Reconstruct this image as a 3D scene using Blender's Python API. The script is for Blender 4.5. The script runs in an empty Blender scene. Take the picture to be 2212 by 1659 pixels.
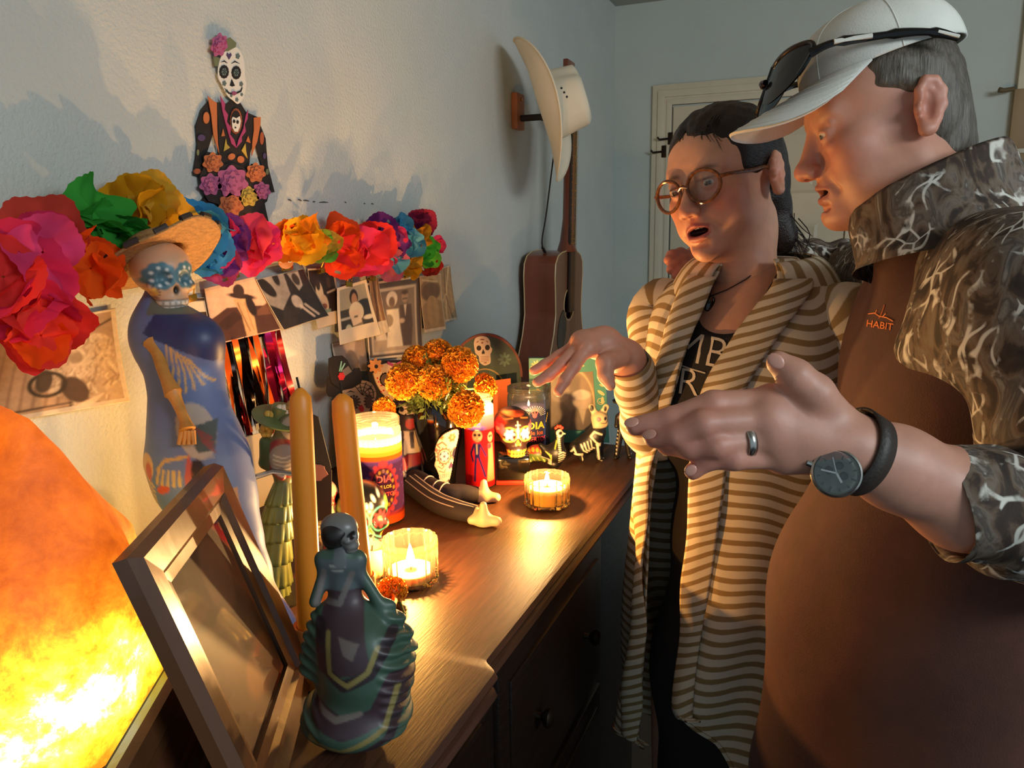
import bpy, bmesh, math, random
import numpy as np
from mathutils import Vector, Matrix, Quaternion
random.seed(7); np.random.seed(7)
SC = bpy.context.scene
COL = SC.collection
PI = math.pi

# ------------------------------------------------------------ camera
F = 1661.0; CX, CY = 1106.0, 829.5
PITCH = math.radians(11.5); ROLL = 0.015; YAW = math.radians(22.6)
CAM = np.array([0.93, 0.0, 1.50])
fw = np.array([-math.sin(YAW)*math.cos(PITCH), math.cos(YAW)*math.cos(PITCH), -math.sin(PITCH)])
_r = np.array([math.cos(YAW), math.sin(YAW), 0.0]); _u = np.cross(_r, fw)
rt = math.cos(ROLL)*_r - math.sin(ROLL)*_u; up = math.cos(ROLL)*_u + math.sin(ROLL)*_r
cam = bpy.data.cameras.new('camera'); cam.sensor_width = 36; cam.lens = F/2212*36; cam.clip_start = 0.02
camo = bpy.data.objects.new('camera', cam); COL.objects.link(camo)
camo.matrix_world = Matrix(((rt[0], up[0], -fw[0], CAM[0]), (rt[1], up[1], -fw[1], CAM[1]), (rt[2], up[2], -fw[2], CAM[2]), (0, 0, 0, 1)))
SC.camera = camo

# ------------------------------------------------------------ world, lights, exposure
w = bpy.data.worlds.new('world'); SC.world = w; w.use_nodes = True
w.node_tree.nodes['Background'].inputs[0].default_value = (0.47, 0.60, 0.69, 1)
w.node_tree.nodes['Background'].inputs[1].default_value = 0.40
def area(name, loc, target, size, energy, color, size_y=None):
    l = bpy.data.lights.new(name, 'AREA'); l.size = size; l.energy = energy; l.color = color
    if size_y: l.shape = 'RECTANGLE'; l.size_y = size_y
    o = bpy.data.objects.new(name, l); COL.objects.link(o); o.location = loc
    o.rotation_euler = (Vector(target)-Vector(loc)).to_track_quat('-Z', 'Y').to_euler()
    return o
# dim cool daylight from a high window behind the camera
area('window_daylight', (2.9, 0.0, 2.3), (0.6, 2.6, 1.8), 1.2, 34.0, (0.86, 0.95, 1.0), 0.7)
SC.view_settings.view_transform = 'Standard'; SC.view_settings.look = 'None'
SC.view_settings.exposure = 0.75; SC.view_settings.gamma = 1.0; SC.view_settings.use_curve_mapping = False
SC.cycles.use_denoising = True
SC.cycles.sample_clamp_indirect = 4.0
SC.cycles.max_bounces = 8; SC.cycles.transparent_max_bounces = 24
SC.cycles.caustics_reflective = False; SC.cycles.caustics_refractive = False
# ------------------------------------------------------------ placement helpers
def ray(x, y): return fw + rt*(x-CX)/F - up*(y-CY)/F
def onz(x, y, z): d = ray(x, y); return CAM + d*(z-CAM[2])/d[2]
def onx(x, y, X): d = ray(x, y); return CAM + d*(X-CAM[0])/d[0]
def ony(x, y, Y): d = ray(x, y); return CAM + d*(Y-CAM[1])/d[1]
def at(x, y, dep): return CAM + ray(x, y)*dep
TZ = 1.02                      # dresser top
def tab(x, y): return onz(x, y, TZ)

# ------------------------------------------------------------ objects and materials
def srgb(h):
    if isinstance(h, str):
        h = h.lstrip('#'); h = [int(h[i:i+2], 16)/255 for i in (0, 2, 4)]
    return tuple(c/12.92 if c <= 0.04045 else ((c+0.055)/1.055)**2.4 for c in h)
def rgba(c): return (*srgb(c), 1) if isinstance(c, str) else (*c[:3], 1)
MATS = {}
def mat(name, col='#808080', rough=0.5, metal=0.0, noise=None, bump=None, emis=None, es=0.0, trans=0.0, spec=0.5, vc=None, sss=0.0,
        stretch=None, col2=None, sheen=0.0, coat=0.0, alpha=None, subr=(1, .4, .2)):
    if name in MATS: return MATS[name]
    m = bpy.data.materials.new(name); m.use_nodes = True; nt = m.node_tree; N = nt.nodes; L = nt.links
    b = N['Principled BSDF']; MATS[name] = m
    b.inputs['Base Color'].default_value = rgba(col); b.inputs['Roughness'].default_value = rough; b.inputs['Metallic'].default_value = metal
    b.inputs['Specular IOR Level'].default_value = spec; b.inputs['Sheen Weight'].default_value = sheen; b.inputs['Coat Weight'].default_value = coat
    if trans: b.inputs['Transmission Weight'].default_value = trans
    if sss:
        b.inputs['Subsurface Weight'].default_value = sss; b.inputs['Subsurface Radius'].default_value = subr; b.inputs['Subsurface Scale'].default_value = 0.006
    if emis: b.inputs['Emission Color'].default_value = rgba(emis); b.inputs['Emission Strength'].default_value = es
    if alpha is not None: b.inputs['Alpha'].default_value = alpha
    tc = N.new('ShaderNodeTexCoord'); mp = N.new('ShaderNodeMapping'); L.new(tc.outputs['Object'], mp.inputs[0])
    if stretch: mp.inputs['Scale'].default_value = stretch
    src = None
    if vc:
        a = N.new('ShaderNodeAttribute'); a.attribute_name = vc; src = a.outputs['Color']
    if noise:
        t = N.new('ShaderNodeTexNoise'); t.inputs['Scale'].default_value = noise[0]; t.inputs['Detail'].default_value = 6; L.new(mp.outputs[0], t.inputs['Vector'])
        rp = N.new('ShaderNodeMapRange'); rp.inputs['From Min'].default_value = .3; rp.inputs['From Max'].default_value = .7; L.new(t.outputs['Fac'], rp.inputs['Value'])
        mx = N.new('ShaderNodeMix'); mx.data_type = 'RGBA'; L.new(rp.outputs[0], mx.inputs['Factor'])
        if col2:
            if src: L.new(src, mx.inputs['A'])
            else: mx.inputs['A'].default_value = rgba(col)
            mx.inputs['B'].default_value = rgba(col2)
        else:
            mx.blend_type = 'MULTIPLY'
            mv = N.new('ShaderNodeMapRange'); mv.inputs['To Min'].default_value = 1-noise[1]; mv.inputs['To Max'].default_value = 1+noise[1]*.3; L.new(rp.outputs[0], mv.inputs['Value'])
            mx.inputs['Factor'].default_value = 1; L.remove(mx.inputs['Factor'].links[0])
            if src: L.new(src, mx.inputs['A'])
            else: mx.inputs['A'].default_value = rgba(col)
            L.new(mv.outputs[0], mx.inputs['B'])
        src = mx.outputs['Result']
    if src: L.new(src, b.inputs['Base Color'])
    if bump:
        t2 = N.new('ShaderNodeTexNoise'); t2.inputs['Scale'].default_value = bump[0]; t2.inputs['Detail'].default_value = bump[2] if len(bump) > 2 else 4
        L.new(mp.outputs[0], t2.inputs['Vector'])
        bp = N.new('ShaderNodeBump'); bp.inputs['Strength'].default_value = bump[1]; bp.inputs['Distance'].default_value = 0.002 if len(bump) < 4 else bump[3]
        L.new(t2.outputs['Fac'], bp.inputs['Height']); L.new(bp.outputs[0], b.inputs['Normal'])
    return m
def glassmat(name, tint='#ffffff', rough=0.03, ior=1.45, gl=1.0, haze=0.0):
    """thin glass: clear straight through, Fresnel reflections on top, so that candle light passes it"""
    if name in MATS: return MATS[name]
    m = bpy.data.materials.new(name); m.use_nodes = True; nt = m.node_tree; N = nt.nodes; L = nt.links; MATS[name] = m
    N.remove(N['Principled BSDF']); out = N['Material Output']
    tr = N.new('ShaderNodeBsdfTransparent'); tr.inputs[0].default_value = rgba(tint)
    g = N.new('ShaderNodeBsdfGlossy'); g.inputs['Roughness'].default_value = rough; g.inputs[0].default_value = (gl, gl, gl, 1)
    fr = N.new('ShaderNodeFresnel'); fr.inputs[0].default_value = ior
    mx = N.new('ShaderNodeMixShader'); L.new(fr.outputs[0], mx.inputs[0]); L.new(tr.outputs[0], mx.inputs[1]); L.new(g.outputs[0], mx.inputs[2]); last = mx
    if haze:
        tl = N.new('ShaderNodeBsdfTranslucent'); tl.inputs[0].default_value = rgba(tint); d = N.new('ShaderNodeBsdfDiffuse'); d.inputs[0].default_value = rgba(tint)
        m1 = N.new('ShaderNodeMixShader'); L.new(tl.outputs[0], m1.inputs[1]); L.new(d.outputs[0], m1.inputs[2])
        m2 = N.new('ShaderNodeMixShader'); m2.inputs[0].default_value = haze; L.new(mx.outputs[0], m2.inputs[1]); L.new(m1.outputs[0], m2.inputs[2]); last = m2
    L.new(last.outputs[0], out.inputs[0]); return m
def papermat(name, vc=None, col='#ffffff', tr=0.35, rough=0.6, gloss=0.0):
    """thin paper or cellophane: diffuse + translucent"""
    if name in MATS: return MATS[name]
    m = bpy.data.materials.new(name); m.use_nodes = True; nt = m.node_tree; N = nt.nodes; L = nt.links; MATS[name] = m
    N.remove(N['Principled BSDF']); out = N['Material Output']
    d = N.new('ShaderNodeBsdfDiffuse'); t = N.new('ShaderNodeBsdfTranslucent'); mx = N.new('ShaderNodeMixShader'); mx.inputs[0].default_value = tr
    if vc:
        a = N.new('ShaderNodeAttribute'); a.attribute_name = vc; L.new(a.outputs['Color'], d.inputs[0]); L.new(a.outputs['Color'], t.inputs[0])
    else: d.inputs[0].default_value = rgba(col); t.inputs[0].default_value = rgba(col)
    L.new(d.outputs[0], mx.inputs[1]); L.new(t.outputs[0], mx.inputs[2]); last = mx
    if gloss:
        g = N.new('ShaderNodeBsdfGlossy'); g.inputs['Roughness'].default_value = rough
        fr = N.new('ShaderNodeFresnel'); fr.inputs[0].default_value = 1.3+gloss
        m2 = N.new('ShaderNodeMixShader'); L.new(fr.outputs[0], m2.inputs[0]); L.new(mx.outputs[0], m2.inputs[1]); L.new(g.outputs[0], m2.inputs[2]); last = m2
    L.new(last.outputs[0], out.inputs[0]); return m

def link(o, parent=None):
    COL.objects.link(o)
    if parent is not None: o.parent = parent
    return o
def mesh(name, V, Fc, material, parent=None, smooth=True, col=None, angle=None):
    """one mesh object; V in world/local coords, col = per-vertex colours (linear rgb)"""
    me = bpy.data.meshes.new(name)
    V = np.asarray(V, dtype=np.float32).reshape(-1, 3)
    if isinstance(Fc, np.ndarray):
        n, k = Fc.shape
        me.vertices.add(len(V)); me.vertices.foreach_set('co', V.ravel())
        me.loops.add(n*k); me.loops.foreach_set('vertex_index', Fc.ravel().astype(np.int32))
        me.polygons.add(n); me.polygons.foreach_set('loop_start', np.arange(0, n*k, k, dtype=np.int32))
        me.update(calc_edges=True); me.validate()
    else:
        me.from_pydata(V.tolist(), [], [tuple(int(i) for i in f) for f in Fc])
    if col is not None:
        a = me.color_attributes.new('Col', 'FLOAT_COLOR', 'POINT')
        c = np.ones((len(V), 4), np.float32); c[:, :3] = col; a.data.foreach_set('color', c.ravel())
    if smooth: me.polygons.foreach_set('use_smooth', [True]*len(me.polygons))
    me.materials.append(material)
    if angle: me.set_sharp_from_angle(angle=math.radians(angle))
    o = bpy.data.objects.new(name, me); link(o, parent); return o
def empty(name, loc=(0, 0, 0), rot=None):
    o = bpy.data.objects.new(name, None); o.empty_display_size = .02; COL.objects.link(o); o.location = loc
    if rot is not None: o.rotation_euler = rot
    return o
def tag(o, label=None, cat=None, group=None, kind=None):
    if label: o['label'] = label
    if cat: o['category'] = cat
    if group: o['group'] = group
    if kind: o['kind'] = kind
    return o

class MB:
    """collects shapes into one mesh"""
    def __init__(s): s.v = []; s.f = []
    def add(s, V, Fc, M=None):
        n = len(s.v)
        for p in V:
            p = Vector(p); s.v.append(tuple(M @ p) if M is not None else tuple(p))
        for f in Fc: s.f.append(tuple(i+n for i in f))
        return s
    def box(s, c, size, M=None, bev=0.0):
        bm = bmesh.new(); bmesh.ops.create_cube(bm, size=1)
        for v in bm.verts: v.co = Vector((v.co.x*size[0]+c[0], v.co.y*size[1]+c[1], v.co.z*size[2]+c[2]))
        if bev: bmesh.ops.bevel(bm, geom=bm.edges[:], offset=bev, segments=2, profile=.6, affect='EDGES')
        bm.verts.index_update()
        s.add([v.co[:] for v in bm.verts], [[v.index for v in f.verts] for f in bm.faces], M); bm.free(); return s
    def tube(s, pts, r, n=10, caps=True, M=None, sx=1.0):
        pts = [Vector(p) for p in pts]; k = len(pts); rs = r if hasattr(r, '__len__') else [r]*k
        V = []; Fc = []; d0 = (pts[1]-pts[0]).normalized(); a = d0.orthogonal().normalized()
        for i, p in enumerate(pts):
            d = (pts[min(i+1, k-1)]-pts[max(i-1, 0)]).normalized()
            a = (a-d*a.dot(d)); a = a.normalized() if a.length > 1e-9 else d.orthogonal().normalized()
            b = d.cross(a)
            for j in range(n):
                t = 2*PI*j/n; V.append(p+(a*math.cos(t)*sx+b*math.sin(t))*rs[i])
        for i in range(k-1):
            for j in range(n): Fc.append((i*n+j, i*n+(j+1) % n, (i+1)*n+(j+1) % n, (i+1)*n+j))
        if caps: Fc.append(tuple(range(n))[::-1]); Fc.append(tuple((k-1)*n+j for j in range(n)))
        return s.add(V, Fc, M)
    def lathe(s, prof, n=32, M=None, close=False, rad=None):
        """prof: (r, z) pairs; rad(theta, i) optional radius factor"""
        V = []; Fc = []; k = len(prof)
        for i, (r, z) in enumerate(prof):
            for j in range(n):
                t = 2*PI*j/n; q = r*(rad(t, i) if rad else 1); V.append((q*math.cos(t), q*math.sin(t), z))
        for i in range(k-1):
            for j in range(n): Fc.append((i*n+j, i*n+(j+1) % n, (i+1)*n+(j+1) % n, (i+1)*n+j))
        if close:
            for j in range(n): Fc.append(((k-1)*n+j, (k-1)*n+(j+1) % n, (j+1) % n, j))
        else:
            if prof[0][0] > 1e-6: Fc.append(tuple(range(n))[::-1])
            if prof[-1][0] > 1e-6: Fc.append(tuple((k-1)*n+j for j in range(n)))
        return s.add(V, Fc, M)
    def prism(s, outline, t, M=None):
        """outline (x, y) extruded from z=0 to z=t, triangulated by bmesh"""
        bm = bmesh.new(); vs = [bm.verts.new((x, y, 0)) for x, y in outline]; f = bm.faces.new(vs)
        r = bmesh.ops.extrude_face_region(bm, geom=[f])
        for v in r['geom']:
            if isinstance(v, bmesh.types.BMVert): v.co.z = t
        bmesh.ops.triangulate(bm, faces=[q for q in bm.faces if len(q.verts) > 4])
        bmesh.ops.recalc_face_normals(bm, faces=bm.faces)
        bm.verts.index_update(); s.add([v.co[:] for v in bm.verts], [[v.index for v in q.verts] for q in bm.faces], M); bm.free(); return s
    def ell(s, c, r, nu=16, nv=10, M=None):
        V = [(c[0], c[1], c[2]+r[2])]; Fc = []
        for i in range(1, nv):
            a = PI*i/nv
            for j in range(nu):
                b = 2*PI*j/nu; V.append((c[0]+r[0]*math.sin(a)*math.cos(b), c[1]+r[1]*math.sin(a)*math.sin(b), c[2]+r[2]*math.cos(a)))
        V.append((c[0], c[1], c[2]-r[2])); e = len(V)-1
        for j in range(nu): Fc.append((0, 1+j, 1+(j+1) % nu)); Fc.append((e, e-nu+(j+1) % nu, e-nu+j))
        for i in range(nv-2):
            for j in range(nu): a = 1+i*nu; Fc.append((a+j, a+nu+j, a+nu+(j+1) % nu, a+(j+1) % nu))
        return s.add(V, Fc, M)
    def build(s, name, material, parent=None, smooth=True, angle=40, col=None):
        return mesh(name, s.v, s.f, material, parent, smooth, col, angle if smooth else None)

def spline(pts, n):
    """Catmull-Rom through pts, n samples"""
    P = np.asarray(pts, float); k = len(P); out = []
    for t in np.linspace(0, k-1-1e-9, n):
        i = int(t); u = t-i; p0 = P[max(i-1, 0)]; p1 = P[i]; p2 = P[min(i+1, k-1)]; p3 = P[min(i+2, k-1)]
        out.append(.5*(2*p1+(p2-p0)*u+(2*p0-5*p1+4*p2-p3)*u*u+(3*p1-p0-3*p2+p3)*u**3))
    return np.array(out)
def grid_faces(nu, nv, wrap=False):
    i, j = np.meshgrid(np.arange(nu-1), np.arange(nv if wrap else nv-1), indexing='ij'); j2 = (j+1) % nv
    return np.stack([i*nv+j, i*nv+j2, (i+1)*nv+j2, (i+1)*nv+j], -1).reshape(-1, 4)

# ------------------------------------------------------------ vertex painter (flat prints and painted decoration)
class Paint:
    def __init__(s, u, v, base, aa=None):
        s.u = np.asarray(u, float); s.v = np.asarray(v, float); s.c = np.tile(np.array(rgba(base)[:3]), (len(s.u), 1)).astype(float); s.aa = aa or 1e-4
        s.mask = np.ones(len(s.u))
    def _mix(s, d, color):
        a = np.clip(.5-d/s.aa, 0, 1)*s.mask; s.c += (np.array(rgba(color)[:3])-s.c)*a[:, None]; return s
    def ell(s, cx, cy, rx, ry, color, rot=0):
        c, n = math.cos(rot), math.sin(rot); x = s.u-cx; y = s.v-cy; a = (x*c+y*n)/rx; b = (-x*n+y*c)/ry
        return s._mix((np.sqrt(a*a+b*b)-1)*min(rx, ry), color)
    def ring(s, cx, cy, r, w, color, sy=1.0):
        d = np.abs(np.sqrt((s.u-cx)**2+((s.v-cy)/sy)**2)-r)-w/2; return s._mix(d, color)
    def line(s, pts, w, color):
        d = np.full(len(s.u), 1e9)
        for (x0, y0), (x1, y1) in zip(pts[:-1], pts[1:]):
            dx, dy = x1-x0, y1-y0; t = np.clip(((s.u-x0)*dx+(s.v-y0)*dy)/(dx*dx+dy*dy+1e-12), 0, 1)
            d = np.minimum(d, np.hypot(s.u-x0-t*dx, s.v-y0-t*dy))
        return s._mix(d-w/2, color)
    def poly(s, pts, color):
        ins = np.zeros(len(s.u), bool); d = np.full(len(s.u), 1e9); k = len(pts)
        for i in range(k):
            (x0, y0), (x1, y1) = pts[i], pts[(i+1) % k]
            cr = ((y0 > s.v) != (y1 > s.v)) & (s.u < (x1-x0)*(s.v-y0)/((y1-y0) if y1 != y0 else 1e-12)+x0); ins ^= cr
            dx, dy = x1-x0, y1-y0; t = np.clip(((s.u-x0)*dx+(s.v-y0)*dy)/(dx*dx+dy*dy+1e-12), 0, 1)
            d = np.minimum(d, np.hypot(s.u-x0-t*dx, s.v-y0-t*dy))
        return s._mix(np.where(ins, -d, d), color)
    def rect(s, x0, y0, x1, y1, color): return s.poly([(x0, y0), (x1, y0), (x1, y1), (x0, y1)], color)
    def flower(s, cx, cy, r, n, color, center=None, rot=0, fat=.36):
        for i in range(n):
            a = rot+2*PI*i/n; s.ell(cx+r*.58*math.cos(a), cy+r*.58*math.sin(a), r*.45, r*fat, color, a)
        if center: s.ell(cx, cy, r*.26, r*.26, center)
        return s
    def noise(s, amt, freq):
        ph = np.random.rand(6)*9; n = sum(np.sin(freq*(k+1)*(s.u*math.cos(k*1.3)+s.v*math.sin(k*1.3))+ph[k])/(k+1) for k in range(6))
        s.c *= (1+amt*n/2)[:, None]; s.c = np.clip(s.c, 0, 1); return s

# ------------------------------------------------------------ signed distance sculpting (smooth blended solids)
class Sdf:
    def __init__(s, lo, hi, h):
        s.lo = np.asarray(lo, float); s.h = h; s.n = np.ceil((np.asarray(hi, float)-s.lo)/h).astype(int)+1
        s.D = np.full(s.n, 0.5, np.float32)
        s.ax = [(s.lo[i]+np.arange(s.n[i])*h).astype(np.float32) for i in range(3)]
    def _reg(s, lo, hi):
        a = np.maximum(np.floor((np.asarray(lo)-s.lo)/s.h).astype(int), 0); b = np.minimum(np.ceil((np.asarray(hi)-s.lo)/s.h).astype(int)+1, s.n)
        if (b <= a).any(): return None, None
        sl = tuple(slice(a[i], b[i]) for i in range(3)); X = np.stack(np.meshgrid(*[s.ax[i][sl[i]] for i in range(3)], indexing='ij'), -1)
        return sl, X
    def _op(s, sl, d, k, sub):
        A = s.D[sl]; d = d.astype(np.float32)
        if sub:
            d = -d
            if k > 0: h = np.maximum(k-np.abs(A-d), 0)/k; s.D[sl] = np.maximum(A, d)+h*h*k*.25
            else: s.D[sl] = np.maximum(A, d)
        else:
            if k > 0: h = np.maximum(k-np.abs(A-d), 0)/k; s.D[sl] = np.minimum(A, d)-h*h*k*.25
            else: s.D[sl] = np.minimum(A, d)
    def ell(s, c, r, k=0.01, rot=None, sub=False):
        c = np.asarray(c, float); r = np.asarray(r if hasattr(r, '__len__') else (r, r, r), float); m = r.max()+k+3*s.h
        sl, X = s._reg(c-m, c+m)
        if sl is None: return s
        P = X-c.astype(np.float32)
        if rot is not None:
            R = np.array(rot.to_matrix() if hasattr(rot, 'to_matrix') else rot, dtype=np.float32); P = P @ R    # columns = local axes
        k0 = np.sqrt(((P/r)**2).sum(-1)); k1 = np.sqrt(((P/(r*r))**2).sum(-1))+1e-9
        s._op(sl, k0*(k0-1)/k1, k, sub); return s
    def cap(s, a, b, ra, rb=None, k=0.01, sub=False, flat=None):
        """tapered capsule; flat=(axis vector, factor) squashes it along an axis"""
        rb = ra if rb is None else rb; a = np.asarray(a, float); b = np.asarray(b, float); m = max(ra, rb)*(1.0 if not flat else max(1, 1/flat[1]))+k+3*s.h
        sl, X = s._reg(np.minimum(a, b)-m, np.maximum(a, b)+m)
        if sl is None: return s
        ba = (b-a); L = float(ba @ ba)+1e-12; P = X-a.astype(np.float32)
        t = np.clip((P @ ba.astype(np.float32))/L, 0, 1); Q = P-t[..., None]*ba.astype(np.float32)
        if flat:
            ax = np.asarray(flat[0], float); ax = (ax/np.linalg.norm(ax)).astype(np.float32); q = Q @ ax; Q = Q+ax*(q*(1/flat[1]-1))[..., None]
        d = np.sqrt((Q**2).sum(-1))-(ra+(rb-ra)*t)
        s._op(sl, d, k, sub); return s
    def chain(s, pts, rs, k=0.01, flat=None):
        for i in range(len(pts)-1): s.cap(pts[i], pts[i+1], rs[i], rs[i+1], k, flat=flat)
        return s
    def func(s, lo, hi, fn, k=0.0, sub=False):
        sl, X = s._reg(lo, hi)
        if sl is not None: s._op(sl, fn(X), k, sub)
        return s
    def mesh(s):
        """naive surface nets"""
        D = s.D; I = D < 0; n = s.n
        c = [D[i:n[0]-1+i, j:n[1]-1+j, k:n[2]-1+k] for i in (0, 1) for j in (0, 1) for k in (0, 1)]
        cnt = sum((x < 0).astype(np.int8) for x in c); act = (cnt > 0) & (cnt < 8); idx = np.argwhere(act)
        vid = np.full(act.shape, -1, np.int64); vid[act] = np.arange(len(idx))
        vals = np.stack([x[act] for x in c], -1)
        cor = np.array([(i, j, k) for i in (0, 1) for j in (0, 1) for k in (0, 1)], float)
        acc = np.zeros((len(idx), 3)); w = np.zeros(len(idx))
        for a in range(8):
            for b in range(a+1, 8):
                if np.abs(cor[a]-cor[b]).sum() != 1: continue
                va, vb = vals[:, a], vals[:, b]; x = (va < 0) != (vb < 0); t = np.where(x, va/np.where(x, va-vb, 1), 0)
                acc += np.where(x[:, None], cor[a]+(cor[b]-cor[a])*t[:, None], 0); w += x
        V = (idx+acc/w[:, None])*s.h+s.lo
        Q = []
        for ax in range(3):
            o1, o2 = [(1, 2), (2, 0), (0, 1)][ax]
            sh = [slice(None)]*3; sh2 = [slice(None)]*3; sh[ax] = slice(0, n[ax]-1); sh2[ax] = slice(1, n[ax])
            A, B = I[tuple(sh)], I[tuple(sh2)]; e = np.argwhere(A != B)
            e = e[(e[:, o1] > 0) & (e[:, o2] > 0) & (e[:, o1] < n[o1]-1) & (e[:, o2] < n[o2]-1)]
            d1 = np.zeros(3, int); d1[o1] = 1; d2 = np.zeros(3, int); d2[o2] = 1
            q = np.stack([vid[tuple(x.T)] for x in (e-d1-d2, e-d2, e, e-d1)], -1)
            fl = A[tuple(e.T)]; q[~fl] = q[~fl][:, ::-1]; Q.append(q)
        Q = np.concatenate(Q); Q = Q[(Q >= 0).all(1)]
        return V, Q
def smooth_mesh(V, Q, it=2, lam=.5):
    E = np.concatenate([Q[:, [0, 1]], Q[:, [1, 2]], Q[:, [2, 3]], Q[:, [3, 0]]]); E = np.concatenate([E, E[:, ::-1]])
    deg = np.bincount(E[:, 0], minlength=len(V))[:, None]
    for _ in range(it):
        S = np.stack([np.bincount(E[:, 0], V[E[:, 1], k], len(V)) for k in range(3)], -1); V = V+lam*(S/np.maximum(deg, 1)-V)
    return V
def vnormals(V, Q):
    n = np.cross(V[Q[:, 2]]-V[Q[:, 0]], V[Q[:, 3]]-V[Q[:, 1]]); N = np.zeros_like(V)
    for k in range(4):
        for a in range(3): N[:, a] += np.bincount(Q[:, k], n[:, a], len(V))
    return N/np.maximum(np.linalg.norm(N, axis=1), 1e-12)[:, None]
def text_mesh(txt, size=1.0, bold=0.0, depth=0.0):
    c = bpy.data.curves.new('lettering', 'FONT'); c.body = txt; c.size = size; c.align_x = 'CENTER'; c.align_y = 'CENTER'; c.offset = bold; c.extrude = depth; c.resolution_u = 3
    o = bpy.data.objects.new('lettering', c); COL.objects.link(o); dg = bpy.context.evaluated_depsgraph_get()
    me = o.evaluated_get(dg).to_mesh(); V = np.array([v.co[:] for v in me.vertices]); Fc = [tuple(p.vertices) for p in me.polygons]
    o.evaluated_get(dg).to_mesh_clear(); bpy.data.objects.remove(o); bpy.data.curves.remove(c); return V, Fc
def frame3(x, y, z, o):
    """4x4 from axes and origin"""
    return Matrix(((x[0], y[0], z[0], o[0]), (x[1], y[1], z[1], o[1]), (x[2], y[2], z[2], o[2]), (0, 0, 0, 1)))
def unit(v): v = np.asarray(v, float); return v/np.linalg.norm(v)
def flame_light(parent, loc, power, rad=0.006, color=(1.0, 0.56, 0.20)):
    l = bpy.data.lights.new('flame_light', 'POINT'); l.energy = power; l.color = color; l.shadow_soft_size = rad
    o = bpy.data.objects.new('flame_light', l); COL.objects.link(o); o.parent = parent; o.location = loc; return o
def xf(M, V): M = np.array(M); return np.asarray(V) @ M[:3, :3].T+M[:3, 3]
def gauss(V, c, r):
    d = ((V-np.asarray(c))/np.asarray(r)); return np.exp(-(d*d).sum(1))
FH = unit((fw[0], fw[1], 0)); RH = unit((rt[0], rt[1], 0)); ZUP = np.array((0, 0, 1.0))
def hdir(right, toward): return unit(RH*right-FH*toward)
class Pl:
    """upright working plane through a base point: lets figure proportions be read off the photo, in metres (u right, v up)"""
    def __init__(s, base): s.b = np.asarray(base, float)
    def P(s, x, y, t=0.0):
        d = ray(x, y); b = s.b-FH*t; k = ((b-CAM) @ FH)/(d @ FH); return CAM+d*k
    def uv(s, x, y): q = s.P(x, y)-s.b; return float(q @ RH), float(q[2])
    def UV(s, V): q = np.asarray(V)-s.b; return q @ RH, q[:, 2]
    def m(s, px): return px/F*float((s.b-CAM) @ fw)
# ------------------------------------------------------------ the setting
YF = 3.45; ZC = 2.42
M_wall = mat('wall_paint', '#bfc1ba', .85, noise=(6, .05), bump=(170, .55, 3, .004))
M_wall2 = mat('wall_paint_far', '#b4bdb6', .85, noise=(4, .05), bump=(150, .4, 3, .003))
M_ceil = mat('ceiling_paint', '#a9aaa2', .9, bump=(120, .3))
M_trim = mat('trim_paint', '#c9bfa6', .45, noise=(20, .06))
M_door = mat('door_paint', '#c3b79c', .5, noise=(12, .06))
M_floor = mat('floor_wood', '#2a1a10', .4, noise=(8, .4), stretch=(1, 8, 1))
def struct(name, mb, m, parent=None, **k):
    o = mb.build(name, m, parent, **k)
    if parent is None: o['kind'] = 'structure'
    return o
struct('wall_left', MB().box((-.05, 1.0, ZC/2), (.1, 5.2, ZC)), M_wall, smooth=False)
struct('wall_back', MB().box((1.6, YF+.05, ZC/2), (3.4, .1, ZC)), M_wall2, smooth=False)
struct('ceiling', MB().box((1.6, 1.0, ZC+.03), (3.4, 5.2, .06)), M_ceil, smooth=False)
fl = struct('floor', MB().box((1.6, 1.0, -.03), (3.4, 5.2, .05)), M_floor, smooth=False)
struct('baseboard_back', MB().box((.085, YF-.008, .05), (.165, .016, .1), bev=.004), M_trim)
struct('baseboard_left', MB().box((.008, 2.5, .05), (.016, 1.86, .1), bev=.004), M_trim)
# door in the far wall: casing, slab with raised panels, hooks
DX0, DX1, DZ = .17, 1.05, 2.085
d = MB()
def casing(mb, x0, x1, z1):
    w = .085
    for a, b, t, y in ((0, w, .014, 0), (w*.28, w*.62, .020, 0), (w*.72, w, .017, 0)):
        mb.box(((x0+a+x0+b)/2, YF-t/2, (z1-a)/2), (abs(b-a), t, z1-a), bev=.003); mb.box(((x1-a+x1-b)/2, YF-t/2, (z1-a)/2), (abs(b-a), t, z1-a), bev=.003)
        mb.box(((x0+x1)/2, YF-t/2-.0002, z1-(a+b)/2), (x1-x0-2*a, t, b-a), bev=.003)
casing(d, DX0, DX1, DZ)
struct('trim_1', d, M_trim)
d = MB().box(((DX0+DX1)/2, YF-.003, (DZ-.09)/2), (DX1-DX0-.18, .008, DZ-.095))
door = struct('door_1', d, M_door, smooth=False)
dx0, dx1 = DX0+.09, DX1-.09
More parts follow.
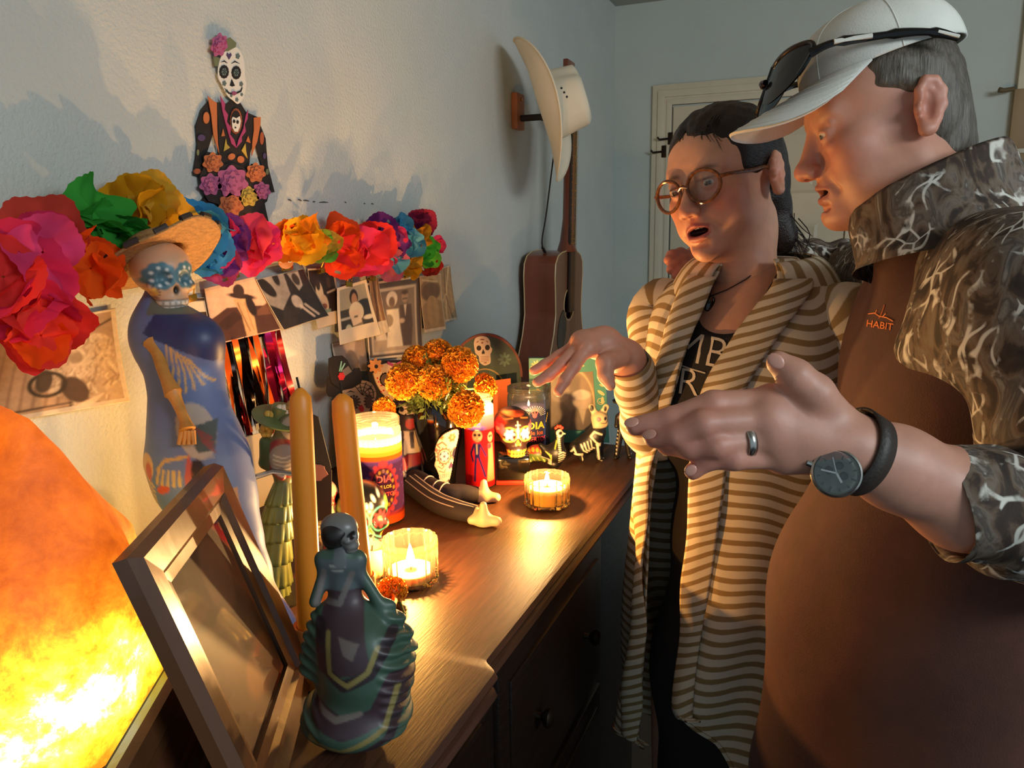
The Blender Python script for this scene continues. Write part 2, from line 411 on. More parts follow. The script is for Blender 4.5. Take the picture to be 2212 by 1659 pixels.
for z0, z1 in ((.2, .95), (1.62, 1.90), (1.08, 1.50)):
    for xa, xb in ((dx0+.10, (dx0+dx1)/2-.05), ((dx0+dx1)/2+.05, dx1-.10)):
        p = MB(); cx, cz, wx, wz = (xa+xb)/2, (z0+z1)/2, xb-xa, z1-z0
        V = []; 
        for ins, y in ((0, YF-.0071), (.012, YF-.013), (.03, YF-.0075), (.05, YF-.012)):
            V += [(cx-wx/2+ins, y, cz-wz/2+ins), (cx+wx/2-ins, y, cz-wz/2+ins), (cx+wx/2-ins, y, cz+wz/2-ins), (cx-wx/2+ins, y, cz+wz/2-ins)]
        Fc = [(i*4+j, i*4+(j+1) % 4, i*4+4+(j+1) % 4, i*4+4+j) for i in range(3) for j in range(4)]+[(12, 13, 14, 15)]
        p.add(V, Fc); p.build('door_panel', M_door, door, smooth=False)
M_dark = mat('dark_metal', '#2a2118', .4, .8)
for i, (x, y) in enumerate(((1418, 328), (1432, 300))):
    q = ony(x, y, YF-.02); hk = MB().tube([(q[0]+.03, YF-.019, q[2]), (q[0]-.012, YF-.035, q[2]-.004), (q[0]-.02, YF-.04, q[2]+.006)], .0045, 8)
    hk.box((q[0]+.032, YF-.019, q[2]), (.02, .008, .05), bev=.002)
    tag(hk.build('door_latch', M_dark), ['dark hinge pin on the cream door casing beside the dark hair', 'small dark catch at the top of the woman\'s dark hair on the door'][i], 'latch')
# wooden rack with a peg at the far end of the back wall, behind the capped man's collar
q = ony(2196, 245, YF-.02)
M_oak = mat('pale_oak', '#8d7550', .55, noise=(14, .25), stretch=(1, 1, .15))
rk = empty('wall_rack', (q[0], YF, q[2])); tag(rk, 'wooden wall rack with a peg behind the capped man\'s neck', 'rack')
MB().box((.05, -.014, -.02), (.13, .026, .21), bev=.004).build('back_board', M_oak, rk)
MB().tube([(-.02, -.03, .085), (-.055, -.06, .078), (-.07, -.065, .08)], [.008, .008, .010], 10).build('peg', mat('peg_wood', '#5d4a2c', .5), rk)
MB().box((.06, -.05, -.17), (.15, .1, .05), bev=.006).build('ledge', M_oak, rk)
t2 = MB(); x0 = ony(2206, 60, YF)[0]; t2.box((x0+.05, YF-.012, ZC/2), (.09, .024, ZC-.01), bev=.004); struct('trim_2', t2, M_trim)
# pencil marks on the painted wall above the garland
M_pencil = mat('pencil_smudge', '#4d4a48', .9)
pm = MB()
for x0, y0, x1, y1 in ((622, 431, 630, 434), (643, 431, 652, 434), (655, 433, 668, 434), (676, 436, 681, 436), (690, 437, 709, 437), (745, 437, 748, 438), (786, 440, 789, 440), (802, 440, 807, 441)):
    a = onx(x0, y0, .0012); b = onx(x1, y1, .0012); pm.tube([tuple(a), tuple((a+b)/2+np.array([0, 0, .0006])), tuple(b)], [.0006, .0014, .0005], 6)
tag(pm.build('pencil_marks', M_pencil), 'row of faint dark pencil marks on the blue wall above the paper flowers', 'marks')

# dresser: dark stained top with a moulded breakfront edge, carcass, drawers with knobs
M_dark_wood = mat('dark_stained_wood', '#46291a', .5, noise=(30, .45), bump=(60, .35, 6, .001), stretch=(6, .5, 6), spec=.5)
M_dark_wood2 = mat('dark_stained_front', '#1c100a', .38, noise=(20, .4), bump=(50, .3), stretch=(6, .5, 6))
dr = empty('dresser', (0, .95, 0)); tag(dr, 'dark stained wooden dresser holding the altar, moulded front edge', 'dresser')
def edge_x(y): 
    t = min(max((y-.700)/.022, 0), 1); t = t*t*(3-2*t); return .616*(1-t)+.597*t
ys = [-.12, .3, .6, .69]+[.700+.022*i/8 for i in range(9)]+[.75, 1.0, 1.3, 1.62]
prof = [(-.012, 0), (-.004, -.002), (0, -.008), (-.003, -.014), (-.010, -.017), (-.010, -.021), (-.004, -.024), (-.001, -.030), (-.004, -.036), (-.02, -.036)]
V = []; 
for y in ys:
    V.append((.003, y-.95, TZ)); V += [(edge_x(y)+a, y-.95, TZ+b) for a, b in prof]; V.append((.003, y-.95, TZ-.036))
k = len(prof)+2; Fc = [(i*k+j, i*k+(j+1) % k, (i+1)*k+(j+1) % k, (i+1)*k+j) for i in range(len(ys)-1) for j in range(k)]
Fc += [tuple(range(k)), tuple((len(ys)-1)*k+j for j in range(k))[::-1]]
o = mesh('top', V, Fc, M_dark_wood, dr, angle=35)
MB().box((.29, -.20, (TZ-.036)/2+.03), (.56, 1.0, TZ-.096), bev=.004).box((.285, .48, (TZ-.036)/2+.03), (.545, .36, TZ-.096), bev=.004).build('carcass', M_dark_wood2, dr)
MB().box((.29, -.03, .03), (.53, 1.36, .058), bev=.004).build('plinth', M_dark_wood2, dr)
for r in range(3):
    for c in range(2):
        y0 = -.66+c*.49; z0 = .12+r*.29
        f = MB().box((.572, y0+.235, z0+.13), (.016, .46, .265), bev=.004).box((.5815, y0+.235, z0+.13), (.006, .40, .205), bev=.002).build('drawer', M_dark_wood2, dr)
        for yy in (.12, .35):
            kb = MB().lathe([(.006, 0), (.005, .010), (.012, .016), (.014, .022), (.009, .027), (0, .028)], 14, Matrix.Translation((.583, y0+yy, z0+.13)) @ Matrix.Rotation(PI/2, 4, 'Y')).build('knob', M_dark, f)
# ------------------------------------------------------------ things on the altar wall
def cutmesh(name, pts, x, t, m, parent, smooth=0, org=(0, 0, 0)):
    """flat card shape hung on the wall: outline in photo pixels laid on the wall plane x, thickness t"""
    if smooth: pts = spline(list(pts)+[pts[0]], smooth)[:-1]
    P = [onx(a, b, x) for a, b in pts]
    mb = MB().prism([(p[1]-org[1], p[2]-org[2]) for p in P], t, Matrix(((0, 0, 1, x-org[0]), (1, 0, 0, 0), (0, 1, 0, 0), (0, 0, 0, 1))))
    return mb.build(name, m, parent, smooth=False)
def ellpts(cx, cy, rx, ry, n=24, rot=0, scal=0, sn=8):
    out = []
    for i in range(n):
        a = 2*PI*i/n; f = 1+scal*math.cos(sn*a); x, y = rx*f*math.cos(a), ry*f*math.sin(a); out.append((cx+x*math.cos(rot)-y*math.sin(rot), cy+x*math.sin(rot)+y*math.cos(rot)))
    return out
# --- painted paper skeleton lady
K_ = lambda *p: [(380+a/3.317, 40+b/3.317) for a, b in p]
org = onx(500, 300, .003); sk = empty('paper_skeleton', org); tag(sk, 'painted cardboard skeleton lady with black dress on the blue wall', 'wall decoration')
c_black = mat('card_black', '#1d1614', .7); c_white = mat('card_white', '#d9d4c8', .7); c_or = mat('card_orange', '#b5673a', .7); c_pink = mat('card_magenta', '#a03a66', .7)
c_rose = mat('card_rose', '#a8577e', .7); c_rose2 = mat('card_rose_dark', '#8a4368', .7); c_yel = mat('card_yellow', '#b89a3e', .7); c_gr = mat('card_green', '#6a7050', .7); c_gy = mat('card_grey', '#5d6a66', .7); c_pur = mat('card_purple', '#4b3a5e', .7)
c_or2 = mat('card_orange_dark', '#9a4f30', .7); c_yel2 = mat('card_yellow_dark', '#8f7630', .7)
C = lambda n, pts, layer, m, s=0, par=None: cutmesh(n, pts, .004+.0011*layer, .0011, m, par or sk, s, org)
skirt = C('skirt', K_((330, 1050), (230, 1220), (190, 1290), (140, 1350), (240, 1370), (330, 1450), (420, 1560), (480, 1690), (705, 1690), (690, 1590), (640, 1360), (620, 1250), (520, 1050)), 0, c_black)
torso = C('torso', K_((395, 580), (360, 610), (290, 600), (300, 760), (305, 960), (330, 1080), (520, 1080), (530, 960), (560, 860), (590, 710), (545, 690), (500, 670), (455, 600), (430, 580)), 1, c_black)
arm1 = C('arm', K_((230, 590), (180, 650), (140, 770), (150, 900), (140, 1000), (120, 1120), (165, 1135), (190, 1050), (230, 930), (270, 800), (290, 640)), 0, c_black)
arm2 = C('arm', K_((555, 770), (600, 760), (640, 860), (655, 1050), (705, 1245), (640, 1240), (620, 1080), (575, 930)), 0, c_black)
for n, pts, m, par in (('ruffle', ((225, 555), (265, 590), (290, 605), (293, 780), (298, 900), (308, 970), (285, 900), (265, 830), (250, 690)), c_or, torso), ('ruffle', ((555, 710), (605, 705), (603, 760), (580, 880), (540, 985), (545, 880), (556, 800)), c_or, torso),
    ('lapel', ((315, 555), (350, 610), (345, 650), (370, 690), (362, 740), (392, 780), (385, 830), (415, 870), (432, 928), (395, 895), (375, 830), (350, 740), (330, 660)), c_pink, torso), ('lapel', ((515, 655), (510, 720), (490, 760), (498, 810), (468, 850), (470, 880), (430, 928), (445, 870), (480, 790), (498, 690)), c_pink, torso),
    ('yellow_leaf', ((355, 860), (362, 900), (385, 925), (340, 952)), c_yel, torso), ('yellow_leaf', ((495, 895), (500, 950), (510, 1002), (468, 945)), c_yel, torso), ('orange_leaf', ((335, 790), (348, 842), (322, 845)), c_or, torso), ('orange_leaf', ((515, 840), (532, 892), (500, 880)), c_or, torso)):
    C(n, K_(*pts), 3, m, 0, par)
C('orange_swirl', K_(*ellpts(396, 990, 27, 22, 16, -.5)), 3, c_or, 0, torso); C('orange_swirl', K_(*ellpts(462, 1010, 26, 24, 16, .9)), 3, c_or, 0, torso)
cam_ = C('cameo', K_(*ellpts(428, 735, 42, 90, 36, 0, .04, 16)), 3, c_or2, 0, torso); C('cameo_ground', K_(*ellpts(428, 738, 35, 78, 28)), 4, c_black, 0, cam_); C('cameo_skull', K_((398, 720), (405, 705), (430, 715), (455, 700), (462, 735), (455, 780), (440, 812), (420, 812), (402, 780)), 5, c_white, 0, cam_)
for a, b in ((415, 737), (440, 742)): C('cameo_eye', K_(*ellpts(a, b, 8, 13, 12)), 6, c_black, 0, cam_)
C('cameo_mouth', K_(*ellpts(425, 782, 5, 6, 8)), 6, c_black, 0, cam_)
for a, b, rx, ry, m, par in ((215, 712, 22, 42, c_or, arm1), (180, 855, 26, 24, c_pur, arm1), (155, 960, 8, 22, c_gr, arm1), (150, 1095, 26, 20, c_or2, arm1), (613, 858, 14, 46, c_or2, arm2), (632, 985, 11, 22, c_pur, arm2), (652, 1098, 10, 22, c_gr, arm2)):
    C('sleeve_spot', K_(*ellpts(a, b, rx, ry, 18)), 2, m, 0, par)
head = C('skull_head', K_((300, 350), (315, 290), (345, 240), (420, 205), (460, 240), (485, 310), (492, 420), (500, 480), (482, 560), (445, 612), (410, 590), (365, 550), (330, 480), (300, 420)), 4, c_white, 60)
for a, b in ((343, 382), (430, 388)):
    e = C('eye_socket', K_(*ellpts(a, b, 33, 48, 30, 0, .05, 12)), 5, c_black, 0, head)
    for k in range(6): C('eye_petal', K_(*ellpts(a+11*math.cos(k*PI/3), b+17*math.sin(k*PI/3), 8, 12, 10)), 6, c_gy, 0, head)
C('nose', K_((398, 435), (385, 480), (400, 488), (420, 482)), 5, c_black, 0, head)
C('forehead_heart', K_((378, 295), (360, 262), (366, 245), (378, 258), (390, 246), (397, 262)), 5, c_pur, 0, head)
C('mouth_line', K_((345, 500), (380, 530), (415, 535), (460, 515), (472, 490), (474, 500), (465, 525), (420, 548), (375, 540)), 5, c_black, 0, head); C('lips', K_((400, 525), (415, 520), (430, 528), (435, 540), (415, 552), (400, 540)), 6, c_rose2, 0, head)
for pts in (((320, 315), (345, 300), (368, 322), (345, 310)), ((395, 325), (420, 303), (455, 325), (422, 313))): C('brow', K_(*pts), 5, c_black, 0, head)
for a, b, r in ((441, 270, 14), (345, 465, 13), (466, 470, 12), (362, 520, 8), (395, 552, 8), (435, 582, 10), (470, 545, 8)): C('painted_flower', K_(*ellpts(a, b, r, r*1.4, 16, 0, .2, 5)), 5, c_gy, 0, head)
def card_flower(cx, cy, r, m1, m2, par, layer, sy=1.0, n=7):
    f = C('card_flower', K_(*ellpts(cx, cy, r, r*sy, 56, .2, .12, n)), layer, m1, 0, par)
    C('petal_shade', K_(*ellpts(cx+4, cy+3, r*.72, r*.72*sy, 48, .6, .15, n)), layer+1, m2, 0, f); C('petal_ring', K_(*ellpts(cx+2, cy+1, r*.62, r*.62*sy, 48, .3, .15, n)), layer+2, m1, 0, f)
    C('petal_shade', K_(*ellpts(cx, cy, r*.34, r*.34*sy, 36, .9, .2, n)), layer+3, m2, 0, f); C('petal_ring', K_(*ellpts(cx, cy, r*.25, r*.25*sy, 30, .4, .2, 5)), layer+4, m1, 0, f)
C('leaf_spray', K_((345, 150), (385, 135), (430, 175), (425, 205), (370, 235), (335, 230)), 5, c_gr, 0, head); C('leaf_spray', K_((265, 270), (320, 285), (300, 345), (275, 340)), 3, c_gr, 0, head)
card_flower(308, 190, 55, c_rose, c_pink, head, 6, 1.45)
bq = C('bouquet_ground', K_((190, 990), (225, 955), (290, 970), (330, 1050), (400, 1035), (470, 1060), (510, 1095), (540, 1040), (610, 1060), (650, 1150), (670, 1230), (650, 1310), (590, 1360), (545, 1420), (480, 1390), (430, 1425), (330, 1400), (300, 1330), (230, 1310), (180, 1230), (165, 1130), (200, 1060)), 4, c_black)
for a in ((262, 1032, 68, c_or, c_or2), (570, 1105, 66, c_or, c_or2), (245, 1190, 74, c_rose, c_rose2), (612, 1235, 60, c_rose, c_rose2), (392, 1340, 84, c_or, c_or2), (520, 1275, 68, c_yel, c_yel2), (398, 1170, 108, c_rose, c_rose2)): card_flower(*a, bq, 6)

# --- tissue paper garlands
GARL = [('#d8324e', '#b03a86'), ('#e8501e', '#d8402c')]
M_tissue = papermat('tissue_paper', vc='Col', tr=.45, rough=.4, gloss=.0)
def petal_disc(name, c, nrm, r, color, parent, seed, holes=1, fold=1.0, teeth=26):
    rng = np.random.RandomState(seed); nr, nt = 12, 78; V = []; col = []; n = unit(nrm); a = unit(np.cross(n, (.1, .2, 1))); b = np.cross(n, a); c0 = np.array(srgb(color))
    ph = rng.rand(6)*6.3; k1 = rng.choice([2, 3]); th0 = rng.rand()*6.3; org_ = np.array(parent_loc(parent))
    for i in range(nr):
        q = (i+.35)/(nr-.65)
        for j in range(nt):
            t = 2*PI*j/nt; tooth = 1+(.055*(1-2*abs((teeth*t/(2*PI)) % 1-.5))+.05*math.cos(5*t+ph[2]))*(q**6); rr = r*q*tooth
            h = r*fold*(.30*q*q*math.cos(k1*t+ph[0])+.10*q*math.cos(5*t+ph[1])+.04*math.sin(9*q+4*t+ph[3])*q+.20*q*q)
            V.append(np.asarray(c)+a*math.cos(t+th0)*rr*(1-.15*q)+b*math.sin(t+th0)*rr*(1-.15*q)+n*h-org_); col.append(c0*(1+.12*math.sin(3*t+ph[4])))
    Fc = grid_faces(nr, nt, True)
    if holes:
        cen = np.stack([np.arange(len(Fc))//nt, np.arange(len(Fc)) % nt], -1); keep = np.ones(len(Fc), bool)
        for _ in range(holes):
            j0 = rng.randint(nt); keep &= ~((np.abs(cen[:, 0]-6.5) <= 1.1) & (np.minimum((cen[:, 1]-j0) % nt, (j0-cen[:, 1]) % nt) <= 3-(np.abs(cen[:, 0]-6.5))*.8))
        Fc = Fc[keep]
    return mesh(name, V, Fc, M_tissue, parent, col=np.clip(col, 0, 1))
def parent_loc(o):
    p = Vector((0, 0, 0))
    while o is not None: p += o.location; o = o.parent
    return p[:]
def garland(label, flowers, seed):
    c0 = onx(flowers[0][0], flowers[0][1], flowers[0][2]); g = empty('paper_garland', c0); tag(g, label, 'garland')
    for k, (x, y, X, rp, cols) in enumerate(flowers):
        c = onx(x, y, X); dep = (c-CAM) @ fw; r = rp*1.12/F*dep
        f = empty('paper_flower', c-np.array(c0)); f.parent = g
        rng = np.random.RandomState(seed+k*13); view = unit(CAM-c); nb_ = unit(view*.75+np.array((.7, 0, .1)))
        for i, col in enumerate(cols):
            off = np.array((0, rng.uniform(-.38, .38), rng.uniform(-.38, .38)))*r*(0 if i == 0 else 1); nr_ = unit(nb_+rng.randn(3)*.42)
            petal_disc('petal', c+off+np.array((.006*i, 0, 0)), nr_, r*(1.0 if i == 0 else rng.uniform(.62, .85)), col, f, seed*7+k*31+i, holes=(2 if rng.rand() < .6 else 0), teeth=24)
        MB().ell((0, 0, 0), (r*.13, r*.13, r*.13), 10, 8).build('knot', c_or, f)
    P = [np.array(onx(x, y, X*.8))-np.array(c0) for x, y, X, *_ in sorted(flowers)]
    MB().tube([tuple(p) for p in spline(P, 60)], .0012, 5).build('string', mat('garland_string', '#c9b28a', .8), g)
    return g
RED, MAG, ORA, GRN, YEL, BLU, PUR, PNK, GOLD = '#e23b38', '#d2345e', '#f0561c', '#3f9e3e', '#d69a1e', '#3f8fc4', '#7a3f92', '#ee4474', '#d8a436'
garland('near garland of large tissue flowers from red and green to hot pink', [
 (20, 600, .13, 130, (MAG, RED, MAG, RED, '#e0487a')), (95, 700, .14, 95, (RED, ORA, '#f04a3c')), (90, 505, .09, 88, ('#d04a3c', '#c8443a', MAG)), (178, 575, .12, 86, (ORA, ORA, '#f0641e', ORA)),
 (188, 486, .07, 92, (GRN, '#4aa845', GRN, GRN)), (268, 500, .08, 62, ('#36883a', GRN, GRN)), (295, 466, .05, 84, (YEL, '#c8901c', YEL, GOLD)), (362, 488, .06, 70, (GOLD, YEL, '#c89018')),
 (418, 498, .05, 84, (BLU, '#3a84b8', BLU, '#4a9ad0')), (440, 562, .06, 42, ('#3a7fa0', '#4a96b4', BLU)), (482, 512, .055, 52, (PUR, '#6a3684', PUR, MAG)), (478, 575, .06, 46, ('#b8487a', PNK, PUR)), (548, 535, .06, 62, (PNK, '#e83c78', PNK, '#f0506a'))], 3)
garland('far garland of crumpled tissue flowers, yellow then red, purple, blue, green', [
 (608, 520, .04, 46, ('#e2761e', ORA, '#e8861e')), (648, 518, .06, 54, ('#e8b02a', '#f0b428', '#e2a01c', '#e8861e')), (692, 535, .05, 36, ('#7a9a3a', '#5fae3e', '#d8b040')), (738, 508, .055, 44, ('#f05a2c', ORA, '#f04a38')),
 (738, 560, .06, 44, ('#f0482c', '#f0542a', RED)), (788, 545, .06, 58, ('#f04456', PNK, '#f0506a', RED)), (822, 495, .05, 38, ('#6a2f78', PUR, '#5a2868')), (850, 520, .055, 36, ('#7a3f86', PUR, PNK)), (866, 485, .045, 26, ('#3a78a8', BLU)),
 (884, 525, .055, 36, ('#5aa4c4', '#4a94bc', '#6ab0c8')), (846, 570, .05, 38, ('#b8607a', PNK, '#5aa4c4')), (880, 575, .045, 30, (GOLD, YEL, GOLD)), (902, 510, .05, 32, (GOLD, '#d8922a', '#c88428')), (916, 545, .05, 34, ('#4fae44', GRN, '#6ac84a')), (905, 488, .045, 34, ('#7a2440', '#5a2048', '#a8324a')), (944, 530, .05, 20, (PNK, '#e8486a')), (928, 575, .045, 24, ('#b03a2e', RED))], 11)

# --- photo prints hung below the garlands
def photo(label, quad, X, painter, res=(84, 64), curl=.004, border='#cbb79c', bw=(.05, .05, .05, .05), tilt=0.0, group=None):
    """print hung on the wall; quad = four photo-pixel corners TL TR BR BL, painter(Paint) works in 0..1 coordinates, v up"""
    tl, tr, br, bl = [np.array(onx(a, b, X)) for a, b in quad]; nu, nv = res
    u, v = [q.ravel() for q in np.meshgrid(np.linspace(0, 1, nu), np.linspace(0, 1, nv), indexing='ij')]
    P = (bl[None]*((1-u)*(1-v))[:, None]+br[None]*(u*(1-v))[:, None]+tl[None]*((1-u)*v)[:, None]+tr[None]*(u*v)[:, None])
    P[:, 0] += curl*(1-v)**2*2.2+curl*.6*np.cos(u*PI)**2*(1-v)
    p = Paint(u, v, border, .02); l, r_, b, t = bw; p.mask = ((u > l) & (u < 1-r_) & (v > b) & (v < 1-t)).astype(float); painter(p); p.mask[:] = 1
    c = P.mean(0); o = mesh('photo_print', P-c, grid_faces(nu, nv), mat('photo_paper', vc='Col', rough=.35), col=np.clip(p.c, 0, 1)); o.location = c
    md = o.modifiers.new('thick', 'SOLIDIFY'); md.thickness = .0006; md.offset = -1
    tag(o, label, 'photograph', group); return o
def ph_dog(p):
    p.rect(0, 0, 1, 1, '#8f6b50')
    for i in range(9): p.poly([(-.1+i*.085, .08), (-.04+i*.085, .08), (.14+i*.085, .9), (.06+i*.085, .9)], '#b08a68')
    p.rect(0, .0, .6, .10, '#4a3628'); p.line([(.0, .05), (.55, .07)], .03, '#b08a68')
    p.poly([(.55, .98), (1, .98), (1, .6), (.72, .66)], '#9c7e62'); p.line([(.72, .78), (.97, .9)], .02, '#3c2a20'); p.ell(.66, .84, .09, .14, '#4e382c')
    p.ell(.78, .45, .24, .33, '#b59a7c'); p.ell(.62, .52, .22, .28, '#c2a788'); p.ell(.50, .42, .16, .2, '#bd9f80'); p.ell(.86, .25, .2, .22, '#b39676')
    rr_ = np.random.RandomState(8)
    for k in range(260):
        a, b = rr_.uniform(.40, 1.0), rr_.uniform(.06, .80)
        if ((a-.72)/.32)**2+((b-.42)/.38)**2 < 1: p.line([(a, b), (a+rr_.uniform(-.05, .03), b-rr_.uniform(.02, .07))], .012, ['#c9ae8e', '#a88868', '#8f7052', '#d6bd9c'][k % 4])
    p.ell(.62, .22, .09, .15, '#4a3428', .3); p.ell(.42, .36, .06, .13, '#3a2a22', -.2); p.ring(.44, .32, .12, .035, '#2c201a'); p.ell(.66, .55, .05, .06, '#8f7458'); p.poly([(.62, .06), (.82, .14), (.72, .02)], '#d8bc98'); p.noise(.16, 30)
def ph_hat(p):
    p.rect(0, 0, 1, 1, '#cfa68a'); p.poly([(0, 0), (1, 0), (1, .46), (.7, .52), (.3, .58), (0, .44)], '#4a2d22'); p.poly([(.6, .35), (1, .52), (1, .3)], '#6a4532'); p.poly([(0, .3), (.4, .5), (.5, .35), (.2, .2)], '#3c241c')
    p.ell(.60, .72, .24, .05, '#34241e', -.35); p.ell(.58, .82, .10, .12, '#3a2822', -.2); p.poly([(.44, .70), (.66, .66), (.70, .40), (.62, .0), (.46, .0), (.50, .4)], '#c79c6e')
    p.line([(.5, .62), (.54, .1)], .02, '#8a6440'); p.line([(.62, .6), (.6, .1)], .02, '#a87c52'); p.ell(.70, .52, .07, .2, '#2a1c18'); p.noise(.12, 25)
def ph_bw1(p):
    p.rect(0, 0, 1, 1, '#2a2422'); p.poly([(0, 1), (.55, 1), (.5, .6), (.2, .35), (.02, .5)], '#8a8078'); p.ell(.12, .82, .1, .22, '#221c1a', .4); p.ell(.36, .94, .06, .14, '#2a2422')
    p.poly([(.62, .98), (.86, .98), (.82, .7), (.7, .62)], '#9a9088'); p.ell(.74, .84, .07, .12, '#3a332e'); p.ell(.55, .42, .1, .14, '#a09488'); p.line([(.58, .34), (.72, .08)], .05, '#b8a898'); p.line([(.68, .34), (.82, .1)], .05, '#a89a8a'); p.poly([(.0, .1), (.3, .42), (.55, .3), (.3, .0), (0, 0)], '#332b27'); p.noise(.2, 20)
def ph_white(p):
    p.rect(0, 0, 1, 1, '#2c1f1a'); p.ell(.32, .55, .14, .22, '#c9b08c'); p.ell(.44, .38, .14, .16, '#c2a482'); p.ell(.30, .72, .08, .10, '#3a2620'); p.ell(.42, .34, .10, .05, '#7a4632'); p.rect(.36, .12, .62, .28, '#7a8a72'); p.ell(.7, .74, .07, .1, '#4a342a'); p.line([(.6, .56), (.9, .6)], .03, '#b09a7c'); p.poly([(.0, .1), (.2, .1), (.2, .5), (0, .6)], '#1e1613')
def ph_man(p):
    p.rect(0, 0, 1, 1, '#3a342c'); p.rect(0, .58, 1, 1, '#9a9078'); p.ell(.78, .55, .28, .14, '#2e2c2c'); p.ell(.5, .76, .13, .14, '#2c2018'); p.ell(.51, .71, .085, .115, '#a87c58'); p.ell(.52, .5, .2, .17, '#cfc0a0'); p.rect(.42, .14, .64, .36, '#7a6c58'); p.poly([(.32, .54), (.62, .54), (.62, .30), (.38, .26)], '#d2b898'); p.rect(.44, .40, .54, .43, '#5a4838'); p.ell(.26, .18, .1, .13, '#b8b89c'); p.ell(.82, .36, .14, .04, '#c8bca8'); p.rect(.08, .40, .34, .44, '#b0a894')
def ph_tree(p):
    p.rect(0, 0, 1, 1, '#8a6440'); p.line([(.3, 0), (.5, .5), (.35, 1)], .22, '#5a3c26'); p.line([(.7, 0), (.62, .6), (.8, 1)], .12, '#b08c60'); p.noise(.2, 25)
def ph_wed(p):
    p.rect(0, 0, 1, 1, '#5a4a40'); p.rect(.06, .06, .90, .90, '#c9b49a'); p.rect(.10, .10, .86, .86, '#7a6656'); p.rect(.10, .10, .86, .26, '#b59d82'); p.rect(.74, .12, .86, .86, '#8c7864')
    p.ell(.20, .72, .07, .09, '#d8c6ac'); p.ell(.20, .69, .045, .06, '#8f7460'); p.poly([(.12, .64), (.28, .64), (.30, .35), (.34, .24), (.14, .24)], '#dcc8ac'); p.ell(.44, .75, .10, .10, '#dccab2'); p.ell(.44, .71, .055, .07, '#7e6450'); p.poly([(.34, .62), (.56, .62), (.58, .4), (.62, .14), (.32, .14), (.36, .4)], '#e2d0b6'); p.ell(.38, .48, .08, .08, '#9a866e')
    p.ell(.68, .76, .06, .08, '#a88a70'); p.ell(.68, .815, .06, .03, '#5a463a'); p.line([(.64, .735), (.72, .735)], .014, '#3c2e26'); p.poly([(.58, .66), (.80, .66), (.82, .4), (.78, .14), (.62, .14)], '#5e4a3e'); p.poly([(.66, .66), (.71, .66), (.685, .52)], '#d8c6ae'); p.ell(.62, .46, .05, .03, '#c8ac90'); p.noise(.07, 22)
def ph_sepia(p):
    p.rect(0, 0, 1, 1, '#b59468'); p.ell(.45, .72, .48, .2, '#8a6a48'); p.ell(.46, .70, .42, .15, '#6f5238'); p.poly([(.0, .45), (.5, .6), (1, .5), (1, 0), (0, 0)], '#9c7a50'); p.ell(.5, .35, .3, .28, '#a8865a'); p.line([(.1, .92), (.8, .86)], .03, '#d2b888'); p.noise(.14, 20)
def ph_leaf(p): p.rect(0, 0, 1, 1, '#a88860'); p.line([(.2, 0), (.6, .6), (.9, 1)], .08, '#d0b080'); p.line([(.7, 0), (.5, .5), (.6, 1)], .06, '#7a5c3c'); p.line([(.0, .3), (.5, .5)], .05, '#c2a274'); p.noise(.2, 25)
def ph_grey(p): p.rect(0, 0, 1, 1, '#a08874'); p.poly([(.3, 1), (.7, 1), (.55, .2)], '#b8a08a'); p.ell(.5, .3, .2, .4, '#86705e'); p.noise(.08, 20)
def ph_dark(p): p.rect(0, 0, 1, 1, '#3a2a20'); p.rect(0, .6, 1, .9, '#cbbca4'); p.ell(.6, .3, .2, .3, '#5a4636')
photo('large print of a shaggy dog on a slatted bench', ((-60, 722), (248, 665), (262, 866), (-60, 920)), .006, ph_dog, (120, 90), .006, bw=(.0, .035, .05, .03))
photo('print of a long-haired woman in a dark hat in dry hills', ((441, 623), (553, 596), (597, 711), (456, 744)), .012, ph_hat, (84, 84), .004, bw=(0.02, .02, .02, .05), border='#b59a86')
photo('dark landscape print tilted beside the hat print', ((553, 604), (655, 580), (700, 682), (602, 713)), .016, ph_bw1, (80, 70), bw=(.0, .0, .0, .0))
photo('instant print of a figure in white against dark trees', ((664, 580), (721, 577), (735, 694), (676, 710)), .010, ph_white, (56, 80), bw=(.0, .06, .22, .03), border='#c9b294')
photo('small instant print of a man holding up a paper', ((728, 622), (791, 603), (814, 722), (724, 745)), .024, ph_man, (64, 84), bw=(.07, .09, .25, .06), border='#d8c4a6')
photo('narrow print of a brown tree trunk behind the instant print', ((797, 594), (816, 601), (832, 716), (802, 728)), .012, ph_tree, (36, 70), bw=(0, .05, .22, .0))
photo('framed sepia wedding print of two brides and a groom', ((790, 612), (909, 594), (906, 766), (788, 778)), .009, ph_wed, (96, 120), bw=(.02, .02, .03, .03), border='#d2bea4')
photo('pale grey print half hidden under the instant print', ((716, 742), (789, 730), (790, 800), (722, 806)), .004, ph_grey, (40, 40))
photo('sepia print of a wide straw hat', ((906, 596), (952, 590), (955, 711), (909, 719)), .012, ph_sepia, (44, 84), bw=(.0, .04, .05, .02))
photo('faded sepia print of branches, last on the line', ((937, 583), (972, 573), (980, 690), (953, 696)), .006, ph_leaf, (40, 80), bw=(.02, .02, .04, .02))
photo('small dark print beside the tall blue figure\'s teeth', ((388, 645), (443, 642), (446, 720), (396, 722)), .008, ph_dark, (40, 40), bw=(0, .04, 0, .0))
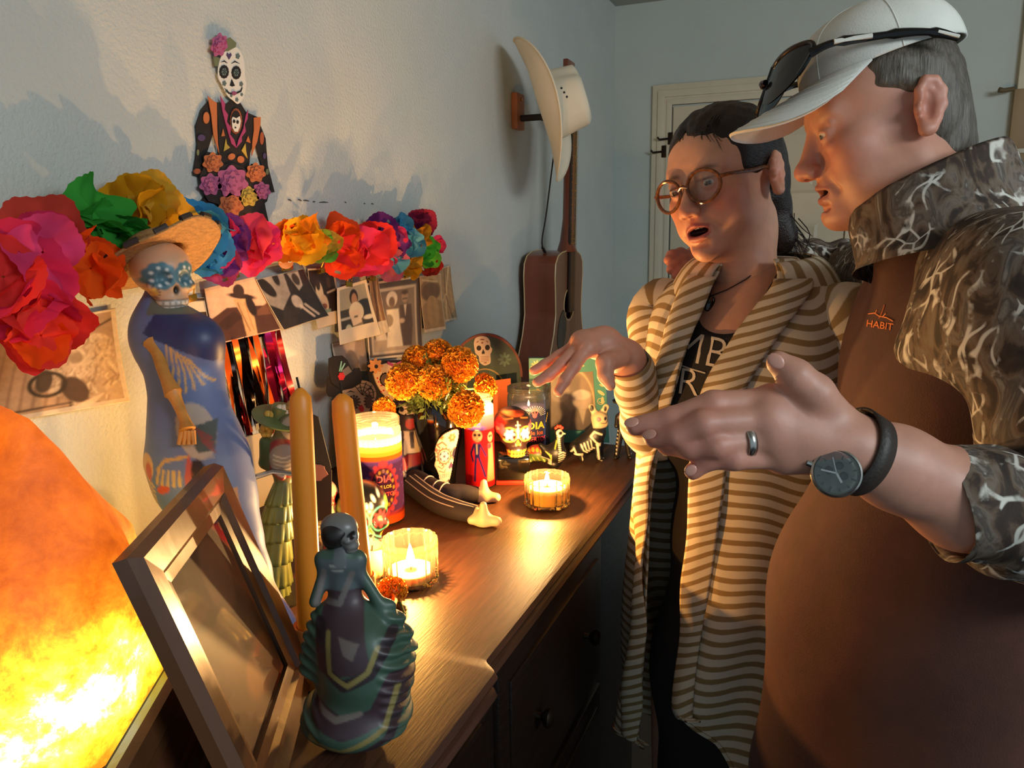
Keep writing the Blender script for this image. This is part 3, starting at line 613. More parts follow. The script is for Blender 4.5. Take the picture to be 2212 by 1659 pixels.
# --- gold clips
M_gold = mat('gold_metal', '#c8963c', .25, 1.0)
for lab, (x, y, a) in zip(['gold clip above the hat print', 'gold clip at the doll-faced flower knot', 'gold clip above the print of a figure in white', 'gold clip holding the small instant print of a man', 'gold clip above the narrow tree print', 'gold clip on the wedding print beside the blue tissue', 'gold clip at the corner of the wedding print', 'gold clip next to the tall blue figure\'s jaw'],
        [(506, 590, .2), (624, 572, 0), (700, 578, .1), (755, 610, -.1), (806, 596, -.2), (850, 598, -.1), (883, 590, .1), (413, 638, .1)]):
    p = onx(x, y, .026); c = empty('gold_clip', p, (a, 0, 0)); tag(c, lab, 'clip', None)
    MB().box((-.006, 0, -.008), (.004, .024, .006), bev=.001).box((-.001, 0, -.004), (.003, .022, .010), bev=.001).build('jaw', M_gold, c)
    MB().tube([(-.002, -.007, 0), (.004, -.005, .012), (.004, .005, .012), (-.002, .007, 0)], .0012, 6).build('lever', M_gold, c)
# --- metallic fringe
fr = empty('foil_fringe', onx(530, 735, .012)); tag(fr, 'shiny orange, black and magenta foil fringe hanging under the hat print', 'fringe')
f_or = mat('foil_orange', '#d8601e', .3, .6); f_bk = mat('foil_black', '#140c0a', .18, .9); f_mg = mat('foil_magenta', '#b0205a', .16, .95); f_rd = mat('foil_red', '#7a1c22', .2, .9)
rng = np.random.RandomState(5); ns = 22
for k in range(ns):
    t = k/(ns-1); x0 = 466+134*t; y0 = 742-32*t; x1 = 505+140*t; y1 = 948-28*t+rng.uniform(-14, 8)
    m = [f_mg, f_or, f_or, f_bk, f_bk, f_rd, f_or, f_bk, f_bk, f_bk, f_bk, f_or, f_bk, f_or, f_or, f_mg, f_rd, f_mg, f_rd, f_mg, f_mg, f_rd][k]; V = []; wdt = .0045+rng.rand()*.003; ph = rng.rand()*6
    X = .012+.010*rng.rand(); o_ = np.array(fr.location)
    for i in range(15):
        s = i/14; c = onx(x0+(x1-x0)*s+3*math.sin(s*5+ph), y0+(y1-y0)*s, X+.006*math.sin(s*7+ph)); tw = .9*math.sin(s*4+ph*2)
        d = np.array((math.sin(tw), math.cos(tw), 0))*wdt; V += [c-d-o_, c+d-o_]
    mesh('foil_strip', V, [(2*i, 2*i+1, 2*i+3, 2*i+2) for i in range(14)], m, fr)
MB().box((0, 0, 0), (.003, .15, .010), Matrix.Translation(Vector(onx(532, 728, .012))-fr.location) @ Matrix.Rotation(.02, 4, 'X')).build('header_strip', f_bk, fr)
# --- small doll face peeping out under the flowers
df = empty('paper_doll_face', onx(616, 562, .03)); tag(df, 'tiny black-haired paper face peeping between pink and yellow flowers', 'wall decoration'); o_ = np.array(df.location)
cutmesh('hair', ellpts(617, 556, 19, 17, 24), .030, .001, c_black, df, 0, o_); cutmesh('face', ellpts(617, 566, 16, 15, 24), .0312, .001, mat('card_skin', '#c98a5e', .7), df, 0, o_)
for a in (608, 625): cutmesh('eye', ellpts(a, 561, 6.5, 6.5, 16), .0324, .001, c_white, df, 0, o_); cutmesh('pupil', ellpts(a+1, 562, 3, 3.4, 12), .0336, .001, c_black, df, 0, o_)
# --- cowboy hat on its wooden bracket, guitar hanging behind it
br = empty('wall_bracket', onx(1112, 242, .0)); tag(br, 'wooden wall hanger block with black padded arm', 'bracket')
M_brw = mat('bracket_wood', '#a8673e', .5, noise=(30, .2))
MB().box((.011, 0, 0), (.020, .062, .105), bev=.004).build('block', M_brw, br)
MB().tube([(.02, 0, -.02), (.085, .0, -.02), (.115, .0, -.03)], [.010, .010, .011], 10).build('arm', c_black, br)
for s in (-1, 1): MB().tube([(.105, 0, -.03), (.112, s*.03, -.028), (.16, s*.036, -.026), (.168, s*.036, -.016)], .007, 8).build('yoke', c_black, br)
MB().lathe([(0, 0), (.004, 0), (.004, .004), (0, .004)], 10, Matrix.Translation((.021, 0, .035)) @ Matrix.Rotation(PI/2, 4, 'Y')).build('screw', M_gold, br)
hat = empty('cowboy_hat', onx(1168, 236, .135)); tag(hat, 'cream felt cowboy hat hanging on the wall over the guitar', 'hat')
ha = unit(RH*.93+ZUP*.30-FH*.12); hu = np.array((.0, 0, 1.0))-ha*ha[2]; hu = unit(hu+np.array((0, .12, 0))); hu = unit(hu-ha*(hu @ ha)); hs = np.cross(hu, ha)
MHat = frame3(hs, hu, ha, (0, 0, 0))
def hat_pt(q, th):
    """q 0..1 brim rim to crown base, 1..2 up the crown, 2..3 over the top; th=0 along front-back axis"""
    c, s = math.cos(th), math.sin(th)
    if q <= 1:
        ry = .205+(.098-.205)*q; rx = .172+(.080-.172)*q; e = 1-q
        return (rx*s*(1-.10*e), ry*c, .060*e**1.6*abs(s)**1.5-.016*e*c*c)
    if q <= 2:
        t = q-1; z = .118*t; sh = 1-.16*t; pin = 1-.20*t*math.exp(-((th-.75)/.38)**2)-.20*t*math.exp(-((th-2*PI+.75)/.38)**2)
        return (.080*s*sh*pin*(1-.10*t), .098*c*sh*pin, z+.010*t*c*0)
    t = q-2; r = 1-t; sh = .84; pin = 1-.20*math.exp(-((th-.75)/.38)**2)-.20*math.exp(-((th-2*PI+.75)/.38)**2); pin = 1+(pin-1)*r
    x, y = .080*s*sh*pin*.9*r, .098*c*sh*pin*r
    return (x, y, .118+.012*(1-r*r)-.034*math.exp(-(x/.022)**2)*min(t*2.2, 1)*(1-.3*abs(y)/.08)+.010*math.sin(min(t*3, 1)*PI)*.8)
qs = list(np.linspace(0, 1, 14))+list(np.linspace(1.08, 2, 14))+list(np.linspace(2.06, 3, 16)); nt = 96
V = xf(MHat, [hat_pt(q, 2*PI*j/nt) for q in qs for j in range(nt)])
M_felt = mat('cream_felt', '#d9cdb4', .9, noise=(20, .05), bump=(400, .2))
Fh = grid_faces(len(qs), nt, True); h_o = mesh('brim_and_crown', V, Fh, M_felt, hat); h_o.modifiers.new('thick', 'SOLIDIFY').thickness = .003
MB().tube([tuple(p) for p in xf(MHat, [hat_pt(0, 2*PI*j/60) for j in range(61)])], .0026, 7, caps=False).build('brim_edge', M_felt, hat)
bd = MB(); bd.tube([tuple(p) for p in xf(MHat, [np.array(hat_pt(1.10, 2*PI*j/60))*np.array((1.02, 1.02, 1)) for j in range(61)])], .0035, 6, caps=False); bd.build('hat_band', mat('felt_band', '#b9b6a2', .8), hat)
for k, th in enumerate((1.42, 1.57, 1.72)):
    for sg in (1,):
        p = xf(MHat, [np.array(hat_pt(1.62+.03*k, 2*PI-th))*np.array((1.0, 1, 1))])[0]; MB().ell((0, 0, 0), (.0045, .0045, .0045), 10, 8, Matrix.Translation(p)).build('eyelet', c_black, hat)
# guitar
gy = 2.42; gx = .020; gz0 = .925; gt = empty('acoustic_guitar', (gx, gy, gz0)); tag(gt, 'dark brown acoustic guitar hanging on the wall below the cowboy hat', 'guitar')
gt.rotation_euler = (-.015, .012, 0)
M_mah = mat('mahogany', '#7a3a20', .3, noise=(22, .3), stretch=(1, 1, .1), coat=.3); M_mah2 = mat('guitar_top', '#7c5036', .4, noise=(30, .25), stretch=(1, 4, .1)); M_bind = mat('cream_binding', '#c9a878', .4); M_ebony = mat('fretboard', '#231610', .45)
def gw(z):   # half width of a dreadnought body along its length
    return float(np.interp(z, [0, .012, .04, .10, .16, .24, .30, .36, .42, .46, .485, .497, .50], [.02, .08, .140, .192, .190, .148, .132, .136, .143, .138, .115, .07, .02]))
zz = np.concatenate([np.linspace(0, .06, 12), np.linspace(.07, .44, 30), np.linspace(.45, .50, 12)])
ol = [(gw(z), z) for z in zz]+[(-gw(z), z) for z in zz[::-1]]
ol = [tuple(p) for p in spline(ol+[ol[0]], 150)[:-1]]; n = len(ol); dep = .105
V = [(0, y, z) for y, z in ol]+[(dep, y, z) for y, z in ol]
mesh('sides', V, [(i, (i+1) % n, n+(i+1) % n, n+i) for i in range(n)]+[tuple(range(n))[::-1]], M_mah, gt, angle=50)
hole = [(.048*math.cos(2*PI*i/n), .325+.048*math.sin(2*PI*i/n)) for i in range(n)]
k0 = max(range(n), key=lambda i: ol[i][0]); ol2 = [ol[(k0+i) % n] for i in range(n)]
a0 = [math.atan2(z-.30, y) for y, z in ol2]; sgn = 1 if ((ol2[5][1]-.3)*1) > ((ol2[0][1]-.3)*1) else -1
hole = [(.048*math.cos(a), .325+.048*math.sin(a)) for a in a0]
V = [(dep+.0005, y, z) for y, z in ol2]+[(dep+.0005, y, z) for y, z in hole]; mesh('soundboard', V, [(i, (i+1) % n, n+(i+1) % n, n+i) for i in range(n)], M_mah2, gt, smooth=False)
for x in (0, dep): MB().tube([(x, y, z) for y, z in ol]+[(x, *ol[0])], .0022, 6, caps=False).build('binding', M_bind, gt)
MB().tube([(dep+.001, .053*math.cos(t), .325+.053*math.sin(t)) for t in np.linspace(0, 2*PI, 40)], .0016, 5, caps=False).build('rosette', M_bind, gt)
V = [(dep-.0035+.012, -.026, .28), (dep-.0035+.012, .026, .28), (dep+.016, .022, .90), (dep+.016, -.022, .90)]
MB().box((dep+.007, 0, .61), (.008, .052, .62), bev=.002).build('fretboard', M_ebony, gt)
for k in range(19):
    z = .94-.65*(1-2**(-(k+1)/12)); 
    if z > .31: MB().box((dep+.0117, 0, z-.01), (.0016, .050, .0016)).build('fret', M_gold, gt)
for k, z in ((2, .80), (4, .735), (6, .675), (8, .625), (11, .56)): MB().lathe([(0, 0), (.0032, 0), (.0032, .0006), (0, .0006)], 10, Matrix.Translation((dep+.0112, 0, z)) @ Matrix.Rotation(PI/2, 4, 'Y')).build('inlay', M_bind, gt)
MB().tube([(dep-.010, 0, .495), (dep-.012, 0, .53), (dep-.006, 0, .60), (dep-.006, 0, .92)], [.045, .028, .025, .022], 16, sx=.7).build('neck', M_mah, gt)
MB().box((dep-.012, 0, 1.0), (.016, .075, .17), Matrix.Translation((0, 0, 0)), bev=.004).build('headstock', M_mah, gt)
for i in range(6):
    y = (-.021+.0084*i); MB().tube([(dep+.0145, y, .92), (dep+.0145, y*1.25, .115)], .0005, 4).build('guitar_string', M_gold, gt)
for s in (-1, 1):
    for i in range(3): MB().tube([(dep-.012, s*.036, .95+.045*i), (dep-.012, s*.055, .95+.045*i)], [.003, .007], 8).build('tuner', M_gold, gt)
MB().box((dep+.005, 0, .115), (.010, .15, .026), bev=.003).build('bridge', M_ebony, gt)
V = [(.0, 0), (.035, .01), (.075, -.03), (.085, -.09), (.055, -.12), (.02, -.10), (-.0, -.055)]
MB().prism([tuple(p) for p in spline(V+[V[0]], 36)[:-1]], .0012, Matrix(((0, 0, 1, dep+.001), (-1, 0, 0, -.03), (0, 1, 0, .30), (0, 0, 0, 1)))).build('pickguard', mat('pickguard', '#150d0a', .2), gt)
sp = [(.05, -.085, .495), (.045, -.10, .53), (.05, -.075, .62), (.06, -.04, .80), (.07, -.012, .93)]
MB().tube([tuple(p) for p in spline(sp, 30)], [.010]*5+[.0045]*25, 6, sx=.35).build('strap', mat('black_strap', '#16110f', .7), gt)
# ------------------------------------------------------------ things on the dresser
M_steel = mat('steel', '#b9b6ae', .25, 1.0)
M_glass = glassmat('clear_glass', '#fbf7ee', .02, 1.3, haze=.02); M_glassy = glassmat('cut_glass', '#fff6dc', .05, 1.30, haze=.012); M_blueglass = glassmat('bluish_glass', '#b4bce0', .03, 1.25, haze=.05)
M_wax = mat('cream_wax', '#e8c98c', .5, sss=.6, subr=(1, .6, .25)); M_wick = mat('wick', '#1a120c', .9)
def flame_mat():
    m = bpy.data.materials.new('flame'); m.use_nodes = True; N = m.node_tree.nodes; L = m.node_tree.links; N.remove(N['Principled BSDF'])
    e = N.new('ShaderNodeEmission'); e.inputs[0].default_value = (1.0, .62, .22, 1); e.inputs[1].default_value = 14; L.new(e.outputs[0], N['Material Output'].inputs[0]); return m
M_flame = flame_mat()
def flame(parent, base, h, power, rad=.005):
    w = h*.19; f = MB().lathe([(w*.25, 0), (w*.7, h*.10), (w, h*.24), (w*.92, h*.40), (w*.6, h*.66), (w*.25, h*.88), (0, h)], 16, Matrix.Translation(base)).build('flame', M_flame, parent)
    f.visible_shadow = True
    flame_light(parent, (base[0], base[1], base[2]+h*1.12), power, rad); return f
def paint_lathe(name, prof, n, painter, m, parent, aa=.002, M=None, base='#ffffff', rings=1):
    """lathe whose vertices are painted; painter(Paint) with u = arc length (0 = facing the camera), v = height"""
    k = len(prof); r = np.array([p[0] for p in prof]); z = np.array([p[1] for p in prof]); t = 2*PI*np.arange(n)/n
    V = np.stack([np.outer(r, np.cos(t)), np.outer(r, np.sin(t)), np.repeat(z[:, None], n, 1)], -1).reshape(-1, 3)
    a0 = math.atan2(-FH[1], -FH[0]); ang = (t-a0+PI) % (2*PI)-PI; u = np.outer(r, ang).ravel(); v = np.repeat(z, n)
    p = Paint(u, v, base, aa); painter(p); Fc = grid_faces(k, n, True)
    return mesh(name, V if M is None else xf(M, V), Fc, m, parent, col=np.clip(p.c, 0, 1), angle=50)
def wrap_text(name, txt, size, r, z, m, parent, u0=0.0, bold=0.0, off=.0006, sx=1.0, arch=0.0):
    """lettering laid round a cylinder, centred u0 metres right of the line towards the camera"""
    V, Fc = text_mesh(txt, size, bold); a0 = math.atan2(-FH[1], -FH[0]); out = []
    for p in V: u = u0+p[0]*sx; a = a0+u/r; zz = z+p[1]+arch*p[0]**2/size; out.append(((r+off)*math.cos(a), (r+off)*math.sin(a), zz))
    return mesh(name, out, Fc, m, parent, smooth=False)
L_ = lambda n, c, r=.5: mat(n, c, r)

# --- salt lamp: rough glowing rock
def salt_mat():
    m = bpy.data.materials.new('glowing_salt'); m.use_nodes = True; N = m.node_tree.nodes; L = m.node_tree.links; b = N['Principled BSDF']; b.inputs['Base Color'].default_value = rgba('#c8622a'); b.inputs['Roughness'].default_value = .6
    tc = N.new('ShaderNodeTexCoord')
    def spot(c, r):
        s = N.new('ShaderNodeVectorMath'); s.operation = 'DISTANCE'; L.new(tc.outputs['Object'], s.inputs[0]); s.inputs[1].default_value = c
        q = N.new('ShaderNodeMath'); q.operation = 'DIVIDE'; L.new(s.outputs['Value'], q.inputs[0]); q.inputs[1].default_value = r
        p = N.new('ShaderNodeMath'); p.operation = 'POWER'; L.new(q.outputs[0], p.inputs[0]); p.inputs[1].default_value = 2
        n_ = N.new('ShaderNodeMath'); n_.operation = 'MULTIPLY'; L.new(p.outputs[0], n_.inputs[0]); n_.inputs[1].default_value = -1
        e = N.new('ShaderNodeMath'); e.operation = 'EXPONENT'; L.new(n_.outputs[0], e.inputs[0]); return e
    a = spot((0.055, -.085, .085), .072); a2 = spot((.100, .0, .115), .052)
    s = a
    for e_ in (a2, spot((-.09, .03, .11), .095), spot((.0, .11, .11), .07)):
        s2 = N.new('ShaderNodeMath'); s2.operation = 'ADD'; L.new(s.outputs[0], s2.inputs[0]); L.new(e_.outputs[0], s2.inputs[1]); s = s2
    nz = N.new('ShaderNodeTexNoise'); nz.inputs['Scale'].default_value = 34; nz.inputs['Detail'].default_value = 8; nz.inputs['Roughness'].default_value = .7; nz.inputs['Distortion'].default_value = .15; L.new(tc.outputs['Object'], nz.inputs[0])
    mr = N.new('ShaderNodeMapRange'); mr.inputs['From Min'].default_value = .32; mr.inputs['From Max'].default_value = .68; mr.inputs['To Min'].default_value = .38; mr.inputs['To Max'].default_value = 1.25; L.new(nz.outputs['Fac'], mr.inputs[0])
    mu = N.new('ShaderNodeMath'); mu.operation = 'MULTIPLY'; L.new(s.outputs[0], mu.inputs[0]); L.new(mr.outputs[0], mu.inputs[1])
    ad = N.new('ShaderNodeMath'); ad.operation = 'MULTIPLY_ADD'; L.new(mr.outputs[0], ad.inputs[0]); ad.inputs[1].default_value = .10; L.new(mu.outputs[0], ad.inputs[2])
    cr = N.new('ShaderNodeValToRGB'); e = cr.color_ramp.elements; e[0].position = 0; e[0].color = (.22, .028, .002, 1); e[1].position = 1.0; e[1].color = (1.0, .95, .55, 1)
    for p, c in ((.10, (.42, .075, .004, 1)), (.30, (.75, .20, .01, 1)), (.52, (.92, .48, .02, 1)), (.78, (1.0, .85, .10, 1))): x = e.new(p); x.color = c
    L.new(ad.outputs[0], cr.inputs[0])
    st = N.new('ShaderNodeMapRange'); st.inputs['From Max'].default_value = 1.1; st.inputs['To Min'].default_value = 1.15; st.inputs['To Max'].default_value = 1.9; L.new(ad.outputs[0], st.inputs[0])
    L.new(cr.outputs[0], b.inputs['Emission Color']); L.new(st.outputs[0], b.inputs['Emission Strength']); b.inputs['Base Color'].default_value = rgba('#7a3410')
    bp = N.new('ShaderNodeBump'); bp.inputs['Strength'].default_value = .8; bp.inputs['Distance'].default_value = .004; L.new(nz.outputs['Fac'], bp.inputs['Height']); L.new(bp.outputs[0], b.inputs['Normal'])
    return m
lb = tab(78, 1652); lamp = empty('salt_lamp', lb); tag(lamp, 'glowing orange rock salt lamp at the near corner of the dresser', 'lamp')
lpz = lambda y: (Pl(lb).P(90, y)[2]-TZ)
V = []; rng = np.random.RandomState(2); nu, nv = 90, 120; wv = rng.randn(26, 3); wv = wv/np.linalg.norm(wv, axis=1)[:, None]*rng.uniform(3, 16, (26, 1)); ph = rng.rand(26)*6.3
top = lpz(925)
for i in range(nu):
    t = i/(nu-1); z = .022+(top-.022)*t
    prof = float(np.interp(t, [0, .04, .2, .45, .62, .78, .90, .965, 1], [.086, .104, .116, .112, .095, .070, .047, .030, .004]))
    for j in range(nv):
        a = 2*PI*j/nv; d = np.array((math.cos(a), math.sin(a), t*2.2)); q = sum(math.sin(d @ wv[k]+ph[k])/(1+.22*np.linalg.norm(wv[k])) for k in range(26))
        f = 1+.040*q*(.4+min(t, 1-t)*1.6)
        V.append((prof*f*math.cos(a)-.006*t, prof*f*math.sin(a)*1.05+.015*t, z+.006*math.sin(3*a+1)*t*t*3))
mesh('salt_rock', V, np.concatenate([grid_faces(nu, nv, True)]), salt_mat(), lamp)
MB().lathe([(.0, 0), (.090, 0), (.096, .006), (.096, .022), (.088, .026), (0, .026)], 48).build('wooden_base', mat('lamp_base_wood', '#4a2c18', .5, noise=(25, .3)), lamp)
l = flame_light(lamp, (.16, -.02, .20), .0, .03)
bpy.data.objects.remove(l)

# --- leaning wooden picture frames with glass
Ld = np.array((math.cos(math.radians(-61.5)), math.sin(math.radians(-61.5)), 0.0)); B0 = tab(645, 1470)
d_ = ray(440, 1010); T0 = CAM+d_*(((B0-CAM) @ Ld)/(d_ @ Ld)); Hd = unit(T0-B0); Hl = np.linalg.norm(T0-B0); Nn = np.cross(Hd, Ld); Nn = Nn if Nn @ (CAM-B0) > 0 else -Nn
M_fw = mat('warm_walnut', '#5c3a22', .32, noise=(26, .3), bump=(80, .15), stretch=(1, 1, .3), coat=.2)
def wood_frame(label, org, W, Hh, bw, depth, painter=None, inside='#3a2416'):
    e = empty('picture_frame', org); tag(e, label, 'picture frame'); M = frame3(Ld, Hd, Nn, (0, 0, 0))
    def rail(a, b, c, d):   # mitred rail: outer a-b, inner d-c, stepped section
        lv = [(0, depth*.55), (.12, depth), (.62, depth*.92), (.74, depth*.70), (1, depth*.62), (1, 0)]
        V = []
        for f, h in [(0, 0)]+lv: V += [(a[0]+(d[0]-a[0])*f, a[1]+(d[1]-a[1])*f, h), (b[0]+(c[0]-b[0])*f, b[1]+(c[1]-b[1])*f, h)]
        k = len(lv)+1; Fc = [(2*i, 2*i+1, 2*i+3, 2*i+2) for i in range(k-1)]+[(2*k-2, 2*k-1, 1, 0), tuple(range(0, 2*k, 2))[::-1], tuple(range(1, 2*k, 2))]
        mb = MB().add(V, Fc, M); mb.build('rail', M_fw, e, smooth=False)
    o = [(0, 0), (W, 0), (W, Hh), (0, Hh)]; n = [(bw, bw), (W-bw, bw), (W-bw, Hh-bw), (bw, Hh-bw)]
    for i in range(4): rail(o[i], o[(i+1) % 4], n[(i+1) % 4], n[i])
    nu_, nv_ = 50, 60; u, v = [q.ravel() for q in np.meshgrid(np.linspace(0, 1, nu_), np.linspace(0, 1, nv_), indexing='ij')]
    p = Paint(u, v, inside, .03); painter and painter(p)
    V = [(bw*.9+(W-1.8*bw)*a, bw*.9+(Hh-1.8*bw)*b, depth*.30) for a, b in zip(u, v)]
    mesh('picture', xf(M, V), grid_faces(nu_, nv_), mat('picture_print', vc='Col', rough=.6), e, col=np.clip(p.c, 0, 1))
    MB().add([(bw*.9, bw*.9, depth*.5), (W-bw*.9, bw*.9, depth*.5), (W-bw*.9, Hh-bw*.9, depth*.5), (bw*.9, Hh-bw*.9, depth*.5)], [(0, 1, 2, 3)], M).build('pane', glassmat('frame_glass', ior=1.06, gl=.35), e, smooth=False)
    MB().box((W/2, Hh*.5, -.003), (W*.9, Hh*.95, .005), M).build('backing', mat('backing_board', '#2a1a10', .8), e, smooth=False)
    return e
def fr_pic(p): p.poly([(0, .2), (1, .55), (1, 0), (0, 0)], '#4a2c1c'); p.ell(.35, .75, .2, .2, '#5a3a26'); p.ell(.3, .2, .3, .12, '#6a3a1c'); p.noise(.2, 12)
f1 = wood_frame('tall walnut picture frame leaning back in front of the salt lamp', B0+ZUP*.001, .232, Hl, .042, .020, fr_pic)
off2 = -Nn*.055; d_ = ray(357, 1446); A2 = CAM+d_*(((B0+off2-CAM) @ Nn)/(d_ @ Nn)); h2 = (A2-(B0+off2)) @ Hd
b2 = B0+off2; u2 = (A2-b2) @ Ld; b2 = b2+Ld*(u2-.075); b2 = b2-Hd*((b2[2]-TZ-.001)/Hd[2]); h2 = (A2-b2) @ Hd
f2 = wood_frame('second low walnut frame tucked behind the leaning picture frame', b2, .23, h2, .034, .016, fr_pic, '#5a3018')
# support strut of the tall frame
fe = MB().tube([tuple(Hd*.17-Nn*.006+Ld*.03), tuple(np.array((-.115, .055, .002))+Ld*.03)], .004, 8).build('easel_leg', M_fw, f1)

# --- tapers in clay chambersticks
M_taper = mat('orange_taper', '#e08a20', .45, sss=.5, subr=(1, .5, .2)); M_clay = mat('orange_clay', '#d8823a', .6, noise=(30, .1))
def taper(label_h, label_c, base, foot, tip, wick, r=.0125):
    h = empty('candle_holder', base); tag(h, label_h, 'candle holder')
    MB().lathe([(0, .0), (.034, 0), (.040, .004), (.044, .022), (.041, .024), (.036, .010), (.018, .008), (.0185, .058), (.0172, .060), (.0135, .058), (.0135, .040), (0, .040)], 40).build('dish', M_clay, h)
    hd = MB(); P = []
    for k in range(25): a = -1.2+2.4*k/24; P.append(tuple(-RH*(.036+.022*math.cos(a))+ZUP*(.036+.030*math.sin(a))))
    hd.tube(P, .005, 10); hd.ell(tuple(-RH*.040+ZUP*.036), (.012, .006, .026), 14, 10); hd.build('thumb_handle', M_clay, h)
    foot = np.asarray(foot); d = unit(tip-foot); L = np.linalg.norm(tip-foot)
    c = empty('taper_candle', foot); tag(c, label_c, 'candle')
    pts = [d*L*s for s in (0, .3, .6, .9, .965, .99, 1)]; MB().tube([tuple(p) for p in pts], [r*1.06, r*1.03, r, r*.95, r*.86, r*.45, r*.2], 20).build('wax_stick', M_taper, c)
    MB().tube([tuple(d*L*.985), tuple(np.asarray(wick)-foot)], .0012, 6).build('wick', M_wick, c)
hb = tab(676, 1456)+ZUP*.0005; pl = Pl(hb)
taper('orange clay chamberstick behind the small clay lady', 'unlit orange taper beside the green ruffled figure', hb, hb+ZUP*.042, pl.P(648, 838), pl.P(641, 815))
hb2 = tab(784, 1338)+ZUP*.0005; pl2 = Pl(hb2)
taper('clay chamberstick hidden behind the small clay lady\'s shoulder', 'unlit orange taper in front of the white hatted skull', hb2, hb2+ZUP*.042, pl2.P(738, 850), pl2.P(735, 826), .0145)

# --- cut glass tealights
def tealight(label, px, py, r, h, wax_h, fh, power):
    b = tab(px, py); t = empty('tealight', b); tag(t, label, 'candle')
    n = 72; fac = lambda a, i: 1+.018*(1 if (int(a/(2*PI)*36) % 2) else -1)
    MB().lathe([(r*.86, .001), (r*.97, .004), (r, .010), (r*1.0, h*.42), (r*.985, h*.5), (r*1.0, h*.58), (r*1.0, h*.93), (r*.985, h), (r*.93, h), (r*.91, h*.93), (r*.90, h*.5), (r*.88, .008), (0, .008)], n, rad=fac).build('glass_cup', M_glassy, t, angle=12)
    for k, z in enumerate((.14, .86)): MB().tube([(r*1.012*math.cos(a), r*1.012*math.sin(a), h*z+(.0016 if j % 2 else -.0016)) for j, a in enumerate(np.linspace(0, 2*PI, 49))], .0013, 5, caps=False).build('cut_band', M_glassy, t)
    MB().lathe([(0, .009), (r*.86, .009), (r*.86, wax_h), (r*.82, wax_h+.001), (r*.3, wax_h-.0015), (0, wax_h-.001)], 40).build('wax', M_wax, t)
    MB().tube([(0, 0, wax_h-.002), (.0006, 0, wax_h+.007)], .0012, 6).build('wick', M_wick, t)
    flame(t, (0, 0, wax_h+.004), fh, power); return t
tealight('lit cut-glass tealight nearest the camera, low wax', 889, 1258, .0375, .066, .020, .034, 4.2)
tealight('lit cut-glass tealight standing alone near the dresser edge', 1182, 1092, .0390, .056, .036, .024, 4.8)

# --- jar candles
def jar_rim(r, h, m, parent, neck=.92):
    mb = MB().lathe([(r*.98, .0), (r, .004), (r, h-.022), (r*.985, h-.018), (r*neck, h-.014), (r*neck, h), (r*(neck-.04), h), (r*(neck-.05), h-.016), (r*.95, h-.02), (r*.95, .006), (0, .006)], 56).build('glass_jar', m, parent, angle=30)
    for z in (h-.012, h-.0075, h-.003): MB().tube([(r*(neck+.02)*math.cos(a), r*(neck+.02)*math.sin(a), z+.002*a/6.3) for a in np.linspace(0, 2*PI, 41)], .0015, 5, caps=False).build('thread', m, parent)
b = tab(820, 1120); r, h = .0422, .178; j1 = empty('jar_candle', b); tag(j1, 'lit jar candle with orange band and purple label beside the black skull', 'candle')
jar_rim(r, h, M_glass, j1)
def lab1(p):
    p.rect(-1, .136, 1, .150, '#5a6a9a'); 
    for k in range(-14, 15): p.ell(k*.009, .139, .0026, .0045, '#cdd2e0')
    p.rect(-1, .112, 1, .137, '#d8601e'); p.rect(-1, .128, 1, .137, '#e8843a'); p.rect(-1, .106, 1, .112, '#5a3a78'); p.rect(-1, .0, 1, .020, '#d8501e'); p.rect(-1, .018, 1, .024, '#8a3038')
    p.ell(.018, .066, .024, .040, '#a83038'); p.ell(.018, .066, .021, .036, '#3a1d34')
    for k in range(18): a = 2*PI*k/18; p.ell(.018+.026*math.cos(a), .066+.042*math.sin(a), .0035, .0035, '#b83a44')
    for k in range(16): a = 2*PI*k/16; p.ell(.018+.017*math.cos(a), .066+.030*math.sin(a), .002, .0028, '#b8862e')
    for k in range(60): p.ell(np.random.uniform(-.1, .1), np.random.uniform(.03, .10), .0016, .0016, '#6a4a8a')
    p.flower(.018, .108, .007, 7, '#c8404a'); p.flower(.018, .024, .006, 7, '#c8404a')
paint_lathe('label', [(r*1.012, z) for z in np.linspace(.004, .150, 74)], 180, lab1, papermat('jar_label', vc='Col', tr=.25), j1, base='#4a2a52')
g_ink = L_('gold_ink', '#c8942e'); r_ink = L_('red_ink', '#c8303a'); o_ink = L_('orange_ink', '#d8602e'); y_ink = L_('yellow_ink', '#e2c23a'); w_ink = L_('white_ink', '#d8d2c2')
wrap_text('lettering', 'DIA', .016, r*1.012, .082, r_ink, j1, .018, .0004); wrap_text('lettering', 'DE LOS', .0075, r*1.012, .069, g_ink, j1, .018, .0002); wrap_text('lettering', 'MUERTOS', .0092, r*1.012, .056, r_ink, j1, .018, .0003)
MB().lathe([(0, .008), (r*.93, .008), (r*.93, .122), (r*.3, .120), (0, .121)], 40).build('wax', M_wax, j1); flame(j1, (0, 0, .124), .018, 2.4)

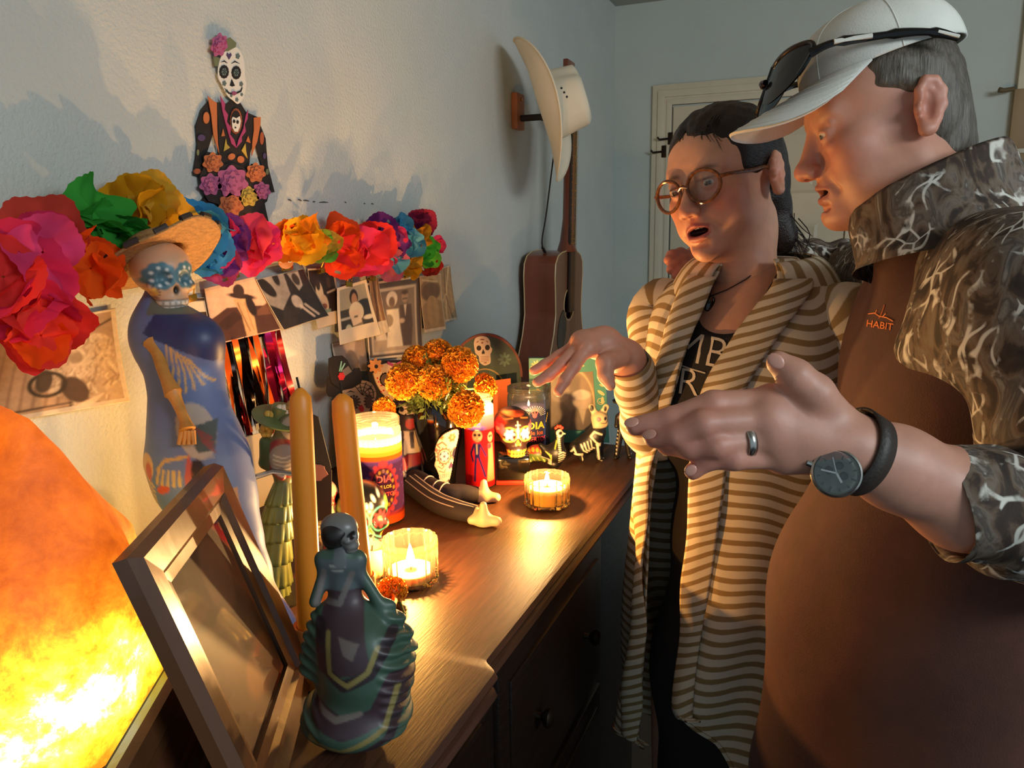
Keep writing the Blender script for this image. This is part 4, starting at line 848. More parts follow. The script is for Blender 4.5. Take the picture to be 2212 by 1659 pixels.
b = tab(1038, 1048); r, h = .0275, .176; j2 = empty('jar_candle', b); tag(j2, 'tall glowing red jar candle printed with a top-hatted skeleton couple', 'candle')
jar_rim(r, h, M_glass, j2, .80)
def lab2(p):
    p.ell(-.004, .118, .019, .006, '#2a2250'); p.rect(-.012, .118, .004, .134, '#3a2a5a'); p.rect(-.012, .121, .004, .124, '#c83a3a'); p.ell(-.003, .104, .0095, .011, '#e8b890')
    for s in (-1, 1): p.ell(-.003+s*.004, .106, .003, .0032, '#2a1a30')
    p.line([(-.003, .101), (-.003, .099)], .0012, '#5a2020'); p.line([(-.007, .096), (.001, .096)], .0014, '#7a3030')
    p.poly([(-.010, .090), (.003, .090), (.001, .062), (-.008, .062)], '#2c2a6a'); p.line([(-.009, .088), (-.016, .070), (-.012, .056)], .004, '#2c2a6a'); p.line([(.002, .088), (.010, .072), (.013, .066)], .0036, '#2c2a6a'); p.line([(-.006, .064), (-.008, .040), (-.009, .018)], .0042, '#2c2a6a'); p.line([(-.001, .064), (.006, .042), (.011, .026)], .0042, '#2c2a6a'); p.line([(-.004, .088), (-.004, .07)], .002, '#e8c8a0')
    p.ell(.024, .100, .0065, .009, '#f0d0a0'); p.ell(.0215, .102, .002, .003, '#2a1a20'); p.ell(.0262, .102, .002, .003, '#2a1a20'); p.line([(.0215, .0945), (.0265, .0945)], .001, '#5a2020'); p.poly([(.018, .088), (.030, .088), (.032, .07), (.036, .015), (.014, .015), (.018, .06)], '#e0a878'); p.ell(.021, .083, .005, .005, '#e84a5a')
lp = [(r*1.012, z) for z in np.linspace(.004, .142, 72)]
paint_lathe('label', lp, 150, lab2, papermat('red_label', vc='Col', tr=.62), j2, base='#e0242c')
MB().lathe([(0, .008), (r*.9, .008), (r*.9, .118), (r*.3, .116), (0, .117)], 32).build('wax', M_wax, j2); flame(j2, (0, 0, .120), .024, 3.4)

b = tab(1143, 980); r, h = .0455, .150; j3 = empty('jar_candle', b); tag(j3, 'wide clear jar candle printed with a pink skull and yellow lettering', 'candle')
jar_rim(r, h, M_glass, j3, .95)
MB().lathe([(r*1.006, .004), (r*1.006, .125)], 56).build('tinted_sleeve', M_blueglass, j3)
pj = empty('printed_badge', (0, 0, 0)); pj.parent = j3
def cylpos(u, z, rr): a = math.atan2(-FH[1], -FH[0])+u/rr; return (rr*math.cos(a), rr*math.sin(a), z)
def cylstroke(name, pts, w, rr, m, par): return MB().tube([cylpos(u, z, rr) for u, z in pts], w, 5).build(name, m, par)
def cylblob(name, cu, cz, ru, rz, rr, m, par, n=20):
    V = [cylpos(cu, cz, rr)]+[cylpos(cu+ru*math.cos(2*PI*k/n), cz+rz*math.sin(2*PI*k/n), rr) for k in range(n)]; return mesh(name, V, [(0, 1+k, 1+(k+1) % n) for k in range(n)], m, par, smooth=False)
rr = r*1.012; rays = MB()
for k in range(15):
    a = math.radians(12+k*11); rays.tube([cylpos(.012+.013*math.cos(a), .092+.013*math.sin(a), rr), cylpos(.012+.029*math.cos(a), .092+.024*math.sin(a), rr)], .0006, 4)
rays.build('rays', w_ink, j3)
p_ink = L_('pink_ink', '#d8606a'); d_ink = L_('dark_ink', '#2a1c22')
cylblob('skull_mark', .012, .103, .0075, .0085, rr, p_ink, j3); cylblob('skull_jaw', .012, .095, .005, .005, rr+.0001, p_ink, j3)
for s in (-1, 1): cylblob('skull_eye', .012+s*.0032, .102, .0021, .0025, rr+.0006, d_ink, j3, 10)
wrap_text('lettering', 'DIA', .021, rr, .073, y_ink, j3, .014, .0006, sx=1.15); wrap_text('lettering', 'de los', .013, rr, .058, o_ink, j3, .015, .0002); wrap_text('lettering', 'MUERTOS', .0145, rr, .044, r_ink, j3, .012, .0002, sx=.8)
for s in (-1, 1):
    for k in range(4): cylblob('leaf_mark', .012+s*(.029+.002*k), .080+.005*k, .0012, .003, rr, y_ink, j3, 10)
MB().lathe([(0, .008), (r*.93, .008), (r*.93, .104), (r*.3, .102), (0, .103)], 40).build('wax', mat('violet_wax', '#6a628a', .5, sss=.4), j3); flame(j3, (0, 0, .106), .014, .15)

# --- painted clay skulls
def skull_sdf(s, h, jaw=True):
    S = Sdf((-.62*s, -.70*s, -.62*s), (.62*s, .72*s, .66*s), h)
    S.ell((0, .06*s, .16*s), (.46*s, .56*s, .44*s), 0); S.ell((0, -.20*s, -.10*s), (.34*s, .30*s, .30*s), .1*s)
    for x in (-1, 1): S.ell((x*.27*s, -.30*s, -.12*s), (.12*s, .12*s, .09*s), .06*s)
    S.ell((0, -.30*s, -.36*s), (.25*s, .22*s, .16*s), .08*s)
    if jaw: S.ell((0, -.28*s, -.50*s), (.22*s, .20*s, .10*s), .06*s)
    for x in (-1, 1): S.ell((x*.19*s, -.50*s, .02*s), (.13*s, .12*s, .12*s), .03*s, sub=True)
    S.ell((0, -.52*s, -.17*s), (.06*s, .08*s, .09*s), .02*s, sub=True)
    return S
def skull(label, base, s, face, base_col, painter, h=None, cat='skull', jaw=True, rough=.35, parent=None, name='painted_skull'):
    V, Q = skull_sdf(s, h or s/58, jaw).mesh(); V = smooth_mesh(V, Q, 1, .4); zmin = V[:, 2].min(); V[:, 2] -= zmin
    p = Paint(V[:, 0]/s, (V[:, 2]+zmin)/s, base_col, .025); p.mask = (V[:, 1] < .02*s).astype(float); painter(p); p.mask[:] = 1
    f = unit((face[0], face[1], 0)); l = np.cross(ZUP, f); M = frame3(l, -f, ZUP, (0, 0, 0))
    o = mesh(name, xf(M, V), Q, mat('painted_clay_%.2f' % rough, vc='Col', rough=rough), parent, col=np.clip(p.c, 0, 1)); o.location = base
    if label: tag(o, label, cat)
    return o
def sk_black(p):
    for s in (-1, 1):
        p.ring(s*.20, .03, .185, .022, '#4aa0a8', 1.15); p.ell(s*.20, .03, .13, .15, '#15100f'); p.flower(s*.20, .03, .15, 8, '#e03a4a', '#6a7a72', fat=.2)
        p.line([(s*.36, -.12), (s*.30, -.22), (s*.2, -.27)], .03, '#d89a2e'); p.line([(s*.06, -.30), (s*.15, -.36), (s*.26, -.36)], .02, '#4aa0a8'); p.line([(s*.1, -.26), (s*.2, -.31)], .02, '#4aa0a8')
        p.ell(s*.10, .40, .035, .06, '#b8c2c0', s*.4); p.ell(s*.04, .30, .03, .05, '#c8ccc4'); p.flower(s*.40, .25, .12, 6, '#7ab03a'); p.ell(s*.22, .45, .03, .055, '#b8c2c0')
    p.poly([(0, -.06), (-.09, -.25), (0, -.21), (.09, -.25)], '#6ab0ac'); p.poly([(0, -.10), (-.055, -.22), (0, -.19), (.055, -.22)], '#d8702e')
    for k in range(-3, 4): p.ell(k*.075, -.405, .036, .055, '#d8303c'); p.ell(k*.075, -.51, .036, .055, '#d8303c')
    p.line([(-.28, -.457), (.28, -.457)], .014, '#3a1014')
skull('black clay skull with red flower eyes and red teeth', tab(788, 1178), .086, hdir(.42, .9), '#15110f', sk_black)
def sk_brown(p):
    for s in (-1, 1): p.ring(s*.20, .03, .17, .035, '#c8a23a'); p.ell(s*.20, .03, .14, .15, '#2a2028'); p.flower(s*.20, .03, .14, 6, '#b8b4c8', '#6a5a78', fat=.3); p.flower(s*.44, .14, .17, 7, '#d8606a', '#e8d0b0'); p.line([(s*.1, .42), (s*.3, .38)], .022, '#c8803a')
    p.line([(0, .34), (0, .08)], .022, '#d8d2c0'); p.line([(-.05, .26), (.05, .26)], .022, '#d8d2c0'); p.poly([(0, -.08), (-.07, -.24), (.07, -.24)], '#c8a23a'); p.poly([(0, -.13), (-.035, -.21), (.035, -.21)], '#2a1a14')
    for k in range(-3, 4): p.ell(k*.075, -.40, .03, .045, '#d8a83a'); p.ell(k*.075, -.50, .03, .045, '#d8a83a')
    p.ell(0, .5, .25, .06, '#b8502e')
pb = tab(1110, 1038); ped = empty('dark_box', pb); tag(ped, 'small glossy black box with red foot under the brown skull', 'box')
Mbx = frame3(RH, FH, ZUP, (0, 0, 0))
MB().box((0, 0, .030), (.062, .050, .044), Mbx, bev=.004).build('box_body', mat('black_glaze', '#0c0a09', .08, spec=.7), ped); MB().box((0, 0, .004), (.068, .056, .008), Mbx, bev=.002).build('foot', mat('red_foot', '#8a2a22', .4), ped)
skull('brown clay skull with flower eyes between the red candle and the jar', pb+ZUP*.0525, .078, hdir(.25, 1), '#2a1712', sk_brown)

# --- black vase with a skull plaque, marigolds
vb = tab(952, 1046); vase = empty('vase', vb); tag(vase, 'black glazed vase with white painted skull plaque, full of marigolds', 'vase')
vp = [(0, 0), (.026, 0), (.029, .004), (.030, .02), (.036, .06), (.044, .10), (.0475, .128), (.045, .150), (.037, .166), (.034, .176), (.036, .180), (.032, .181), (.030, .172), (.040, .14), (0, .04)]
MB().lathe(vp, 56).build('body', mat('black_glaze', '#0c0a09', .08, spec=.7), vase, angle=60)
def vrad(z): return float(np.interp(z, [p[1] for p in vp[1:10]], [p[0] for p in vp[1:10]]))
out = [(-.42, .30), (-.30, .62), (-.10, .86), (.22, .98), (.52, .98), (.60, .80), (.52, .40), (.48, .10), (.40, -.30), (.32, -.66), (.18, -.92), (-.06, -1.0), (-.26, -.92), (-.30, -.62), (-.38, -.40), (-.48, -.22), (-.40, .0)]
o2 = spline(out+[out[0]], 60)[:-1]; nu, nv = 64, 96; uu, vv = [q.ravel() for q in np.meshgrid(np.linspace(-.6, .7, nu), np.linspace(-1.05, 1.05, nv), indexing='ij')]
p = Paint(uu, vv, '#ffffff', .05); p.poly([tuple(q) for q in o2], '#000000'); ins = p.c[:, 0] < .5
p = Paint(uu, vv, '#ddd0b4', .04)
p.ring(-.02, .10, .27, .05, '#b84a3a'); p.ell(-.02, .10, .22, .20, '#2a2430'); p.flower(-.02, .10, .19, 6, '#b4bcd0', '#5a5a6a'); p.ring(.46, .16, .2, .04, '#b84a3a'); p.ell(.46, .16, .14, .19, '#3a3040'); p.poly([(.30, -.10), (.16, -.32), (.24, -.40), (.32, -.34), (.40, -.40), (.42, -.26)], '#5a3a5e')
for k in range(14): a = 2*PI*k/14; p.ell(-.02+.33*math.cos(a), .10+.31*math.sin(a), .025, .025, '#2a1c1c')
p.line([(-.3, -.25), (-.12, -.35), (-.02, -.25), (-.15, -.22)], .03, '#2a2018'); p.line([(-.25, -.42), (-.05, -.48), (.05, -.38)], .03, '#2a2018'); p.line([(-.2, .42), (-.3, .52), (-.1, .62), (.06, .48)], .05, '#b8402e'); p.flower(.28, .74, .16, 6, '#c8602e', '#e0c060'); p.flower(-.12, .78, .10, 5, '#c8803a', '#3a2a2a'); p.flower(-.34, .34, .08, 5, '#b84a3a')
for k in range(5): p.rect(-.10+k*.10, -.66, -.01+k*.10, -.57, '#3a2c22'); p.rect(-.085+k*.10, -.65, -.025+k*.10, -.58, '#e4d8bc'); p.rect(-.10+k*.10, -.56, -.01+k*.10, -.48, '#3a2c22'); p.rect(-.085+k*.10, -.55, -.025+k*.10, -.49, '#e4d8bc')
p.ell(-.08, -.86, .11, .05, '#c8502e'); p.poly([(.12, -.82), (.2, -.74), (.28, -.82), (.2, -.86)], '#2a2030')
for k in range(10): p.ell(np.random.uniform(-.2, .25), np.random.uniform(-.98, -.72), .02, .02, '#2a2030')
a0 = math.atan2(-FH[1], -FH[0])+.30; V = []
for a, b_ in zip(uu, vv): z = .064+.056*b_; R_ = vrad(max(z, 0))+.0035+.0015*(1-min(a*a*2, 1)); V.append(((R_)*math.cos(a0+a*.042/.045), R_*math.sin(a0+a*.042/.045), z))
Fc = grid_faces(nu, nv); Fc = Fc[ins[Fc].all(1)]; used = np.unique(Fc); re = np.full(len(V), -1); re[used] = np.arange(len(used))
o = mesh('skull_plaque', np.array(V)[used], re[Fc], mat('painted_ceramic', vc='Col', rough=.3), vase, col=np.clip(p.c[used], 0, 1)); md = o.modifiers.new('thick', 'SOLIDIFY'); md.thickness = .004; md.offset = -1
M_marigold = mat('marigold_orange', '#e08a14', .6, vc='Col'); M_leaf = mat('marigold_leaf', '#6a7a34', .6, noise=(60, .3)); M_stem = mat('marigold_stem', '#5a6a2c', .6)
def bloom_mesh(seed, n=620):
    """ruffled pompom of many little petals, unit radius"""
    rng = np.random.RandomState(seed); V = []; Fc = []; C = []; c0 = np.array(srgb('#ee9a1a')); c1 = np.array(srgb('#c4650c'))
    for k in range(n):
        z = 1-1.55*(k+.5)/n; ph = k*2.39996; rr_ = math.sqrt(max(1-z*z, 0)); d = unit(np.array((rr_*math.cos(ph), rr_*math.sin(ph), z))+rng.randn(3)*.06); a = unit(np.cross(d, rng.randn(3))); b_ = np.cross(d, a)
        L0 = .74; L1 = rng.uniform(.94, 1.06); w_ = rng.uniform(.12, .18); i0 = len(V); cup = rng.uniform(-.05, .05)
        for s, (l, ww) in enumerate(((L0, .3), ((L0+L1)/2, .8), (L1, 1.0))):
            for q in (-1, -.33, .33, 1): V.append(d*(l+(.035*rng.randn() if s == 2 else 0)-.05*q*q*s*.5)+a*w_*ww*q+b_*(cup*s+.03*rng.randn()*s)); C.append(c1+(c0-c1)*(s/2)*rng.uniform(.75, 1.1))
        for s in range(2):
            for q in range(3): Fc.append((i0+s*4+q, i0+s*4+q+1, i0+s*4+q+5, i0+s*4+q+4))
    k = MB().ell((0, 0, 0), (.86, .86, .86), 20, 12); i0 = len(V); V += [np.array(q) for q in k.v]; C += [c1*.9]*len(k.v); Fc += [tuple(i+i0 for i in (f if len(f) == 4 else (*f, f[2]))) for f in k.f if len(f) == 4]
    return np.array(V), np.array(Fc), np.clip(C, 0, 1)
BL = [bloom_mesh(s) for s in range(3)]
vtop = vb+ZUP*.178
def leaf_sprays(P, dirs, seed, n, size):
    rng = np.random.RandomState(seed); mb = MB()
    for k in range(n):
        p = np.asarray(P[rng.randint(len(P))])+rng.randn(3)*.006; d = unit(np.asarray(dirs)+rng.randn(3)*.75); s_ = unit(np.cross(d, rng.randn(3))); L = size*rng.uniform(.6, 1.2)
        mb.tube([tuple(p), tuple(p+d*L)], .0006, 4, caps=False)
        for q in range(7):
            t = (q+1)/8; c = p+d*L*t; sg = 1 if q % 2 else -1; e = unit(d*.7+s_*sg); wv_ = np.cross(e, d); wv_ = unit(wv_)*.0032; l2 = L*.42*(1-.45*t); mb.add([tuple(c), tuple(c+e*l2*.5+np.cross(wv_, e)*1.2), tuple(c+e*l2), tuple(c+e*l2*.5-np.cross(wv_, e)*1.2)], [(0, 1, 2, 3)])
    return mb
labs = ['big marigold at the front of the bouquet, over the jar candle', 'marigold in the middle of the bouquet', 'marigold behind, at the top left of the bouquet', 'topmost marigold of the bouquet', 'large marigold at the top right of the bouquet', 'small marigold drooping low beside the hatted skull', 'marigold hanging low in front of the red candle', 'marigold behind, by the orange paper']
for k, (x, y, rp, t) in enumerate([(872, 824, 38, .03), (937, 826, 36, .035), (900, 778, 32, .0), (946, 764, 33, -.01), (993, 787, 38, .02), (832, 887, 28, .03), (1007, 884, 37, .07), (1046, 836, 30, -.045)]):
    plv = Pl(vb); c = plv.P(x, y, t); rr_ = plv.m(rp); e = empty('marigold', c); tag(e, labs[k], 'flower', None)
    V, Fc, C = BL[k % 3]; d = unit((c-(vtop-ZUP*.02))*np.array((1, 1, .8))-FH*.05); a = unit(np.cross(d, (.3, .5, .1))); M = frame3(a*rr_, np.cross(d, a)*rr_, d*rr_*.88, (0, 0, 0))
    mesh('bloom', xf(M, V), Fc, M_marigold, e, col=C, smooth=False)
    end = vtop-ZUP*.06-c; mid = (vtop+ZUP*.015-c)*.85+d*0; MB().tube([tuple(q) for q in spline([-d*rr_*.55, -d*rr_*.9+mid*.3, mid, end], 14)], .0021, 6).build('stem', M_stem, e)
    pts = [mid*.55-d*rr_*.5, mid*.8, mid*1.0+ZUP*.004, mid*.9-ZUP*.01]; leaf_sprays(pts, unit(-mid*.2-FH*.5+np.array((0, 0, -.25))), k, 22, .050).build('leaf_spray', M_leaf, e, smooth=False)
lm = tab(848, 1306)+ZUP*.019; e = empty('marigold', lm); tag(e, 'loose marigold lying on the dresser behind the small clay lady', 'flower')
V, Fc, C = BL[1]; mesh('bloom', xf(frame3(RH*.020, unit(np.cross(ZUP, RH))*.020, ZUP*.018, (0, 0, 0)), V), Fc, M_marigold, e, col=C, smooth=False)
MB().tube([(0, 0, -.006), tuple(RH*.012-FH*.01-ZUP*.012), tuple(RH*.02-FH*.03-ZUP*.0165)], .0018, 6).build('stem', M_stem, e)
# ------------------------------------------------------------ figurines, cards and frames on the dresser
M_paint = mat('painted_figure', vc='Col', rough=.45); M_gloss = mat('glazed_figure', vc='Col', rough=.2)
def fig_mesh(name, S, pl, base, painter, parent, m=None, sm=1, loc=None, aa=.0012, disp=None):
    V, Q = S.mesh(); V = smooth_mesh(V, Q, sm, .4)
    if disp: V = disp(V, vnormals(V, Q))
    V[:, 2] = np.maximum(V[:, 2], TZ+.0005)
    u, v = pl.UV(V); p = Paint(u, v, base, aa); painter(p); loc = parent_loc(parent) if parent is not None else (0, 0, 0)
    return mesh(name, V-np.array(loc), Q, m or M_paint, parent, col=np.clip(p.c, 0, 1))
def box_of(pts, pad): P = np.array(pts); return P.min(0)-pad, P.max(0)+pad

# --- tall blue lady with straw hat, bony arms and a painted bird
bb = tab(612, 1372); tp = at(352, 600, .985)
def spine(y, t=0.0, x=None):
    """point on the leaning figure: depth follows the lean from foot to head"""
    k = (1372-y)/(1372-600); dep = float((bb-CAM) @ fw)*(1-k)+.985*k; return at(x, y, dep-t)
bl = empty('tall_lady_figure', bb); tag(bl, 'tall slender blue clay lady with skull face and straw hat', 'figurine')
plb = Pl(spine(900, 0, 430))
sec = [(348, 690, .030, .7), (372, 735, .046, .65), (398, 790, .044, .7), (405, 850, .042, .8), (412, 910, .047, .8), (425, 970, .056, .8), (440, 1030, .058, .8), (470, 1090, .046, .8), (505, 1160, .032, .85), (540, 1230, .022, .9), (575, 1300, .015, 1), (600, 1340, .015, 1), (606, 1350, .016, 1)]
lo, hi = box_of([spine(y, 0, x) for x, y, *_ in sec], .09); S = Sdf(lo, hi, .0028)
for (x0, y0, r0, f0), (x1, y1, r1, f1) in zip(sec[:-1], sec[1:]): S.cap(spine(y0, 0, x0), spine(y1, 0, x1), r0, r1, .02, flat=(FH, .75))
S.cap(spine(690, 0, 350), spine(640, 0, 352), .030, .022, .012)
S.cap(spine(725, .0, 330), spine(735, .02, 430), .024, .030, .02)
S.cap(spine(1000, -.01, 372), spine(1090, -.01, 385), .028, .012, .02)
U = lambda x, y: plb.uv(x, y)
def bl_paint(p):
    p.poly([U(310, 600), U(430, 600), U(430, 682), U(310, 682)], '#6a6a5a'); p.poly([U(330, 680), U(480, 680), U(490, 790), U(420, 760), U(310, 720)], '#333a60')
    for k in range(7): a = .5+.13*k; x0, y0 = 366, 742; p.line([U(372+8*k, 742+5*k), U(376+12*k, 790+3*k), U(376+15*k, 838-6*abs(k-3))], .0026, '#d8a45a')
    p.ell(*U(352, 985), .012, .016, '#d8a868'); p.ell(*U(358, 995), .006, .012, '#c85a2e')
    for k in range(5): p.line([U(388+k*12, 985), U(384+k*14, 1012)], .004, '#cfa560'); p.line([U(352, 1010+k*9), U(376, 1022+k*10)], .0034, '#cfa560')
    p.line([U(385, 985), U(400, 965), U(450, 955)], .004, '#c99a54'); p.ell(*U(400, 1022), .010, .005, '#c8502e', .3)
    p.poly([U(425, 870), U(470, 880), U(500, 960), U(470, 960), U(430, 920)], '#a3938a'); p.ell(*U(455, 910), .020, .034, '#b0a092', .5); p.poly([U(435, 905), U(490, 890), U(500, 945), U(470, 950)], '#4d5450')
    for k in range(4): p.line([U(455+6*k, 905+8*k), U(490+3*k, 925+8*k)], .002, '#8a4034')
    for k in range(6): p.line([U(482+3*k, 985), U(492+4*k, 1030)], .0022, '#b8a88a')
    p.ell(*U(472, 1000), .012, .024, '#231c20'); p.ell(*U(455, 990), .004, .022, '#b8504a')
    p.poly([U(455, 1045), U(545, 1020), U(560, 1080), U(480, 1095)], '#c08a3a'); p.poly([U(480, 1092), U(560, 1075), U(640, 1380), U(560, 1380)], '#a08a58')
    for k in range(6): p.line([U(490+10*k, 1105), U(505+11*k, 1180), U(560+6*k, 1300), U(600+2*k, 1365)], .0016, '#5f6a58')
    p.line([U(485, 1090), U(500, 1082), U(515, 1092), U(530, 1080), U(545, 1086), U(556, 1076)], .004, '#6a3a30')
fig_mesh('gown', S, plb, '#66749a', bl_paint, bl)
# arms of bone
M_bone = mat('bone_orange', '#c98a3c', .5, noise=(60, .25))
for ar in ([(335, 742, .030), (352, 800, .046), (375, 850, .052), (398, 905, .058), (405, 930, .06)],):
    P = [spine(y, t, x)-bb for x, y, t in ar]
    MB().tube([tuple(q) for q in spline(P[:3], 12)], [.014, .011, .008, .007, .007, .007, .007, .007, .008, .009, .010, .011], 10).build('upper_arm', M_bone, bl)
    MB().tube([tuple(q) for q in spline(P[2:], 12)], [.010, .008, .007, .0065, .006, .006, .0065, .007, .008, .009, .010, .008], 10).build('forearm', M_bone, bl)
    for k in range(4): MB().tube([tuple(P[4]+RH*(.004*k-.006)), tuple(P[4]+RH*(.006*k-.010)-ZUP*.016-FH*.004)], [.0035, .0025], 6).build('finger', M_bone, bl)
P = [spine(y, t, x)-bb for x, y, t in ((330, 742, .02), (322, 722, .03))]; MB().ell((0, 0, 0), (.018, .014, .014), 14, 10, Matrix.Translation(P[0])).build('shoulder_bone', M_bone, bl)
# skull face turned to the right
hc = spine(600, .012, 352); Sx = skull_sdf(.077, .0014, True); V, Q = Sx.mesh(); V = smooth_mesh(V, Q, 1, .4)
def sk_cat(p):
    for s in (-1, 1):
        p.flower(s*.20, .06, .22, 9, '#46707c', fat=.4); p.ell(s*.2, .05, .15, .15, '#3f6470')
        for k in range(7): a = 2*PI*k/7; p.ell(s*.20+.13*math.cos(a), .05+.14*math.sin(a), .024, .024, '#c9d2ce')
        for k in range(8): a = 2.0+.32*k; p.line([(s*(.38+.05*math.cos(a)), -.22+.05*math.sin(a)), (s*(.38+.15*math.cos(a)), -.22+.16*math.sin(a))], .022, '#5a3a1e')
        p.flower(s*.36, -.22, .11, 6, '#d8a04a', '#7a7a72')
    p.ell(0, -.17, .05, .07, '#1a1212'); p.rect(-.30, -.52, .30, -.32, '#2a1816')
    for k in range(-3, 4): p.rect(k*.082-.034, -.50, k*.082+.034, -.43, '#c9c2b4'); p.rect(k*.082-.034, -.41, k*.082+.034, -.34, '#c9c2b4')
p = Paint(V[:, 0]/.077, V[:, 2]/.077, '#c79a76', .03); p.mask = (V[:, 1] < .01).astype(float); sk_cat(p)
f = unit(hdir(.72, .69)-ZUP*.02); l = unit(np.cross(ZUP, f)); M = frame3(l, -f, np.cross(f, l), hc-bb)
mesh('skull', xf(M, V), Q, M_paint, bl, col=np.clip(p.c, 0, 1))
# straw hat: wide tilted brim with a dark checked band
hu_ = unit(ZUP*.82-RH*.44+FH*.20); ha_ = unit(np.cross(hu_, FH)); hb_ = np.cross(hu_, ha_); hcn = spine(556, .0, 334)-bb; M = frame3(ha_, hb_, hu_, hcn)
V = []; nq, nt = 22, 72
for i in range(nq):
    q = i/(nq-1)
    for j in range(nt):
        a = 2*PI*j/nt
        if q < .6: e = 1-q/.6; r_ = .036+.044*e; z = .007*e*e*math.cos(2*a+.2)+.002*math.sin(5*a)*e
        else: e = (q-.6)/.4; r_ = .036*math.sqrt(max(1-e**2.2, 0)); z = .034*e**.7
        V.append((r_*math.cos(a)*1.12, r_*math.sin(a), z))
M_straw = mat('straw', '#a87c48', .8, noise=(120, .35), bump=(260, .8, 4, .002), stretch=(1, 1, 3))
o = mesh('straw_hat', xf(M, V), grid_faces(nq, nt, True), M_straw, bl); o.modifiers.new('thick', 'SOLIDIFY').thickness = .003
for k in range(30):
    a = 2*PI*k/30; P = [(.080*math.cos(b)*1.12, .080*math.sin(b), .007*math.cos(2*b+.2)+.002*math.sin(5*b)+.001) for b in (a, a+.10, a+.19)]
    if k % 2 == 0: MB().tube([tuple(q) for q in xf(M, P)], .0042, 6).build('rim_check', mat('rim_black', '#2a1c14', .7), bl)
# --- green ruffled lady
gb = tab(596, 1288); plg = Pl(gb); gl_ = empty('ruffled_lady_figure', gb); tag(gl_, 'skeleton lady figurine in a tiered green ruffled dress behind the taper', 'figurine')
M_green = mat('green_glaze', '#5c6a3c', .4, noise=(40, .25)); 
tiers = [(612, 1034, 20, 604, 1088, 44), (604, 1078, 34, 598, 1124, 50), (600, 1116, 40, 594, 1164, 56), (596, 1156, 44, 590, 1212, 60), (592, 1204, 46, 588, 1262, 62), (590, 1254, 46, 590, 1296, 56)]
for k, (x0, y0, r0, x1, y1, r1) in enumerate(tiers):
    a = plg.P(x0, y0)-gb; b = plg.P(x1, y1)-gb; V = []; n = 64; b[2] = max(b[2], .001)
    for i in range(8):
        t = i/7; c = a+(b-a)*t; rr_ = plg.m(r0+(r1-r0)*t**.8)*.62
        for j in range(n): w_ = 2*PI*j/n; q = rr_*(1+.085*t*math.sin(13*w_+k)); V.append(c+RH*q*math.cos(w_)+FH*q*math.sin(w_)*.8)
    o = mesh('ruffle', V, grid_faces(8, n, True), M_green, gl_); o.modifiers.new('thick', 'SOLIDIFY').thickness = .002
tor = [plg.P(x, y, t) for x, y, t in ((612, 1034, 0), (612, 985, .003), (614, 950, .004), (622, 915, .004), (618, 875, 0))]; lo, hi = box_of(tor, .07); S = Sdf(lo, hi, .0018)
S.cap(tor[0], tor[1], plg.m(20), plg.m(34), .012, flat=(FH, .7)); S.cap(tor[1], tor[2], plg.m(34), plg.m(24), .012, flat=(FH, .7)); S.ell(plg.P(628, 918, .004), plg.m(30), .01); S.cap(plg.P(575, 955), plg.P(572, 1000), plg.m(14), plg.m(11), .008); S.cap(plg.P(572, 1000), plg.P(610, 1030, .02), plg.m(10), plg.m(8), .006)
Ug = lambda x, y: plg.uv(x, y)
def g_paint(p):
    p.ell(*Ug(622, 985), plg.m(34), plg.m(40), '#7a6f62'); p.ring(*Ug(622, 985), plg.m(38), plg.m(12), '#7a2a24')
    for k in range(5): p.line([Ug(600, 975+9*k), Ug(622, 981+9*k), Ug(644, 975+9*k)], .0016, '#b0a48e')
    p.ell(*Ug(640, 918), plg.m(22), plg.m(26), '#9a8a74'); p.ell(*Ug(636, 918), plg.m(7), plg.m(7), '#1c1210'); p.ell(*Ug(650, 918), plg.m(6), plg.m(7), '#1c1210'); p.poly([Ug(555, 940), Ug(590, 940), Ug(590, 1010), Ug(555, 1010)], '#48562f')
fig_mesh('torso', S, plg, '#5a5a3c', g_paint, gl_)
hm_ = MB()
for k, (x, y, r_, c) in enumerate(((585, 905, 22, '#b8963c'), (610, 890, 20, '#c9bda4'), (575, 930, 18, '#b89a40'), (632, 880, 18, '#8a6a2e'))):
    bq_ = plg.P(x, y, .008)-gb; mb = MB()
    for q in range(6): a = q*PI/3; mb.ell(tuple(bq_+RH*plg.m(r_*.45)*math.cos(a)+ZUP*plg.m(r_*.45)*math.sin(a)), (plg.m(r_*.42),)*3, 8, 6)
    mb.build('hat_flower', mat('hat_flower_%d' % k, c, .5), gl_)
q0 = plg.P(605, 905)-gb; MB().lathe([(0, .0), (.034, .0), (.036, .003), (.014, .005), (.013, .018), (0, .02)], 30, Matrix.Translation(q0) @ Matrix.Rotation(.35, 4, 'Y')).build('hat', M_green, gl_)
q0 = plg.P(600, 1022, .018)-gb; MB().tube([tuple(plg.P(x, y, .02)-gb) for x, y in ((552, 1030), (590, 1018), (640, 1024), (668, 1028))], .0035, 8).build('silver_sash', M_steel, gl_)
MB().lathe([(0, .0), (.045, .0), (.046, .004), (0, .004)], 36).build('base', mat('base_dark', '#1e1a12', .5), gl_)
